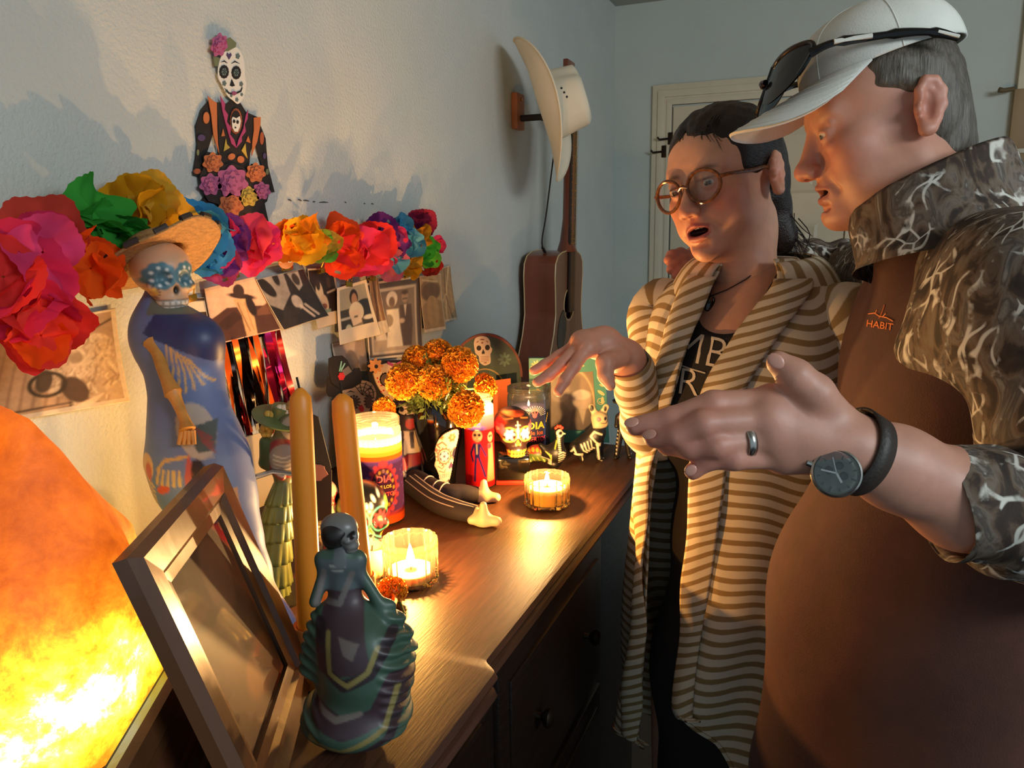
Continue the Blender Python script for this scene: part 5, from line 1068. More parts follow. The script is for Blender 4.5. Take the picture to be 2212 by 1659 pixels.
# black fan with yellow veins held behind the ruffled lady
fn = empty('dark_fan', plg.P(675, 1008, -.03)); tag(fn, 'dark pointed fan with yellow veins behind the orange taper', 'fan'); pf = Pl(fn.location)
def card(name, pts, pl_, t, m, par, th=.0015, smooth=0):
    if smooth: pts = spline(list(pts)+[pts[0]], smooth)[:-1]
    P = [pl_.uv(*q) for q in pts]; o_ = np.array(parent_loc(par)); b_ = pl_.b-o_-FH*t
    M = Matrix(((RH[0], 0, -FH[0], b_[0]), (RH[1], 0, -FH[1], b_[1]), (0, 1, 0, b_[2]), (0, 0, 0, 1)))
    return MB().prism(P, th, M).build(name, m, par, smooth=False)
c_dg = mat('card_dark_green', '#23241a', .6)
card('fan_leaf', ((672, 893), (688, 900), (716, 1010), (712, 1020), (655, 1022), (652, 960)), pf, 0, c_dg, fn)
for k in range(4): card('vein', ((664, 915+18*k), (674, 918+18*k), (668, 935+18*k), (662, 938+18*k)), pf, .0016, c_yel, fn, .0006)
card('rose_bud', ellpts(682, 1018, 26, 18, 20, .2, .1, 6), pf, .002, mat('card_dusty_pink', '#9a6a54', .7), fn)
card('stand', ((650, 1015), (716, 1015), (716, 1125), (650, 1125)), pf, -.002, c_black, fn)
# --- bead-covered little skeleton
bd_ = tab(700, 1180); plq = Pl(bd_); be = empty('beaded_skeleton', bd_); tag(be, 'small patterned skeleton figure with red-rimmed eyes between the tapers', 'figurine')
skull(None, tuple(plq.P(699, 1118)-bd_), .052, hdir(.80, .6), '#c9b28c', lambda p: [(p.flower(s*.2, .03, .22, 10, '#c8302e', fat=.3), p.ell(s*.2, .03, .15, .15, '#1a1414')) for s in (-1, 1)]+[p.rect(-.25, -.50, .25, -.33, '#e0d2b0'), p.line([(-.25, -.42), (.25, -.42)], .02, '#4a3a28')]+[p.line([(k*.08, -.5), (k*.08, -.33)], .014, '#4a3a28') for k in range(-2, 3)], .0011, parent=be, name='skull_head')
S = Sdf(bd_-.06, bd_+np.array((.06, .06, .09)), .0014); S.cap(bd_+ZUP*.004, bd_+ZUP*.035, .022, .018, .01); S.cap(bd_+ZUP*.035, plq.P(699, 1122), .019, .010, .01); S.cap(plq.P(716, 1130, .01), plq.P(724, 1165, .014), .008, .006, .006)
def bd_p(p):
    rr_ = np.random.RandomState(3)
    for k in range(80): a = plq.uv(rr_.uniform(670, 740), rr_.uniform(1110, 1190)); p.rect(a[0]-.0028, a[1]-.0028, a[0]+.0028, a[1]+.0028, '#2c2420'); p.ell(a[0], a[1], .0017, .0017, ['#b8402e', '#d2c4a4', '#c8b890'][k % 3])
fig_mesh('body', S, plq, '#8a7a60', bd_p, be)

# --- small clay lady in the foreground, back-lit
cb_ = tab(776, 1592); plc = Pl(cb_); cl_ = empty('clay_lady_figure', cb_); tag(cl_, 'small clay skeleton lady with swirling teal ruffled skirt, nearest the camera', 'figurine')
Uc = lambda x, y: plc.uv(x, y); m_ = plc.m
tex = [(760, 1145, 0)]
S = Sdf(plc.P(640, 1620)-np.array((.03, .08, .01)), plc.P(910, 1100)+np.array((.03, .09, .01)), .0016)
S.ell(plc.P(772, 1535), (m_(112), m_(112), m_(62)), .0); S.ell(plc.P(790, 1450), (m_(100), m_(92), m_(75)), .02); S.ell(plc.P(778, 1390, .004), (m_(92), m_(80), m_(78)), .02)
S.cap(plc.P(752, 1360), plc.P(744, 1272), m_(66), m_(27), .018, flat=(FH, .75)); S.cap(plc.P(744, 1272), plc.P(736, 1222), m_(26), m_(36), .010, flat=(FH, .7)); S.cap(plc.P(700, 1208), plc.P(772, 1208), m_(20), m_(20), .010, flat=(FH, .8))
S.cap(plc.P(737, 1205), plc.P(741, 1172), m_(13), m_(12), .008)
S.cap(plc.P(858, 1390), plc.P(840, 1310), m_(34), m_(14), .015, flat=(FH, .6)); S.cap(plc.P(700, 1330), plc.P(690, 1430), m_(22), m_(38), .015, flat=(FH, .7))
S.cap(plc.P(705, 1222, .0), plc.P(680, 1300, .01), m_(12), m_(12), .008); S.cap(plc.P(768, 1222), plc.P(838, 1330, .004), m_(12), m_(12), .008)
# folds of the skirt cut as swirling grooves
for pts in (((690, 1320), (705, 1400), (760, 1432), (820, 1400), (850, 1350)), ((676, 1490), (740, 1520), (830, 1500), (860, 1440), (850, 1380))):
    P = spline([plc.P(x, y, .058) for x, y in pts], 14)
    for a, b in zip(P[:-1], P[1:]): S.cap(a, b, m_(16), m_(16), .006, sub=True)
def cl_paint(p):
    L = lambda pts, w, c: p.line([Uc(x, y) for x, y in pts], m_(w), c)
    p.poly([Uc(x, y) for x, y in ((690, 1200), (790, 1200), (790, 1268), (690, 1268))], '#4a5456')
    p.poly([Uc(x, y) for x, y in ((705, 1265), (780, 1265), (820, 1400), (700, 1420), (700, 1320))], '#3f2f34')
    L([(700, 1330), (712, 1400), (760, 1430), (815, 1405), (850, 1350)], 26, '#2c2226'); L([(722, 1340), (730, 1410), (770, 1428), (812, 1400), (828, 1360)], 11, '#857844')
    L([(705, 1500), (760, 1512), (830, 1495), (862, 1430)], 40, '#3a2a30'); L([(690, 1545), (760, 1555), (845, 1520), (870, 1440)], 12, '#7f7242'); L([(690, 1570), (770, 1580), (855, 1540), (888, 1440)], 20, '#33282c')
    p.poly([Uc(x, y) for x, y in ((745, 1340), (792, 1348), (780, 1378), (760, 1370))], '#6a605a'); L([(705, 1492), (745, 1500), (795, 1486)], 12, '#6f665e')
    L([(705, 1225), (690, 1290), (740, 1290), (765, 1230)], 12, '#6a625e'); L([(720, 1212), (750, 1212)], 6, '#8a8a84'); L([(725, 1222), (745, 1222)], 5, '#8a8a84'); L([(737, 1165), (740, 1205)], 26, '#5a5e60')
def frill(V, N):
    u, v = plc.UV(V); rim = np.clip((np.abs(u)-.026)/.02, 0, 1)*np.clip((Uc(0, 1300)[1]-v)/.02, 0, 1); return V+N*(.0034*rim*np.sin(v*520+u*260))[:, None]
fig_mesh('gown', S, plc, '#3c5446', cl_paint, cl_, disp=frill)
skull(None, tuple(plc.P(740, 1192)-cb_), .031, hdir(.93, .2), '#6c6a66', lambda p: [p.ell(s*.2, .03, .13, .13, '#1a1616') for s in (-1, 1)]+[p.line([(-.2, -.42), (.2, -.42)], .02, '#3a3430')], .0009, parent=cl_, name='skull_head')
S = Sdf(plc.P(735, 1145)-.035, plc.P(735, 1145)+.035, .0013); S.ell(plc.P(733, 1148, .0), (m_(34), m_(40), m_(31)), 0); S.ell(plc.P(716, 1165, -.003), (m_(16), m_(18), m_(20)), .008); S.ell(plc.P(768, 1172, .004), (m_(22), m_(44), m_(28)), .004, sub=True)
v_, q_ = S.mesh(); mesh('hair', v_-cb_, q_, mat('clay_hair', '#17120f', .5), cl_)

# --- sitting skeleton doll with striped stockings behind the vase
sb = tab(880, 1056); pld = Pl(sb); dol = empty('skeleton_doll', sb); tag(dol, 'cloth skeleton doll with striped stockings sitting behind the black vase', 'doll')
S = Sdf(pld.P(850, 1075)-.06, pld.P(940, 830)+.06, .0022); S.cap(pld.P(882, 1040, -.03), pld.P(880, 960, -.04), .026, .026, .015, flat=(FH, .7)); S.cap(pld.P(880, 960, -.04), pld.P(882, 905, -.045), .026, .018, .015, flat=(FH, .7)); S.cap(pld.P(866, 960, -.02), pld.P(872, 1030, 0), .010, .009, .006)
Ud = lambda x, y: pld.uv(x, y)
def d_paint(p):
    p.poly([Ud(868, 940), Ud(905, 940), Ud(910, 985), Ud(872, 985)], '#cdbfae'); p.poly([Ud(880, 940), Ud(890, 940), Ud(892, 975), Ud(884, 975)], '#2c2433'); p.ell(*Ud(882, 925), .010, .010, '#a8282c'); p.poly([Ud(866, 990), Ud(912, 985), Ud(912, 1012), Ud(866, 1016)], '#8a2530'); p.line([Ud(870, 1018), Ud(900, 1050)], .005, '#b8a898')
fig_mesh('torso', S, pld, '#2a2026', d_paint, dol)
skull(None, tuple(pld.P(884, 908, -.055)-sb), .042, hdir(-.2, 1), '#c9b8a0', lambda p: [p.ell(s*.2, .03, .13, .13, '#1a1616') for s in (-1, 1)], .0013, parent=dol, name='skull_head')
MB().lathe([(.0, 0), (.034, .0), (.037, .003), (.034, .005), (.019, .007), (.017, .030), (0, .032)], 36, Matrix.Translation(pld.P(892, 866, -.06)-sb) @ Matrix.Rotation(.12, 4, 'Y')).build('purple_hat', mat('purple_felt', '#4a2c4e', .8), dol)
M_stock = mat('dark_stocking', '#241c24', .8); M_wst = mat('stocking_stripe', '#a89a98', .8); M_boot = mat('cream_boot', '#cbb89a', .5)
for k, (pts, bx, by, ba) in enumerate((([(892, 1058), (940, 1094), (985, 1112), (1028, 1118)], 1045, 1122, 0.2), ([(896, 1044), (955, 1074), (1000, 1076), (1032, 1074)], 1046, 1070, 1.0))):
    rr_ = [.019, .018, .017, .014]; P = [tab(x, y+10)+ZUP*r_-sb for (x, y), r_ in zip(pts, rr_)]; Ps = spline(P, 22); R = np.interp(np.linspace(0, 1, 22), np.linspace(0, 1, 4), rr_)
    lg = MB().tube([tuple(q) for q in Ps], list(R), 18).build('leg', M_stock, dol)
    d = unit(Ps[-1]-Ps[0]); sd = unit(np.cross(d, ZUP))
    for a in ((-.9, -.3, .3, .9) if k == 0 else ()): MB().tube([tuple(q+(ZUP*math.cos(a)-sd*math.sin(a)*(-1 if sd @ FH > 0 else 1)*-1)*r_*1.01) for q, r_ in zip(Ps, R)], .0011, 5).build('stripe', M_wst, lg)
    if k == 1:
        for i in (4, 6, 8): MB().tube([tuple(Ps[i]+(ZUP*math.cos(t)+sd*math.sin(t))*R[i]*1.02) for t in np.linspace(0, 2*PI, 20)], .0016, 5, caps=False).build('stripe', M_wst, lg)
    e = Ps[-1]; bt = MB(); 
    S = Sdf(e+sb-.06, e+sb+.06, .0016); q = tab(bx, by+14)+ZUP*.010
    S.cap(e+sb, q, .012, .013, .008); S.cap(q, q+RH*.022-FH*.006, .011, .008, .006); S.cap(q, q-RH*.020, .010, .007, .006); S.cap(q+ZUP*.006, q+ZUP*.026, .010, .006, .006)
    S.func(e+sb-.06, e+sb+.06, lambda X: X[..., 2]-(TZ+.001), 0, sub=True)
    v_, q_ = S.mesh(); v_[:, 2] = np.maximum(v_[:, 2], TZ+.0005); mesh('boot', v_-sb, q_, M_boot, dol)
# --- cream votive with melted rim
wb = tab(806, 1238); wc_ = empty('votive_candle', wb); tag(wc_, 'cream votive candle with melted rim beside the near tealight', 'candle')
MB().lathe([(0, 0), (.0205, 0), (.0215, .004), (.0212, .036), (.0200, .041), (.016, .037), (.0, .034)], 32, rad=lambda a, i: 1+(.05*math.sin(3*a+1) if i in (3, 4) else 0)).build('wax', mat('ivory_wax', '#cdbb95', .55, sss=.3), wc_)
MB().tube([(.0, 0, .033), (.001, 0, .042)], .0012, 6).build('wick', M_wick, wc_)

# --- teal frame with painted flowers and an oval portrait
tf = tab(1228, 958); plt_ = Pl(tf-FH*0+FH*.012); te = empty('teal_picture_frame', tf); tag(te, 'teal picture frame painted with yellow flowers, portrait of a couple', 'picture frame')
M_teal = mat('teal_paint', '#3f8578', .5, noise=(30, .1)); c_cream = mat('cream_paint', '#c9b878', .5)
A = [(1142, 772), (1304, 772), (1315, 953), (1145, 953)]; I = [(1186, 806), (1280, 800), (1290, 928), (1188, 928)]
for i in range(4): card('rail', (A[i], A[(i+1) % 4], I[(i+1) % 4], I[i]), plt_, 0, M_teal, te, .012)
nu, nv = 60, 84; u, v = [q.ravel() for q in np.meshgrid(np.linspace(0, 1, nu), np.linspace(0, 1, nv), indexing='ij')]
p = Paint(u, v, '#7d6a58', .03); p.ell(.5, .45, .55, .62, '#8a7560'); p.ring(.46, .50, .50, .03, '#c2a880', 1.1); p.ell(.24, .66, .22, .17, '#9c8874'); p.ell(.70, .52, .20, .17, '#b09a84'); p.ell(.70, .60, .19, .08, '#c9b8a4'); p.ell(.24, .76, .2, .09, '#8a7a68'); p.poly([(0, 0), (0, .5), (.3, .48), (.5, .3), (.5, 0)], '#7a6856'); p.poly([(.4, 0), (.5, .36), (.7, .34), (1, .4), (1, 0)], '#6a5848'); p.poly([(.62, .36), (.78, .36), (.70, .1)], '#a8967e'); p.noise(.06, 20)
P4 = [plt_.P(x, y)-tf for x, y in ((1186, 929), (1292, 929), (1282, 799), (1184, 804))]
V = [P4[0]*(1-a)*(1-b)+P4[1]*a*(1-b)+P4[2]*a*b+P4[3]*(1-a)*b-FH*.003 for a, b in zip(u, v)]; mesh('portrait', V, grid_faces(nu, nv), mat('portrait_print', vc='Col', rough=.5), te, col=np.clip(p.c, 0, 1))
def tflower(cx, cy, r):
    for k in range(7): a = PI*k/6; card('painted_petal', ellpts(cx+r*.6*math.cos(a), cy-r*.6*math.sin(a), r*.36, r*.14, 12, -a), plt_, .0122, c_cream, te, .0005)
tflower(1160, 790, 15); tflower(1250, 788, 12); tflower(1200, 786, 10)
for k, (x, y, r_) in enumerate(((1297, 846, 10), (1300, 862, 9), (1302, 880, 8), (1298, 830, 6), (1306, 905, 6), (1170, 815, 5), (1163, 840, 6), (1300, 920, 6))): card('painted_scroll', ellpts(x, y, r_*.9, r_*.35, 14, .6+k), plt_, .0122, c_cream, te, .0005)
sc_ = [plt_.P(1297+9*math.exp(-t*.12)*math.cos(t), 866+9*math.exp(-t*.12)*math.sin(t), .0125)-tf for t in np.linspace(0, 9, 40)]; MB().tube([tuple(q) for q in sc_], .0009, 5).build('painted_scroll', c_cream, te)
MB().tube([tuple(plt_.P(1228, 850, -.004)-tf), tuple(np.array(FH*.07)+ZUP*.002)], .004, 6).build('easel_leg', M_teal, te)
# --- teal arch plaque with a white skull, orange card
ab = np.array((.30, 1.66, TZ)); pla = Pl(ab); arc = empty('arched_plaque', ab); tag(arc, 'dark teal arched plaque with a white skull, behind the marigolds', 'plaque')
bz = pla.b[2]
def down(x): # photo y where the plaque meets the dresser
    return float(CY-F*((ab-CAM) @ up)/((ab-CAM) @ fw))
yb = down(1060)
pts = [(1126, yb), (1124, 860)]+[(1050+76*math.cos(a), 812-90*math.sin(a)) for a in np.linspace(.0, PI, 24)]+[(974, 860), (974, yb)]
card('board', pts, pla, 0, mat('dark_teal_board', '#26423f', .6, noise=(20, .2)), arc, .010)
card('board_edge', [(1050+79*math.cos(a), 812-93*math.sin(a)) for a in np.linspace(.0, PI, 24)]+[(1050+74*math.cos(a), 812-88*math.sin(a)) for a in np.linspace(PI, 0, 24)], pla, .001, mat('brick_red_edge', '#6a2c26', .6), arc, .011)
ks = lambda *q: [(1000+a/5.03, 700+b/5.03) for a, b in q]
sk2 = card('skull_face', ks((120, 200), (135, 150), (175, 128), (225, 125), (270, 140), (297, 185), (300, 235), (318, 260), (312, 295), (300, 320), (303, 400), (285, 425), (240, 440), (205, 425), (180, 395), (172, 340), (140, 310), (128, 260)), pla, .0102, mat('card_pale', '#cfb8a6', .6), arc, .003, 60)
for q in (ellpts(176, 252, 26, 28, 20), ellpts(268, 246, 26, 30, 20), [(222, 262), (240, 300), (236, 318), (225, 312), (215, 320), (205, 305)]): card('skull_hollow', ks(*q), pla, .0133, c_black, arc, .0005)
for a in range(4): card('tooth_line', ks((195, 345+a*16), (285, 338+a*16), (285, 342+a*16), (195, 349+a*16)), pla, .0133, mat('card_rust', '#8a4a3a', .6), arc, .0005)
for q in (ellpts(212, 160, 26, 8, 16, 0, .2, 6), ellpts(212, 195, 12, 10, 12, 0, .3, 5), ellpts(160, 185, 16, 5, 10, -.6), ellpts(265, 182, 16, 5, 10, .6), ellpts(245, 410, 18, 6, 12)): card('painted_mark', ks(*q), pla, .0133, mat('card_rust', '#8a4a3a', .6), arc, .0005)
card('gold_arch', [(1048+42*math.cos(a), 836-42*math.sin(a)) for a in np.linspace(.1, PI-.1, 20)]+[(1048+39*math.cos(a), 836-39*math.sin(a)) for a in np.linspace(PI-.1, .1, 20)], pla, .0102, mat('old_gold', '#8f7a3a', .5), arc, .001)
for k in range(8): a = k*PI/4; card('stamped_flower', ellpts(1090+9*math.cos(a), 775-10*math.sin(a), 6, 3, 10, -a), pla, .0102, mat('pale_teal_mark', '#4a6a62', .6), arc, .0006)
ob = np.array((.36, 1.60, TZ)); plo = Pl(ob); oc = empty('orange_card', ob); tag(oc, 'orange paper card standing behind the marigolds and the jar', 'card')
card('sheet', ((1066, 822), (1103, 817), (1108, float(CY-F*((ob-CAM) @ up)/((ob-CAM) @ fw))), (1064, float(CY-F*((ob-CAM) @ up)/((ob-CAM) @ fw)))), plo, 0, mat('orange_paper', '#c8602a', .7), oc, .001)
# --- skull cards leaning against the wall
def wcard(name, pts, x, m, par, t=.002, smooth=0): return cutmesh(name, pts, x, t, m, par, smooth, np.array(parent_loc(par)))
hk = empty('hatted_skull_card', onx(765, 925, .05)); tag(hk, 'white skull cutout with black hat and spiderweb brow against the wall', 'wall decoration')
zb = lambda x, X: float(CY-F*((np.array((X, onx(x, 900, X)[1], TZ+.001))-CAM) @ up)/((np.array((X, onx(x, 900, X)[1], TZ+.001))-CAM) @ fw))
Kh = lambda *q: [(680+a/3.77, 740+b/3.77) for a, b in q]
wcard('backing', [(735, 860), (810, 860), (812, zb(812, .05)), (735, zb(735, .05))], .050, c_black, hk)
c_sk = mat('card_cream_skull', '#cfae8c', .6)
wcard('skull', Kh((240, 330), (300, 310), (400, 310), (460, 340), (490, 410), (480, 470), (440, 540), (430, 610), (420, 660), (350, 710), (270, 720), (235, 640), (230, 500), (225, 400)), .0525, c_sk, hk, .003, 70)
wcard('hat_brim', Kh((90, 400), (100, 270), (140, 330), (230, 360), (300, 345), (375, 300), (365, 330), (300, 370), (210, 390), (150, 445), (110, 440)), .0558, c_black, hk, .003)
wcard('hat_crown', Kh((110, 130), (150, 110), (215, 105), (255, 140), (300, 235), (320, 210), (355, 205), (375, 260), (360, 335), (290, 360), (190, 370), (130, 330), (110, 240)), .0590, c_black, hk, .003)
wcard('hat_band', Kh((215, 230), (270, 190), (300, 235), (240, 275)), .0622, mat('card_lilac', '#6e625c', .7), hk, .001); wcard('feather', Kh((200, 235), (240, 165), (248, 170), (212, 240)), .0634, mat('card_mint', '#7fae9a', .7), hk, .0008); wcard('feather', Kh((195, 235), (212, 150), (220, 152), (207, 238)), .0634, mat('card_mint', '#7fae9a', .7), hk, .0008)
wcard('hat_rose', Kh(*ellpts(215, 275, 26, 32, 24, 0, .12, 6)), .0634, mat('card_red', '#c02a2e', .7), hk, .001)
cg = mat('card_brown_grey', '#5d4a44', .7)
for a, b, rx, ry in ((318, 485, 38, 46), (438, 478, 26, 46)):
    for k in range(12): t = 2*PI*k/12; wcard('eye_scallop', Kh(*ellpts(a+rx*1.22*math.cos(t), b+ry*1.1*math.sin(t), 9, 9, 10)), .0556, cg, hk, .0008)
    wcard('eye', Kh(*ellpts(a, b, rx*.95, ry*.85, 24)), .0566, cg, hk, .0008)
wcard('heart_nose', Kh((375, 565), (355, 540), (362, 520), (380, 505), (398, 535), (395, 560)), .0556, mat('card_red', '#c02a2e', .7), hk, .001)
for pts in (((310, 600), (330, 630), (370, 635), (420, 615), (420, 622), (370, 645), (322, 640)), ((255, 410), (290, 390), (325, 405), (290, 400)), ((420, 385), (455, 370), (480, 390), (455, 380))): wcard('painted_line', Kh(*pts), .0556, c_black, hk, .0008)
web = MB()
wo = np.array(parent_loc(hk)); wp = lambda a, b: tuple(onx(*Kh((a, b))[0], .0562)-wo)
for k in range(6): t = -.25+k*.5; web.tube([wp(385, 425), wp(385+110*math.cos(-t-.0), 425+110*math.sin(-t))], .0006, 4)
for rr_ in (35, 65, 95): web.tube([wp(385+rr_*math.cos(-(-.25+k*.5)), 425+rr_*math.sin(-(-.25+k*.5))) for k in range(6)], .0006, 4)
web.build('web', c_black, hk)
k2 = empty('flowered_skull_card', onx(840, 905, .035)); tag(k2, 'painted skull card on black with orange flower, half behind the marigolds', 'wall decoration')
wcard('ground', Kh((425, 160), (500, 145), (720, 140), (720, 640), (640, 700), (560, 560), (480, 480), (430, 300)), .034, c_black, k2, .002); wcard('stand', [(800, 880), (880, 880), (880, zb(880, .034)), (800, zb(800, .034))], .034, c_black, k2, .002)
wcard('skull', Kh((470, 250), (540, 180), (640, 165), (720, 200), (720, 480), (640, 470), (560, 430), (500, 340)), .0364, c_sk, k2, .002, 50); wcard('flower', Kh(*ellpts(492, 190, 55, 55, 40, 0, .2, 8)), .0386, mat('card_peach', '#cf8a4e', .7), k2, .001); wcard('flower_eye', Kh(*ellpts(500, 195, 14, 16, 14)), .0398, c_black, k2, .0006)
for q in (ellpts(570, 300, 34, 46, 24),): wcard('eye', Kh(*q), .0386, cg, k2, .001); wcard('eye_ring', Kh(*ellpts(570, 300, 44, 56, 30, 0, .08, 12)), .0376, mat('card_red', '#c02a2e', .7), k2, .0008)
wcard('bow', Kh((590, 150), (640, 175), (700, 150), (700, 180), (640, 200), (590, 175)), .0386, c_pink, k2, .001)
for a, b in ((510, 290), (520, 320), (540, 350), (560, 390), (600, 400), (540, 400)): wcard('dot', Kh(*ellpts(a, b, 7, 7, 8)), .0386, mat('card_red', '#c02a2e', .7), k2, .0006)
# --- cream envelope leaning on the wall under the fringe
env = empty('envelope', onx(555, 990, .03)); tag(env, 'plain cream envelope propped against the wall under the foil fringe', 'envelope')
wcard('paper', [(508, 952), (575, 930), (590, 1010), (596, zb(596, .03)), (532, zb(532, .03))], .030, mat('cream_paper', '#cbb488', .7), env, .0012)

# --- black-and-white skeleton animals
def bone_line(pl_, p, pts, w, c='#d8ccb0'): p.line([pl_.uv(x, y) for x, y in pts], pl_.m(w), c)
rb_ = tab(1207, 1012); plr = Pl(rb_); ro = empty('rooster_figure', rb_); tag(ro, 'black skeleton rooster with red comb, behind the far tealight', 'figurine')
P = plr.P; m_ = plr.m; S = Sdf(P(1150, 1012)-.03, P(1235, 910)+.03, .0012)
S.ell(P(1200, 978), (m_(24), m_(20), m_(22)), 0); S.cap(P(1204, 970), P(1210, 945), m_(15), m_(8), .006); S.cap(P(1210, 945), P(1206, 933), m_(8), m_(9), .004); S.cap(P(1210, 934), P(1221, 937), m_(4.5), m_(1.5), .002); S.cap(P(1182, 975), P(1168, 962), m_(12), m_(5), .006); S.cap(P(1182, 980), P(1164, 985), m_(9), m_(5), .006)
S.cap(P(1196, 995), P(1196, 1000), m_(12), m_(14), .004)
def ro_p(p):
    B = lambda pts, w, c='#d8ccb0': bone_line(plr, p, pts, w, c)
    p.ell(*plr.uv(1209, 934), m_(8), m_(8), '#d8ccb0'); p.ell(*plr.uv(1210, 934), m_(4), m_(4), '#15100e'); B([(1216, 936), (1222, 938)], 4)
    for k in range(8): B([(1203+.6*k, 942+4*k-6*0), (1208+.4*k, 943+4*k)], 2.2)
    for k in range(5): B([(1206, 975+5*k), (1215, 972+5*k), (1221, 976+5*k)], 2)
    for k in range(4): B([(1178+4*k, 972+2*k), (1190, 982+3*k)], 2, '#b8a84a'); B([(1170, 985+4*k), (1190, 990+3*k)], 2)
    B([(1198, 965), (1202, 950)], 3, '#8a9a3a')
fig_mesh('body', S, plr, '#15110f', ro_p, ro)
mb = MB()
for k, (x, y) in enumerate(((1201, 925), (1205, 921), (1210, 921), (1214, 924))): mb.ell(tuple(P(x, y)-rb_), (m_(4),)*3, 8, 6)
mb.build('comb', mat('comb_red', '#b83a24', .5), ro); MB().ell(tuple(P(1216, 946)-rb_), (m_(2.5), m_(2.5), m_(5)), 8, 6).build('wattle', mat('comb_red', '#b83a24', .5), ro)
tb_ = tab(1160, 1008); plu = Pl(tb_); tu = empty('turtle_figure', tb_); tag(tu, 'little red and green painted turtle in front of the wide jar', 'figurine')
P = plu.P; m_ = plu.m; S = Sdf(P(1125, 1006)-.03, P(1200, 945)+.03, .0012); S.ell(P(1160, 978), (m_(24), m_(22), m_(18)), 0); S.cap(P(1180, 980), P(1190, 976), m_(7), m_(6), .004); S.cap(P(1142, 988), P(1132, 994), m_(7), m_(4), .004); S.cap(P(1150, 990, .01), P(1146, 994, .012), m_(6), m_(5), .003); S.cap(P(1172, 990, .01), P(1176, 994, .012), m_(6), m_(5), .003)
fig_mesh('body', S, plu, '#5a6a2c', lambda p: (p.poly([plu.uv(*q) for q in ((1132, 975), (1190, 975), (1185, 950), (1135, 950))], '#a8342a'), [p.ell(*plu.uv(1142+9*k, 970-3*math.sin(k)), m_(3.5), m_(4), '#c8982e') for k in range(5)], [p.line([plu.uv(1140+10*k, 982), plu.uv(1146+10*k, 992)], m_(2), '#b8b04a') for k in range(5)]), tu)
db = tab(1272, 994); plw = Pl(db); dg_ = empty('dog_figure', db); tag(dg_, 'black skeleton dog with painted bones and bat ears, before the teal frame', 'figurine')
P = plw.P; m_ = plw.m; S = Sdf(P(1215, 1006)-.04, P(1325, 865)+.04, .0014)
S.cap(P(1288, 935), P(1262, 962), m_(20), m_(20), .012); S.cap(P(1262, 962), P(1242, 968), m_(18), m_(15), .012); S.cap(P(1290, 930), P(1294, 908), m_(15), m_(13), .01); S.ell(P(1295, 902), (m_(18), m_(17), m_(15)), .008); S.cap(P(1300, 908), P(1306, 914), m_(11), m_(8), .006)
for x, t in ((1290, .012), (1296, -.012)): S.cap(P(x, 945, t), P(x+1, 985, t), m_(9), m_(6), .006); S.cap(P(x+1, 988, t), P(x+9, 992, t), m_(6), m_(4.5), .004)
for t in (.014, -.014): S.cap(P(1240, 965, t), P(1248, 978, t), m_(11), m_(8), .006); S.cap(P(1248, 978, t), P(1256, 992, t), m_(7), m_(5), .004); S.cap(P(1236, 968, t), P(1232, 972, t), m_(6), m_(4), .004)
for x, x2 in ((1284, 1278), (1303, 1309)): S.cap(P(x, 892), P(x2, 879), m_(7), m_(7), .004, flat=(FH, .5))
def dg_p(p):
    B = lambda pts, w, c='#d8ccb0': bone_line(plw, p, pts, w, c)
    p.poly([plw.uv(*q) for q in ((1268, 870), (1318, 870), (1316, 921), (1280, 921))], '#cdb891'); p.ell(*plw.uv(1278, 881), m_(4.5), m_(7), '#1a1412'); p.ell(*plw.uv(1307, 882), m_(3.5), m_(6), '#1a1412'); p.ell(*plw.uv(1292, 902), m_(5), m_(5), '#a8606a'); p.ell(*plw.uv(1306, 901), m_(3), m_(4), '#2a1c18'); B([(1296, 910), (1308, 912), (1312, 905)], 1.6, '#3a2a20')
    for k in range(4): B([(1253+7*k, 955-3*k), (1259+6*k, 968-2*k), (1267+5*k, 972-3*k)], 3)
    B([(1274, 938), (1282, 928), (1298, 934)], 4); B([(1276, 940), (1285, 950)], 4); B([(1288, 952), (1290, 968), (1292, 986)], 5); B([(1296, 955), (1288, 955)], 7); B([(1240, 975), (1256, 976), (1259, 992)], 4.5); B([(1232, 970), (1238, 962), (1242, 972)], 4); B([(1296, 992), (1304, 993)], 5)
fig_mesh('body', S, plw, '#16120f', dg_p, dg_)
mb_ = tab(1346, 990); plm = Pl(mb_); ma = empty('mariachi_figure', mb_); tag(ma, 'tiny skeleton musician in black suit and sombrero at the dresser end', 'figurine')
P = plm.P; m_ = plm.m; S = Sdf(P(1315, 1000)-.03, P(1380, 860)+.03, .0012)
for s in (-1, 1): S.cap(P(1346+s*5, 930), P(1346+s*14, 985), m_(7), m_(6), .004); S.cap(P(1346+s*14, 987), P(1346+s*16, 989, .008), m_(5), m_(4), .003)
S.cap(P(1346, 932), P(1344, 900), m_(9), m_(12), .005, flat=(FH, .7)); S.cap(P(1334, 900), P(1332, 920, .008), m_(5), m_(5), .004); S.cap(P(1356, 898), P(1366, 910, .006), m_(5), m_(5), .004); S.ell(P(1345, 881), (m_(8), m_(8), m_(10)), .003)
def ma_p(p):
    B = lambda pts, w, c='#d8ccb0': bone_line(plm, p, pts, w, c)
    p.ell(*plm.uv(1345, 881), m_(9), m_(11), '#d8c29c'); p.ell(*plm.uv(1349, 879), m_(3), m_(3.4), '#1a1412'); p.ell(*plm.uv(1342, 879), m_(2), m_(3), '#1a1412'); p.poly([plm.uv(*q) for q in ((1337, 892), (1346, 892), (1343, 906), (1337, 904))], '#a82c3a'); p.ell(*plm.uv(1366, 908), m_(4), m_(5), '#c89a74')
    for k in range(7): p.ell(*plm.uv(1334-.6*k, 930+8*k), m_(1.3), m_(1.6), '#c9c2b0'); p.ell(*plm.uv(1358+.9*k, 930+8*k), m_(1.3), m_(1.6), '#8a8478')
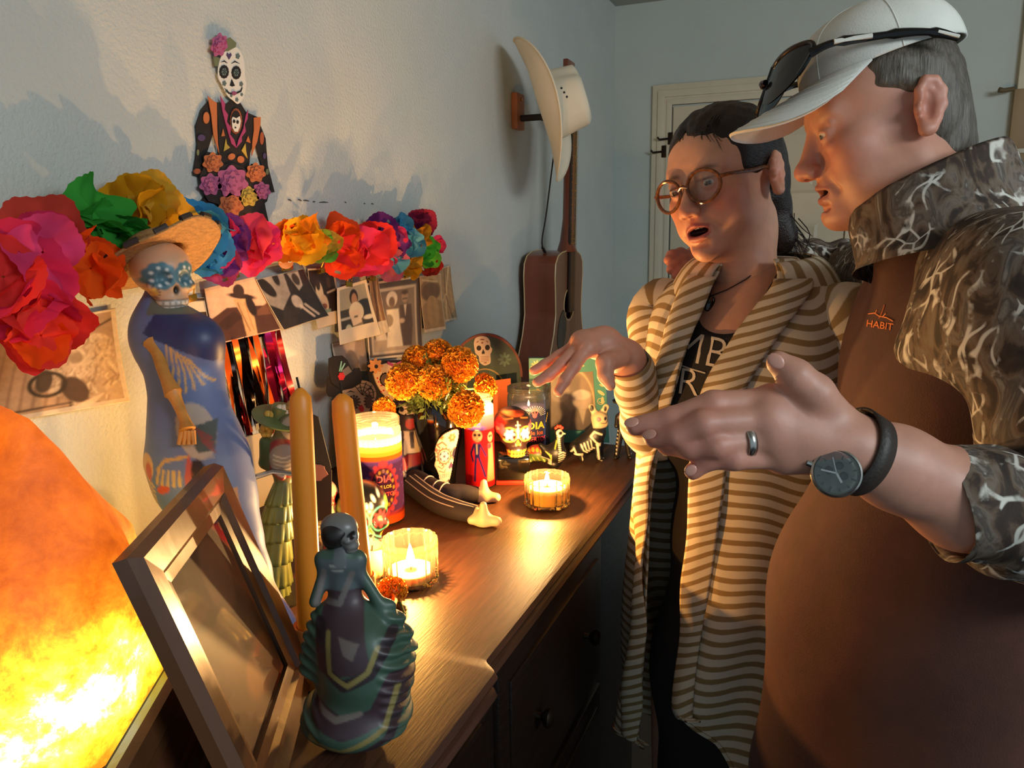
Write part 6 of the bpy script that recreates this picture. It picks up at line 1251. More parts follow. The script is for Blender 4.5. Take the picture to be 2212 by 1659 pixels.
fig_mesh('body', S, plm, '#17120f', ma_p, ma)
MB().lathe([(.0, .004), (.007, .006), (.009, 0), (.020, -.001), (.0215, .003), (.020, .001), (.0, .001)], 28, Matrix.Translation(P(1345, 868)-mb_)).build('sombrero', c_black, ma)
MB().tube([tuple(P(1347, 905, .012)-mb_), tuple(P(1363, 888, .016)-mb_)], [.0012, .0005], 5).build('bow', M_bind, ma); MB().ell(tuple(P(1342, 906, .012)-mb_), (.006, .003, .004), 10, 8).build('violin', M_mah, ma)
# ------------------------------------------------------------ people: heads
def sculpt_head(male, neck_to, neck_r, h=0.002, slit=.0050, mouth=.005, mouth_w=.022):
    """head in local axes: face towards -Y, up +Z, person's left +X. Returns vertices, quads, colours"""
    S = Sdf((-.105, -.150, -.20), (.105, .125, .135), h)
    m = male
    S.ell((0, .004 if m else .012, .042), (.0755, .088 if m else .098, .078), .0); S.ell((0, -.030, .035), (.062, .056, .055), .03)
    S.ell((0, .022 if m else .032, .0), (.066, .064, .062), .02)
    S.ell((0, -.030, -.028), (.0605 if m else .059, .062, .084), .02)
    jw = .052 if m else .045
    for s in (-1, 1):
        S.cap((s*jw, .004, -.052), (s*.016, -.072, -.098), .017 if m else .014, .016 if m else .014, .028)
        S.ell((s*.040, -.050, -.056), (.026, .030, .034) if m else (.024, .028, .028), .02)
        S.ell((s*.042, -.058, -.022), (.024, .024, .018), .025)
    S.ell((0, -.084, -.102), (.022, .018, .018) if m else (.017, .016, .016), .016)
    if m: S.ell((0, -.040, -.102), (.042, .045, .020), .02)
    S.ell((0, -.076, -.066), (.030, .022, .028), .018)
    S.cap((0, -.004, -.06), neck_to, neck_r[0], neck_r[1], .03)
    S.ell((0, .028 if m else .04, -.075), (.05, .045, .06), .03)
    for s in (-1, 1):
        if m: S.ell((s*.024, -.0745, .024), (.030, .016, .013), .02)
        else: S.ell((s*.024, -.071, .026), (.029, .015, .014), .02)
        S.ell((s*.0345, -.104, -.001), (.0195, .019, .0125), .010, sub=True)
        S.ell((s*.032, -.0795, 0), .0150, .004)
        if m: S.ell((s*.034, -.083, -.0165), (.015, .006, .0055), .006)
        S.ell((s*.032, -.096, -.0010), (.0142, .014, slit), .0012, sub=True)
        S.cap((s*.046, -.080, .0105), (s*.020, -.0875, .0115), .0036, .003, .006)      # upper lid fold
    # nose
    S.cap((0, -.088, .012), (0, -.108, -.033), .0085, .0115, .012)
    S.ell((0, -.112 if m else -.110, -.037), (.0140, .0130, .0120) if m else (.0115, .011, .010), .008)
    for s in (-1, 1):
        S.ell((s*.0135, -.104, -.041), (.0085, .011, .0085) if m else (.007, .0095, .0075), .006)
        S.ell((s*.0068, -.109, -.0485), (.0042, .006, .004), .002, sub=True)
        S.cap((s*.019, -.099, -.044), (s*.034, -.084, -.072), .0022, .0016, .010, sub=True)   # nasolabial crease
    # lips and mouth
    S.cap((-.0012, -.0985, -.050), (0, -.0985, -.060), .0025, .002, .006, sub=True)
    for s in (-1, 1): S.cap((s*.003, -.0985, -.0635+mouth*.5), (s*.0225, -.088, -.0675), .0042, .002, .005)
    S.cap((-.012, -.0935, -.0755-mouth*.6), (.012, -.0935, -.0755-mouth*.6), .0055, .0055, .006)
    S.cap((-.013, -.094, -.088-mouth*.5), (.013, -.094, -.088-mouth*.5), .003, .003, .010, sub=True)
    S.ell((0, -.100, -.0685-mouth*.35), (mouth_w, .026, mouth), .002, sub=True)
    # ears
    for s in (-1, 1):
        R = Matrix.Rotation(s*math.radians(12), 3, 'Z') @ Matrix.Rotation(math.radians(-12), 3, 'X')
        c0 = np.array((s*.078, .020, -.006))
        S.ell(c0, (.0065, .016, .027), .008, rot=R)
        hel = [(-.010, .004), (-.015, .020), (-.006, .0335), (.008, .0325), (.018, .020), (.019, .002), (.011, -.016), (.002, -.028), (-.006, -.030), (-.009, -.02)]
        P = [c0+np.array(R @ Vector((s*.006, y*.86, z*.92))) for y, z in hel]
        S.chain(P, [.0038, .004, .0045, .0048, .0048, .0045, .0045, .0065, .006, .004], .007)
        S.chain([c0+np.array(R @ Vector((s*.006, y, z))) for y, z in ((-.002, .022), (.008, .014), (.009, 0), (.003, -.012))], [.003, .0035, .0035, .003], .004)
        S.ell(c0+np.array(R @ Vector((s*.010, -.003, -.002))), (.0085, .008, .0135), .003, rot=R, sub=True)
        S.ell(c0+np.array(R @ Vector((s*.006, -.014, -.004))), (.005, .005, .006), .004, rot=R)
    V, Q = S.mesh(); V = smooth_mesh(V, Q, 1, .4); V2 = smooth_mesh(V, Q, 4, .5); w_ = (np.clip((np.abs(V[:, 0])-.070)/.006, 0, 1)*(V[:, 2] > -.06))[:, None]
    return V*(1-w_)+V2*w_, Q
def head_colors(V, skin, lips, blush, brow, male, mouth=.006):
    skin, lips, blush, brow = [np.array(srgb(c)) for c in (skin, lips, blush, brow)]
    C = np.tile(skin, (len(V), 1)); mix = lambda a, c: C.__iadd__((c-C)*np.clip(a, 0, 1)[:, None])
    f = (V[:, 1] < -.03)
    for s in (-1, 1): mix(.75*gauss(V, (s*.045, -.07, -.03), (.028, .05, .028))*f, blush)
    mix(.7*gauss(V, (0, -.12, -.038), (.018, .03, .016)), blush)
    for s in (-1, 1): mix(.5*gauss(V, (s*.085, .018, -.006), (.02, .03, .04)), blush)
    mix(.4*gauss(V, (0, -.085, -.10), (.03, .04, .02)), blush)
    lx = np.abs(V[:, 0])/.0255; zz = V[:, 2]
    top = -.0585+mouth*.5-.007*lx**1.5; bot = -.0825-mouth*.85+.013*lx**2
    L = np.clip(1-lx, 0, .15)/.15*np.clip((top-zz)/.002, 0, 1)*np.clip((zz-bot)/.002, 0, 1)*(V[:, 1] < -.075); mix(L*.9, lips)
    ins = (np.abs(V[:, 0]) < .022) & (np.abs(zz+.0685+mouth*.35) < mouth+.002) & (V[:, 1] > -.0885-.004*(1-lx)) & (V[:, 1] < -.05); mix(ins*1.0, np.array(srgb('#3a1412')))
    n = np.sin(V[:, 0]*1900+V[:, 2]*900)*.3+.7
    for s in (-1, 1):
        x = s*V[:, 0]; arc = .0225-.9*np.clip(x-.030, -.05, .05)**2*8
        b = np.exp(-((zz-arc)/(.0042 if male else .0030))**2)*np.clip((x-.012)/.006, 0, 1)*np.clip((.053-x)/.012, 0, 1)*(V[:, 1] < -.05)
        mix(b*n*(.55 if male else .85), brow)
        e = gauss(V, (s*.032, -.094, .0055), (.016, .02, .0018)); mix(e*(.35 if male else .9), brow*.5)
    return np.clip(C, 0, 1)
def head_frame(center, fwd_img, up_img, s=1.0):
    """world 4x4 of a head from its facing and up vectors given in camera axes (right, up, towards camera)"""
    f = unit(rt*fwd_img[0]+up*fwd_img[1]-fw*fwd_img[2]); u = rt*up_img[0]+up*up_img[1]-fw*up_img[2]; u = unit(u-f*(u @ f)); l = np.cross(u, f)
    return frame3(l*s, -f*s, u*s, center)
M_skin = mat('skin', vc='Col', rough=.5, sss=.25, noise=(60, .10), bump=(350, .15, 3, .0006))
def eyes(parent, M, iris, gaze=(0, 0), r=.0130, y=-.0795, look_down=0.0):
    for s in (-1, 1):
        mb = MB().ell((0, 0, 0), (r, r, r), 24, 16); V = np.array(mb.v)
        g = unit((s*.03+gaze[0], -1, gaze[1])); d = np.arccos(np.clip(V @ g/r, -1, 1))
        C = np.where((d < .19)[:, None], srgb('#0a0808'), np.where((d < .50)[:, None], srgb(iris), np.where((d < .56)[:, None], srgb('#2a1d14'), srgb('#d8ccc0'))))
        mesh('eye', xf(M, V+np.array((s*.032, y, 0))), mb.f, mat('eyeball', vc='Col', rough=.08), parent, col=C)
# ------------------------------------------------------------ people: bodies, hands, clothes
from mathutils.bvhtree import BVHTree
def joined(parts):
    V = []; Q = []; C = []; n = 0
    for v, q, c in parts: V.append(v); Q.append(q+n); C.append(c); n += len(v)
    return np.concatenate(V), np.concatenate(Q), np.concatenate(C)
def hand_sdf(S, wrist, wr, mcp, fingers, thumb, palm_r=.0125):
    for i, p in enumerate(mcp):
        S.cap(wrist, p, wr*.62, palm_r, .016)
        if i: S.cap(mcp[i-1], p, palm_r*.92, palm_r*.92, .012); S.cap((np.asarray(wrist)+p)/2, (np.asarray(mcp[i-1])+p)/2, palm_r, palm_r*.9, .012)
    for f, r in fingers: S.chain(f, r, .0045)
    S.chain(thumb[0], thumb[1], .008)
def nails(parent, tips, m):
    for p, d, n, w in tips:
        d = unit(d); n = unit(n); s = np.cross(d, n)
        MB().ell((0, 0, 0), (w*.62, w*.75, w*.16), 12, 8, frame3(s, d, n, p)).build('nail', m, parent)
def on_surface(bvh, x, y, off=.0012):
    d = Vector(ray(x, y)).normalized(); h = bvh.ray_cast(Vector(CAM), d)
    return None if h[0] is None else np.array(h[0]-d*off)
def fold_disp(V, N, amp, waves, seed=1):
    rng = np.random.RandomState(seed); d = np.zeros(len(V))
    for k in range(waves):
        w = rng.randn(3); w[2] *= .45; w = w/np.linalg.norm(w)*rng.uniform(18, 60); d += np.sin(V @ w+rng.rand()*6.3+1.5*np.sin(V @ (rng.randn(3)*14)))*14/np.linalg.norm(w)
    return V+N*(amp*d/math.sqrt(waves))[:, None]

# ======================= the man =======================
MAN_H = at(1915, 262, .90)
MH = head_frame(MAN_H, (-.955, -.225, -.17), (-.24, .965, .08), .90)
MHi = np.linalg.inv(np.array(MH))
nb = at(2025, 475, .87)                                     # neck base
fB = hdir(-.985, -.17); lB = np.cross(ZUP, fB)
hv, hq = sculpt_head(True, xf(MHi, [nb+np.array((0, 0, -.01))])[0], (.062, .070), slit=.0036, mouth=.0045, mouth_w=.021)
hc = head_colors(hv, '#c28c74', '#a25f52', '#b96a58', '#8d7c68', True, .0045)
tb = nb-fB*.045
SM = np.array((tb+lB*.165+ZUP*-.085, tb-lB*.165+ZUP*-.085))
EL = at(2385, 1125, .70); WR = at(1838, 968, .645)
# torso + far arm (under the clothes)
T = Sdf(nb-np.array((.55, .5, .95)), nb+np.array((.5, .75, .1)), .008)
T.ell(tb+ZUP*-.20, (.095, .095, .15), .0); T.ell(tb+ZUP*-.44+fB*.03, (.11, .11, .2), .05); T.ell(tb+ZUP*-.66+fB*.01, (.12, .12, .2), .05)
T.cap(nb, tb-ZUP*.15, .056, .06, .03); T.cap(SM[0], SM[1], .045, .045, .04); T.cap(SM[0], EL, .045, .04, .02)
HR = at(1505, 562, 1.40); ELR = at(1830, 590, 1.33)
T.cap(SM[1], ELR, .045, .04, .02); T.cap(ELR, HR, .036, .028, .02)
tv, tq = T.mesh(); tc = np.tile(srgb('#c28c74'), (len(tv), 1))
# near forearm and hand (watch, ring), back of the hand to the camera
A = Sdf(at(1860, 900, .65)+np.array((-.36, -.32, -.17)), at(1860, 900, .65)+np.array((.34, .30, .16)), .0021)
A.cap(EL, at(2080, 1080, .675), .043, .041, .02); A.cap(at(2080, 1080, .675), at(1935, 1010, .66), .041, .033, .02); A.cap(at(1935, 1010, .66), WR, .033, .0285, .02, flat=(fw, .8))
hm = [at(1668, 868, .645), at(1656, 905, .637), at(1668, 945, .640), at(1690, 985, .650)]
fing = [
 ([hm[0], at(1540, 872, .640), at(1450, 905, .645), at(1372, 921, .652)], [.0118, .0108, .0098, .0082]),
 ([hm[1], at(1520, 915, .628), at(1462, 940, .636), at(1412, 946, .646)], [.0122, .0112, .0100, .0086]),
 ([hm[2], at(1548, 962, .630), at(1490, 967, .638), at(1440, 962, .650)], [.0118, .0108, .0096, .0084]),
 ([hm[3], at(1585, 990, .634), at(1530, 992, .640), at(1497, 1018, .644)], [.0105, .0098, .0088, .0074])]
th = ([at(1800, 905, .645), at(1758, 850, .632), at(1718, 812, .627), at(1682, 784, .630)], [.018, .0155, .0128, .0100])
hand_sdf(A, WR, .030, hm, fing, th, .0135)
av, aq = A.mesh(); av = smooth_mesh(av, aq, 1, .4)
ac = np.tile(srgb('#bf8a74'), (len(av), 1)); red = np.array(srgb('#b8695a'))
for f, r in fing:
    for p in f[1:]: ac += (red-ac)*(.45*gauss(av, p, (.014,)*3))[:, None]
for p in hm: ac += (red-ac)*(.35*gauss(av, p, (.014,)*3))[:, None]
# far hand resting on the woman's shoulder
B = Sdf(HR-.12, HR+.12, .0022)
bm = [at(1492, 560+6*i, 1.355-.004*i) for i in range(3)]
hand_sdf(B, HR, .028, bm, [([bm[0], at(1470, 548, 1.345), at(1452, 552, 1.33), at(1444, 562, 1.322)], [.011, .0105, .0098, .0085]), ([bm[1], at(1474, 562, 1.335), at(1458, 572, 1.322), at(1450, 582, 1.315)], [.011, .0105, .0098, .0085]), ([bm[2], at(1480, 578, 1.325), at(1468, 588, 1.315), at(1461, 598, 1.31)], [.011, .0105, .0098, .0085])], ([HR, at(1520, 600, 1.33), at(1510, 612, 1.32)], [.014, .012, .01]))
bv, bq = B.mesh(); bc = np.tile(srgb('#c9806c'), (len(bv), 1))
V, Q, C = joined([(xf(MH, hv), hq, hc), (tv, tq, tc), (av, aq, ac), (bv, bq, bc)])
man = mesh('person', V, Q, M_skin, col=C)
tag(man, 'person in white cap and brown camouflage pullover pointing over the altar', 'person')
eyes(man, MH, '#54606a', (.10, -.55))
M_nail = mat('nail', '#c48d7a', .35)
nails(man, [(at(1364, 912, .645), fing[0][0][3]-fing[0][0][2], -fw+up*.8, .0085), (at(1402, 938, .637), fing[1][0][3]-fing[1][0][2], -fw+up*.5, .0085), (at(1492, 1016, .636), fing[3][0][3]-fing[3][0][2], -fw, .0075), (at(1676, 780, .620), th[0][3]-th[0][2], -fw-.3*up, .010)], M_nail)
# --- pullover: brown fleece body
J = Sdf(nb-np.array((.42, .42, 1.05)), nb+np.array((.42, .42, .12)), .006)
J.ell(tb+ZUP*-.215+fB*.0, (.13, .13, .19), .0); J.ell(tb+ZUP*-.20+lB*.09, (.115, .115, .16), .05); J.ell(tb+ZUP*-.20-lB*.09, (.115, .115, .16), .05)
J.ell(tb+ZUP*-.50+fB*.045, (.165, .165, .24), .08); J.ell(tb+ZUP*-.75+fB*.045, (.17, .17, .26), .06); J.ell(tb+ZUP*-1.0+fB*.03, (.17, .17, .2), .06)
J.ell(tb+ZUP*-.45+lB*.06, (.14, .14, .26), .06); J.ell(tb+ZUP*-.75+lB*.06, (.16, .16, .26), .06)
J.cap(SM[0]-lB*.02, SM[1]+lB*.02, .07, .07, .05); J.cap(nb-ZUP*.03, tb-ZUP*.12, .064, .085, .04)
jv, jq = J.mesh(); jv = fold_disp(jv, vnormals(jv, jq), .0060, 6, 3)
M_fleece = mat('brown_fleece', '#4a2719', .9, noise=(40, .18), bump=(700, .5, 3, .001), sheen=.05)
jo = mesh('pullover', jv, jq, M_fleece, man)
M_trous = mat('dark_trousers', '#16141a', .85, noise=(50, .2)); M_shoe = mat('dark_shoe', '#1a1512', .5)
for s in (-1, 1):
    hp = tb+lB*s*.085-ZUP*.80+fB*.02; ft = np.array((hp[0], hp[1], .06))-fB*.01
    MB().tube([tuple(hp+ZUP*.1), tuple(hp), tuple(hp*.5+ft*.5), tuple(ft)], [.11, .115, .085, .062], 24).build('trouser_leg', M_trous, man)
    S_ = Sdf(ft-np.array((.2, .2, .07)), ft+np.array((.2, .2, .08)), .005); S_.cap(ft-fB*.06-ZUP*.02, ft+fB*.13-ZUP*.025, .045, .04, .02, flat=(ZUP, .8)); S_.cap(ft, ft-ZUP*.02, .05, .045, .02)
    v_, q_ = S_.mesh(); v_[:, 2] = np.maximum(v_[:, 2], .002); mesh('shoe', v_, q_, M_shoe, man)
# camouflage print: bark, leaf and branch blotches
def camo_mat():
    m = bpy.data.materials.new('camouflage'); m.use_nodes = True; nt = m.node_tree; N = nt.nodes; L = nt.links; b = N['Principled BSDF']; b.inputs['Roughness'].default_value = .85
    tc = N.new('ShaderNodeTexCoord'); mp = N.new('ShaderNodeMapping'); mp.inputs['Rotation'].default_value = (.5, .4, .2); mp.inputs['Scale'].default_value = (1, 1, .45); L.new(tc.outputs['Object'], mp.inputs[0])
    n1 = N.new('ShaderNodeTexNoise'); n1.inputs['Scale'].default_value = 34; n1.inputs['Detail'].default_value = 9; n1.inputs['Distortion'].default_value = 1.6; L.new(mp.outputs[0], n1.inputs[0])
    r1 = N.new('ShaderNodeValToRGB'); r1.color_ramp.interpolation = 'LINEAR'; e = r1.color_ramp.elements
    e[0].position = .30; e[0].color = rgba('#241a14'); e[1].position = .72; e[1].color = rgba('#8d877c')
    for p, c in ((.42, '#3a2c22'), (.47, '#5c4a3a'), (.54, '#6b5f52'), (.60, '#4a4038')): x = e.new(p); x.color = rgba(c)
    L.new(n1.outputs['Fac'], r1.inputs[0])
    v = N.new('ShaderNodeTexVoronoi'); v.feature = 'DISTANCE_TO_EDGE'; v.inputs['Scale'].default_value = 44; v.inputs['Randomness'].default_value = 1
    dn = N.new('ShaderNodeTexNoise'); dn.inputs['Scale'].default_value = 9; L.new(tc.outputs['Object'], dn.inputs[0])
    ad = N.new('ShaderNodeMix'); ad.data_type = 'VECTOR'; ad.inputs['Factor'].default_value = .12; L.new(mp.outputs[0], ad.inputs['A']); L.new(dn.outputs['Color'], ad.inputs['B']); L.new(ad.outputs['Result'], v.inputs['Vector'])
    r2 = N.new('ShaderNodeMapRange'); r2.inputs['From Min'].default_value = .03; r2.inputs['From Max'].default_value = .07; r2.inputs['To Min'].default_value = 1; r2.inputs['To Max'].default_value = 0; L.new(v.outputs[0], r2.inputs[0])
    n3 = N.new('ShaderNodeTexNoise'); n3.inputs['Scale'].default_value = 30; n3.inputs['Detail'].default_value = 5; L.new(tc.outputs['Object'], n3.inputs[0])
    g = N.new('ShaderNodeMapRange'); g.inputs['From Min'].default_value = .48; g.inputs['From Max'].default_value = .56; L.new(n3.outputs['Fac'], g.inputs[0])
    mu = N.new('ShaderNodeMath'); mu.operation = 'MULTIPLY'; L.new(r2.outputs[0], mu.inputs[0]); L.new(g.outputs[0], mu.inputs[1])
    mx = N.new('ShaderNodeMix'); mx.data_type = 'RGBA'; L.new(mu.outputs[0], mx.inputs['Factor']); L.new(r1.outputs[0], mx.inputs['A']); mx.inputs['B'].default_value = rgba('#c9c6ba')
    L.new(mx.outputs['Result'], b.inputs['Base Color'])
    bp = N.new('ShaderNodeBump'); bp.inputs['Strength'].default_value = .3; bp.inputs['Distance'].default_value = .002; L.new(n1.outputs['Fac'], bp.inputs['Height']); L.new(bp.outputs[0], b.inputs['Normal'])
    MATS['camouflage'] = m; return m
M_camo = camo_mat()
# yoke and near sleeve, pushed up to mid forearm
K = Sdf(nb-np.array((.30, .42, .62)), nb+np.array((.62, .50, .16)), .006)
K.ell(SM[0]-lB*.02, (.082, .082, .080), .0); K.cap(SM[0]-lB*.01, SM[0]*.35+EL*.65, .082, .078, .05); K.cap(SM[0]*.35+EL*.65, EL, .078, .070, .04); K.ell(EL, .072, .03)
K.cap(nb-fB*.02+lB*.06+ZUP*-.055, SM[0]+ZUP*.005, .058, .072, .04); K.cap(nb-fB*.03-lB*.05+ZUP*-.055, SM[1]+ZUP*.0, .055, .07, .04); K.cap(SM[1], (SM[1]+ELR)/2, .062, .055, .03); K.cap(nb-fB*.045+lB*.09+ZUP*-.06, tb+lB*.10-ZUP*.14+fB*.055, .05, .055, .04)
kv, kq = K.mesh(); kv = fold_disp(kv, vnormals(kv, kq), .0045, 9, 8)
mesh('sleeve', kv, kq, M_camo, man)['label'] = 'camouflage sleeve and shoulder'
def sleeve_tube(name, pts, rad, parent, m, n=48, rings=60, wr=.004, seed=0, attr=None, open_in=.012, wf=1.0, flat=None):
    """cloth tube with gathered folds; attr = stripe coordinate along its length"""
    P = spline(pts, rings); R = np.interp(np.linspace(0, 1, rings), np.linspace(0, 1, len(rad)), rad); rng = np.random.RandomState(seed)
    V = []; st = []; a = None; L = 0; ph = rng.rand(8)*6.3
    for i in range(rings):
        d = unit(P[min(i+1, rings-1)]-P[max(i-1, 0)])
        if a is None: a = unit(np.cross(d, (0.3, .2, .9)))
        a = unit(a-d*(a @ d)); b = np.cross(d, a); L += np.linalg.norm(P[i]-P[i-1]) if i else 0
        for j in range(n):
            t = 2*PI*j/n; f = wr*(math.sin(L*140*wf+1.6*math.sin(t+ph[0])+ph[1])*(.6+.4*math.sin(2*t+ph[2]))+.6*math.sin(L*75*wf-2*t+ph[3]))
            V.append(P[i]+(a*math.cos(t)+b*math.sin(t))*(R[i]+f)); st.append(L)
    # rolled-in rim at the open end
    k = len(V)
    d = unit(P[-1]-P[-2])
    for j in range(n): V.append(P[-1]+(np.array(V[k-n+j])-P[-1])*.90-d*open_in); st.append(L)
    Fc = grid_faces(rings+1, n, True)
    o = mesh(name, V, Fc, m, parent)
    if attr:
        at_ = o.data.attributes.new(attr, 'FLOAT', 'POINT'); at_.data.foreach_set('value', np.array(st, np.float32))
    return o
sleeve_tube('sleeve', [SM[1], SM[1]*.5+ELR*.5, ELR, ELR*.5+HR*.5, ELR*.22+HR*.78], [.058, .056, .056, .050, .044], man, M_camo, wr=.003, seed=6)
CF = at(2078, 1085, .675)
sleeve_tube('cuff', [EL, EL*.5+CF*.5+ZUP*-.004, CF+.006*rt, CF-.012*rt], [.072, .060, .053, .050], man, M_camo, wr=.0045, seed=4, open_in=.03)
# collar: stand-up camouflage collar round the neck, half zip
col_c = xf(MH, [(0, .03, -.135)])[0]
ax = unit(nb-MAN_H)*.2+ZUP*-.0
cu = unit(unit(xf(MH, [(0, .02, 0)])[0]-nb)+ZUP*.25); cf = unit(fB-cu*(fB @ cu)); cl = np.cross(cu, cf)
V = []; nn = 56; prof = [(-.075, .112), (-.045, .100), (-.02, .092), (.0, .088), (.018, .0865), (.038, .085), (.056, .0835), (.061, .080), (.055, .0765), (.02, .079)]
for t, r0_ in prof:
    for j in range(nn):
        r = r0_
        a = 2*PI*j/nn; wv = 1+.02*math.sin(5*a+t*60)+.01*math.sin(11*a)
        tilt = .016*math.cos(a)
        if t < 0: q_ = .12+.88*(1-math.cos(a))/2; r = .088+(r-.088)*q_; te = t*q_
        else: te = t
        V.append(nb+cu*(te-.012-tilt*1.2)+(cf*math.cos(a)*1.08+cl*math.sin(a)*.92)*r*wv)
mesh('collar', V, grid_faces(len(prof), nn, True), M_camo, man)['label'] = 'stand-up camouflage collar'
bvJ = BVHTree.FromPolygons(jv.tolist(), jq.tolist())
M_zip = mat('zip_brown', '#3a2418', .5)
zp = [on_surface(bvJ, x, y, .003) for x, y in ((1838, 560), (1822, 600), (1806, 640), (1797, 680), (1792, 730))]
zp = [p for p in zp if p is not None]
if len(zp) > 1:
    z = MB().tube([tuple(p) for p in zp], .0028, 6).build('zip', M_zip, man)
    q = zp[min(2, len(zp)-1)]; MB().box((0, 0, -.008), (.004, .003, .016), Matrix.Translation(Vector(q-fw*.006)), bev=.001).build('zip_pull', M_zip, z)
# chest lettering with an antler mark
M_orange = mat('orange_thread', '#e07a3a', .6)
def decal(name, txt, ox, oy, size, ang, bvh, m, parent, bold=0.0, off=.0015, sy=1.0):
    tv_, tf_ = text_mesh(txt, 1.0, bold); c, s = math.cos(ang), math.sin(ang); out = []
    for p in tv_:
        x = ox+(p[0]*c-p[1]*sy*s)*size; y = oy-(p[0]*s+p[1]*sy*c)*size; q = on_surface(bvh, x, y, off); out.append(q if q is not None else at(x, y, .75))
    return mesh(name, out, tf_, m, parent, smooth=False)
def strokes(name, lines, bvh, m, parent, w=.0009, off=.0012):
    mb = MB()
    for ln in lines:
        P = [on_surface(bvh, x, y, off) for x, y in ln]; P = [tuple(p) for p in P if p is not None]
        if len(P) > 1: mb.tube(P, w, 5)
    return mb.build(name, m, parent)
decal('lettering', 'HABIT', 1900, 703, 21, -.15, bvJ, M_orange, man, .012)
strokes('emblem', [[(1876, 678), (1890, 676), (1900, 683), (1916, 686), (1930, 694)], [(1911, 658), (1907, 671), (1902, 683), (1899, 688)], [(1891, 677), (1895, 669)], [(1907, 684), (1914, 677)]], bvJ, M_orange, man, .0008)
# --- watch: strap, case, dial with marks, hands, crown
wd = unit(WR-at(1935, 1010, .66)); wc = at(1806, 1022, .622)
watch = empty('wristwatch', wc); tag(watch, 'steel wristwatch with pale dial and dark strap on the bent wrist', 'watch')
wn = unit(-fw*.93+up*.10-rt*.25); wx = unit(wd-wn*(wd @ wn)); wy = np.cross(wn, wx); MW = frame3(wx, wy, wn, (0, 0, 0))
M_steel = mat('steel', '#b9b6ae', .25, 1.0); M_strap = mat('strap_leather', '#2c241e', .55, bump=(300, .3)); M_dial = mat('watch_dial', '#b4bba6', .5)
MB().lathe([(.0165, -.005), (.0195, -.004), (.0200, 0), (.0195, .003), (.0180, .0042), (.0168, .0030), (.0168, .0015)], 40, MW).build('case', M_steel, watch)
dl = MB().lathe([(0, .0016), (.0169, .0016)], 40, MW).build('dial', M_dial, watch)
mk = MB()
for i in range(12):
    a = 2*PI*i/12; mk.box((.0138, 0, .0022), (.0042 if i % 3 == 0 else .0026, .0011, .0006), MW @ Matrix.Rotation(a, 4, 'Z'))
for cx_, cy_ in ((.006, .0), (-.006, 0), (0, -.0065)): mk.lathe([(.0030, .0019), (.0034, .0022), (.0030, .0024)], 16, MW @ Matrix.Translation((cx_, cy_, 0)))
mk.build('dial_marks', mat('dial_ink', '#3f4238', .4), dl)
for L_, a, w_ in ((.0085, 2.4, .0009), (.012, .15, .0007), (.013, -1.0, .0004)):
    MB().box((L_/2, 0, .0028), (L_, w_*2, .0004), MW @ Matrix.Rotation(a, 4, 'Z')).build('watch_hand', M_steel, dl)
MB().lathe([(0, .0046), (.0174, .0042)], 40, MW).build('crystal', glassmat('crystal'), watch)
MB().lathe([(.0, .0), (.003, .0), (.003, .004), (0, .0045)], 12, MW @ Matrix.Translation((.0, .0, 0)) @ Matrix.Rotation(PI/2, 4, 'Y') @ Matrix.Translation((0, 0, .0195))).build('crown', M_steel, watch)
axc = at(1852, 978, .648)-wc; strap = MB(); SV = []; wdn = unit(WR-at(1935, 1010, .66)); p1 = unit(np.cross(wdn, (0, 0, 1))); p2 = np.cross(wdn, p1)
Wc2 = at(1853, 978, .648)-wc
for t, rr in ((-.0095, .0315), (-.0095, .0338), (.0095, .0318), (.0095, .0295)):
    for j in range(48):
        a = 2*PI*j/48; SV.append(Wc2-wdn*(t+0)+(p1*math.cos(a)*.95+p2*math.sin(a)*1.12)*rr)
Fs = np.concatenate([grid_faces(4, 48, True), np.stack([144+np.arange(48), 144+(np.arange(48)+1) % 48, (np.arange(48)+1) % 48, np.arange(48)], -1)])
mesh('strap', SV, Fs, M_strap, watch)
# --- ring
rc = hm[2]*.52+fing[2][0][1]*.48; rd = unit(fing[2][0][1]-hm[2]); a1 = unit(np.cross(rd, ZUP)); a2 = np.cross(rd, a1); RV = []
for t, rr in ((-.0035, .0115), (-.0035, .0130), (0, .0134), (.0035, .0130), (.0035, .0115)):
    for j in range(32): b_ = 2*PI*j/32; RV.append(rd*t+(a1*math.cos(b_)+a2*math.sin(b_))*(rr+.0008))
o = mesh('wedding_ring', RV, grid_faces(5, 32, True), M_steel); o.location = rc; tag(o, 'plain silver ring on the pointing hand', 'ring')
# --- hair below the cap
def hair_shell(S, V, Q, M, parent, m, amp=.0016, seed=2, freq=(160, 420), flow=None):
    N = vnormals(V, Q); rng = np.random.RandomState(seed)
    fl = flow(V) if flow else np.tile((0, .5, -.8), (len(V), 1))
    fl = fl/np.linalg.norm(fl, axis=1)[:, None]; sd = np.cross(N, fl); c = (V*sd).sum(1)
    az = np.arctan2(V[:, 0], V[:, 1]) if flow is None else None
    d = np.zeros(len(V))
    for k in range(7):
        w = rng.uniform(*freq); dirv = rng.randn(3); d += np.sin((V @ unit((1+.3*rng.randn(), .6*rng.randn(), .35*rng.randn())))*w+3*np.sin(V @ (rng.randn(3)*25))+rng.rand()*6)
    V = V+N*(amp*d/2.6)[:, None]
    return mesh('hair', xf(M, V), Q, m, parent)
M_hair_m = mat('grey_brown_hair', '#5f564a', .55, noise=(300, .5), bump=(500, .6, 4, .002), stretch=(1, 1, .12), col2='#3c362c')
H = Sdf((-.11, -.12, -.12), (.11, .135, .14), .0023)
H.ell((0, .006, .040), (.0815, .092, .080), 0); H.ell((0, .036, -.012), (.070, .062, .070), .02); H.ell((0, .056, -.055), (.056, .036, .036), .02)
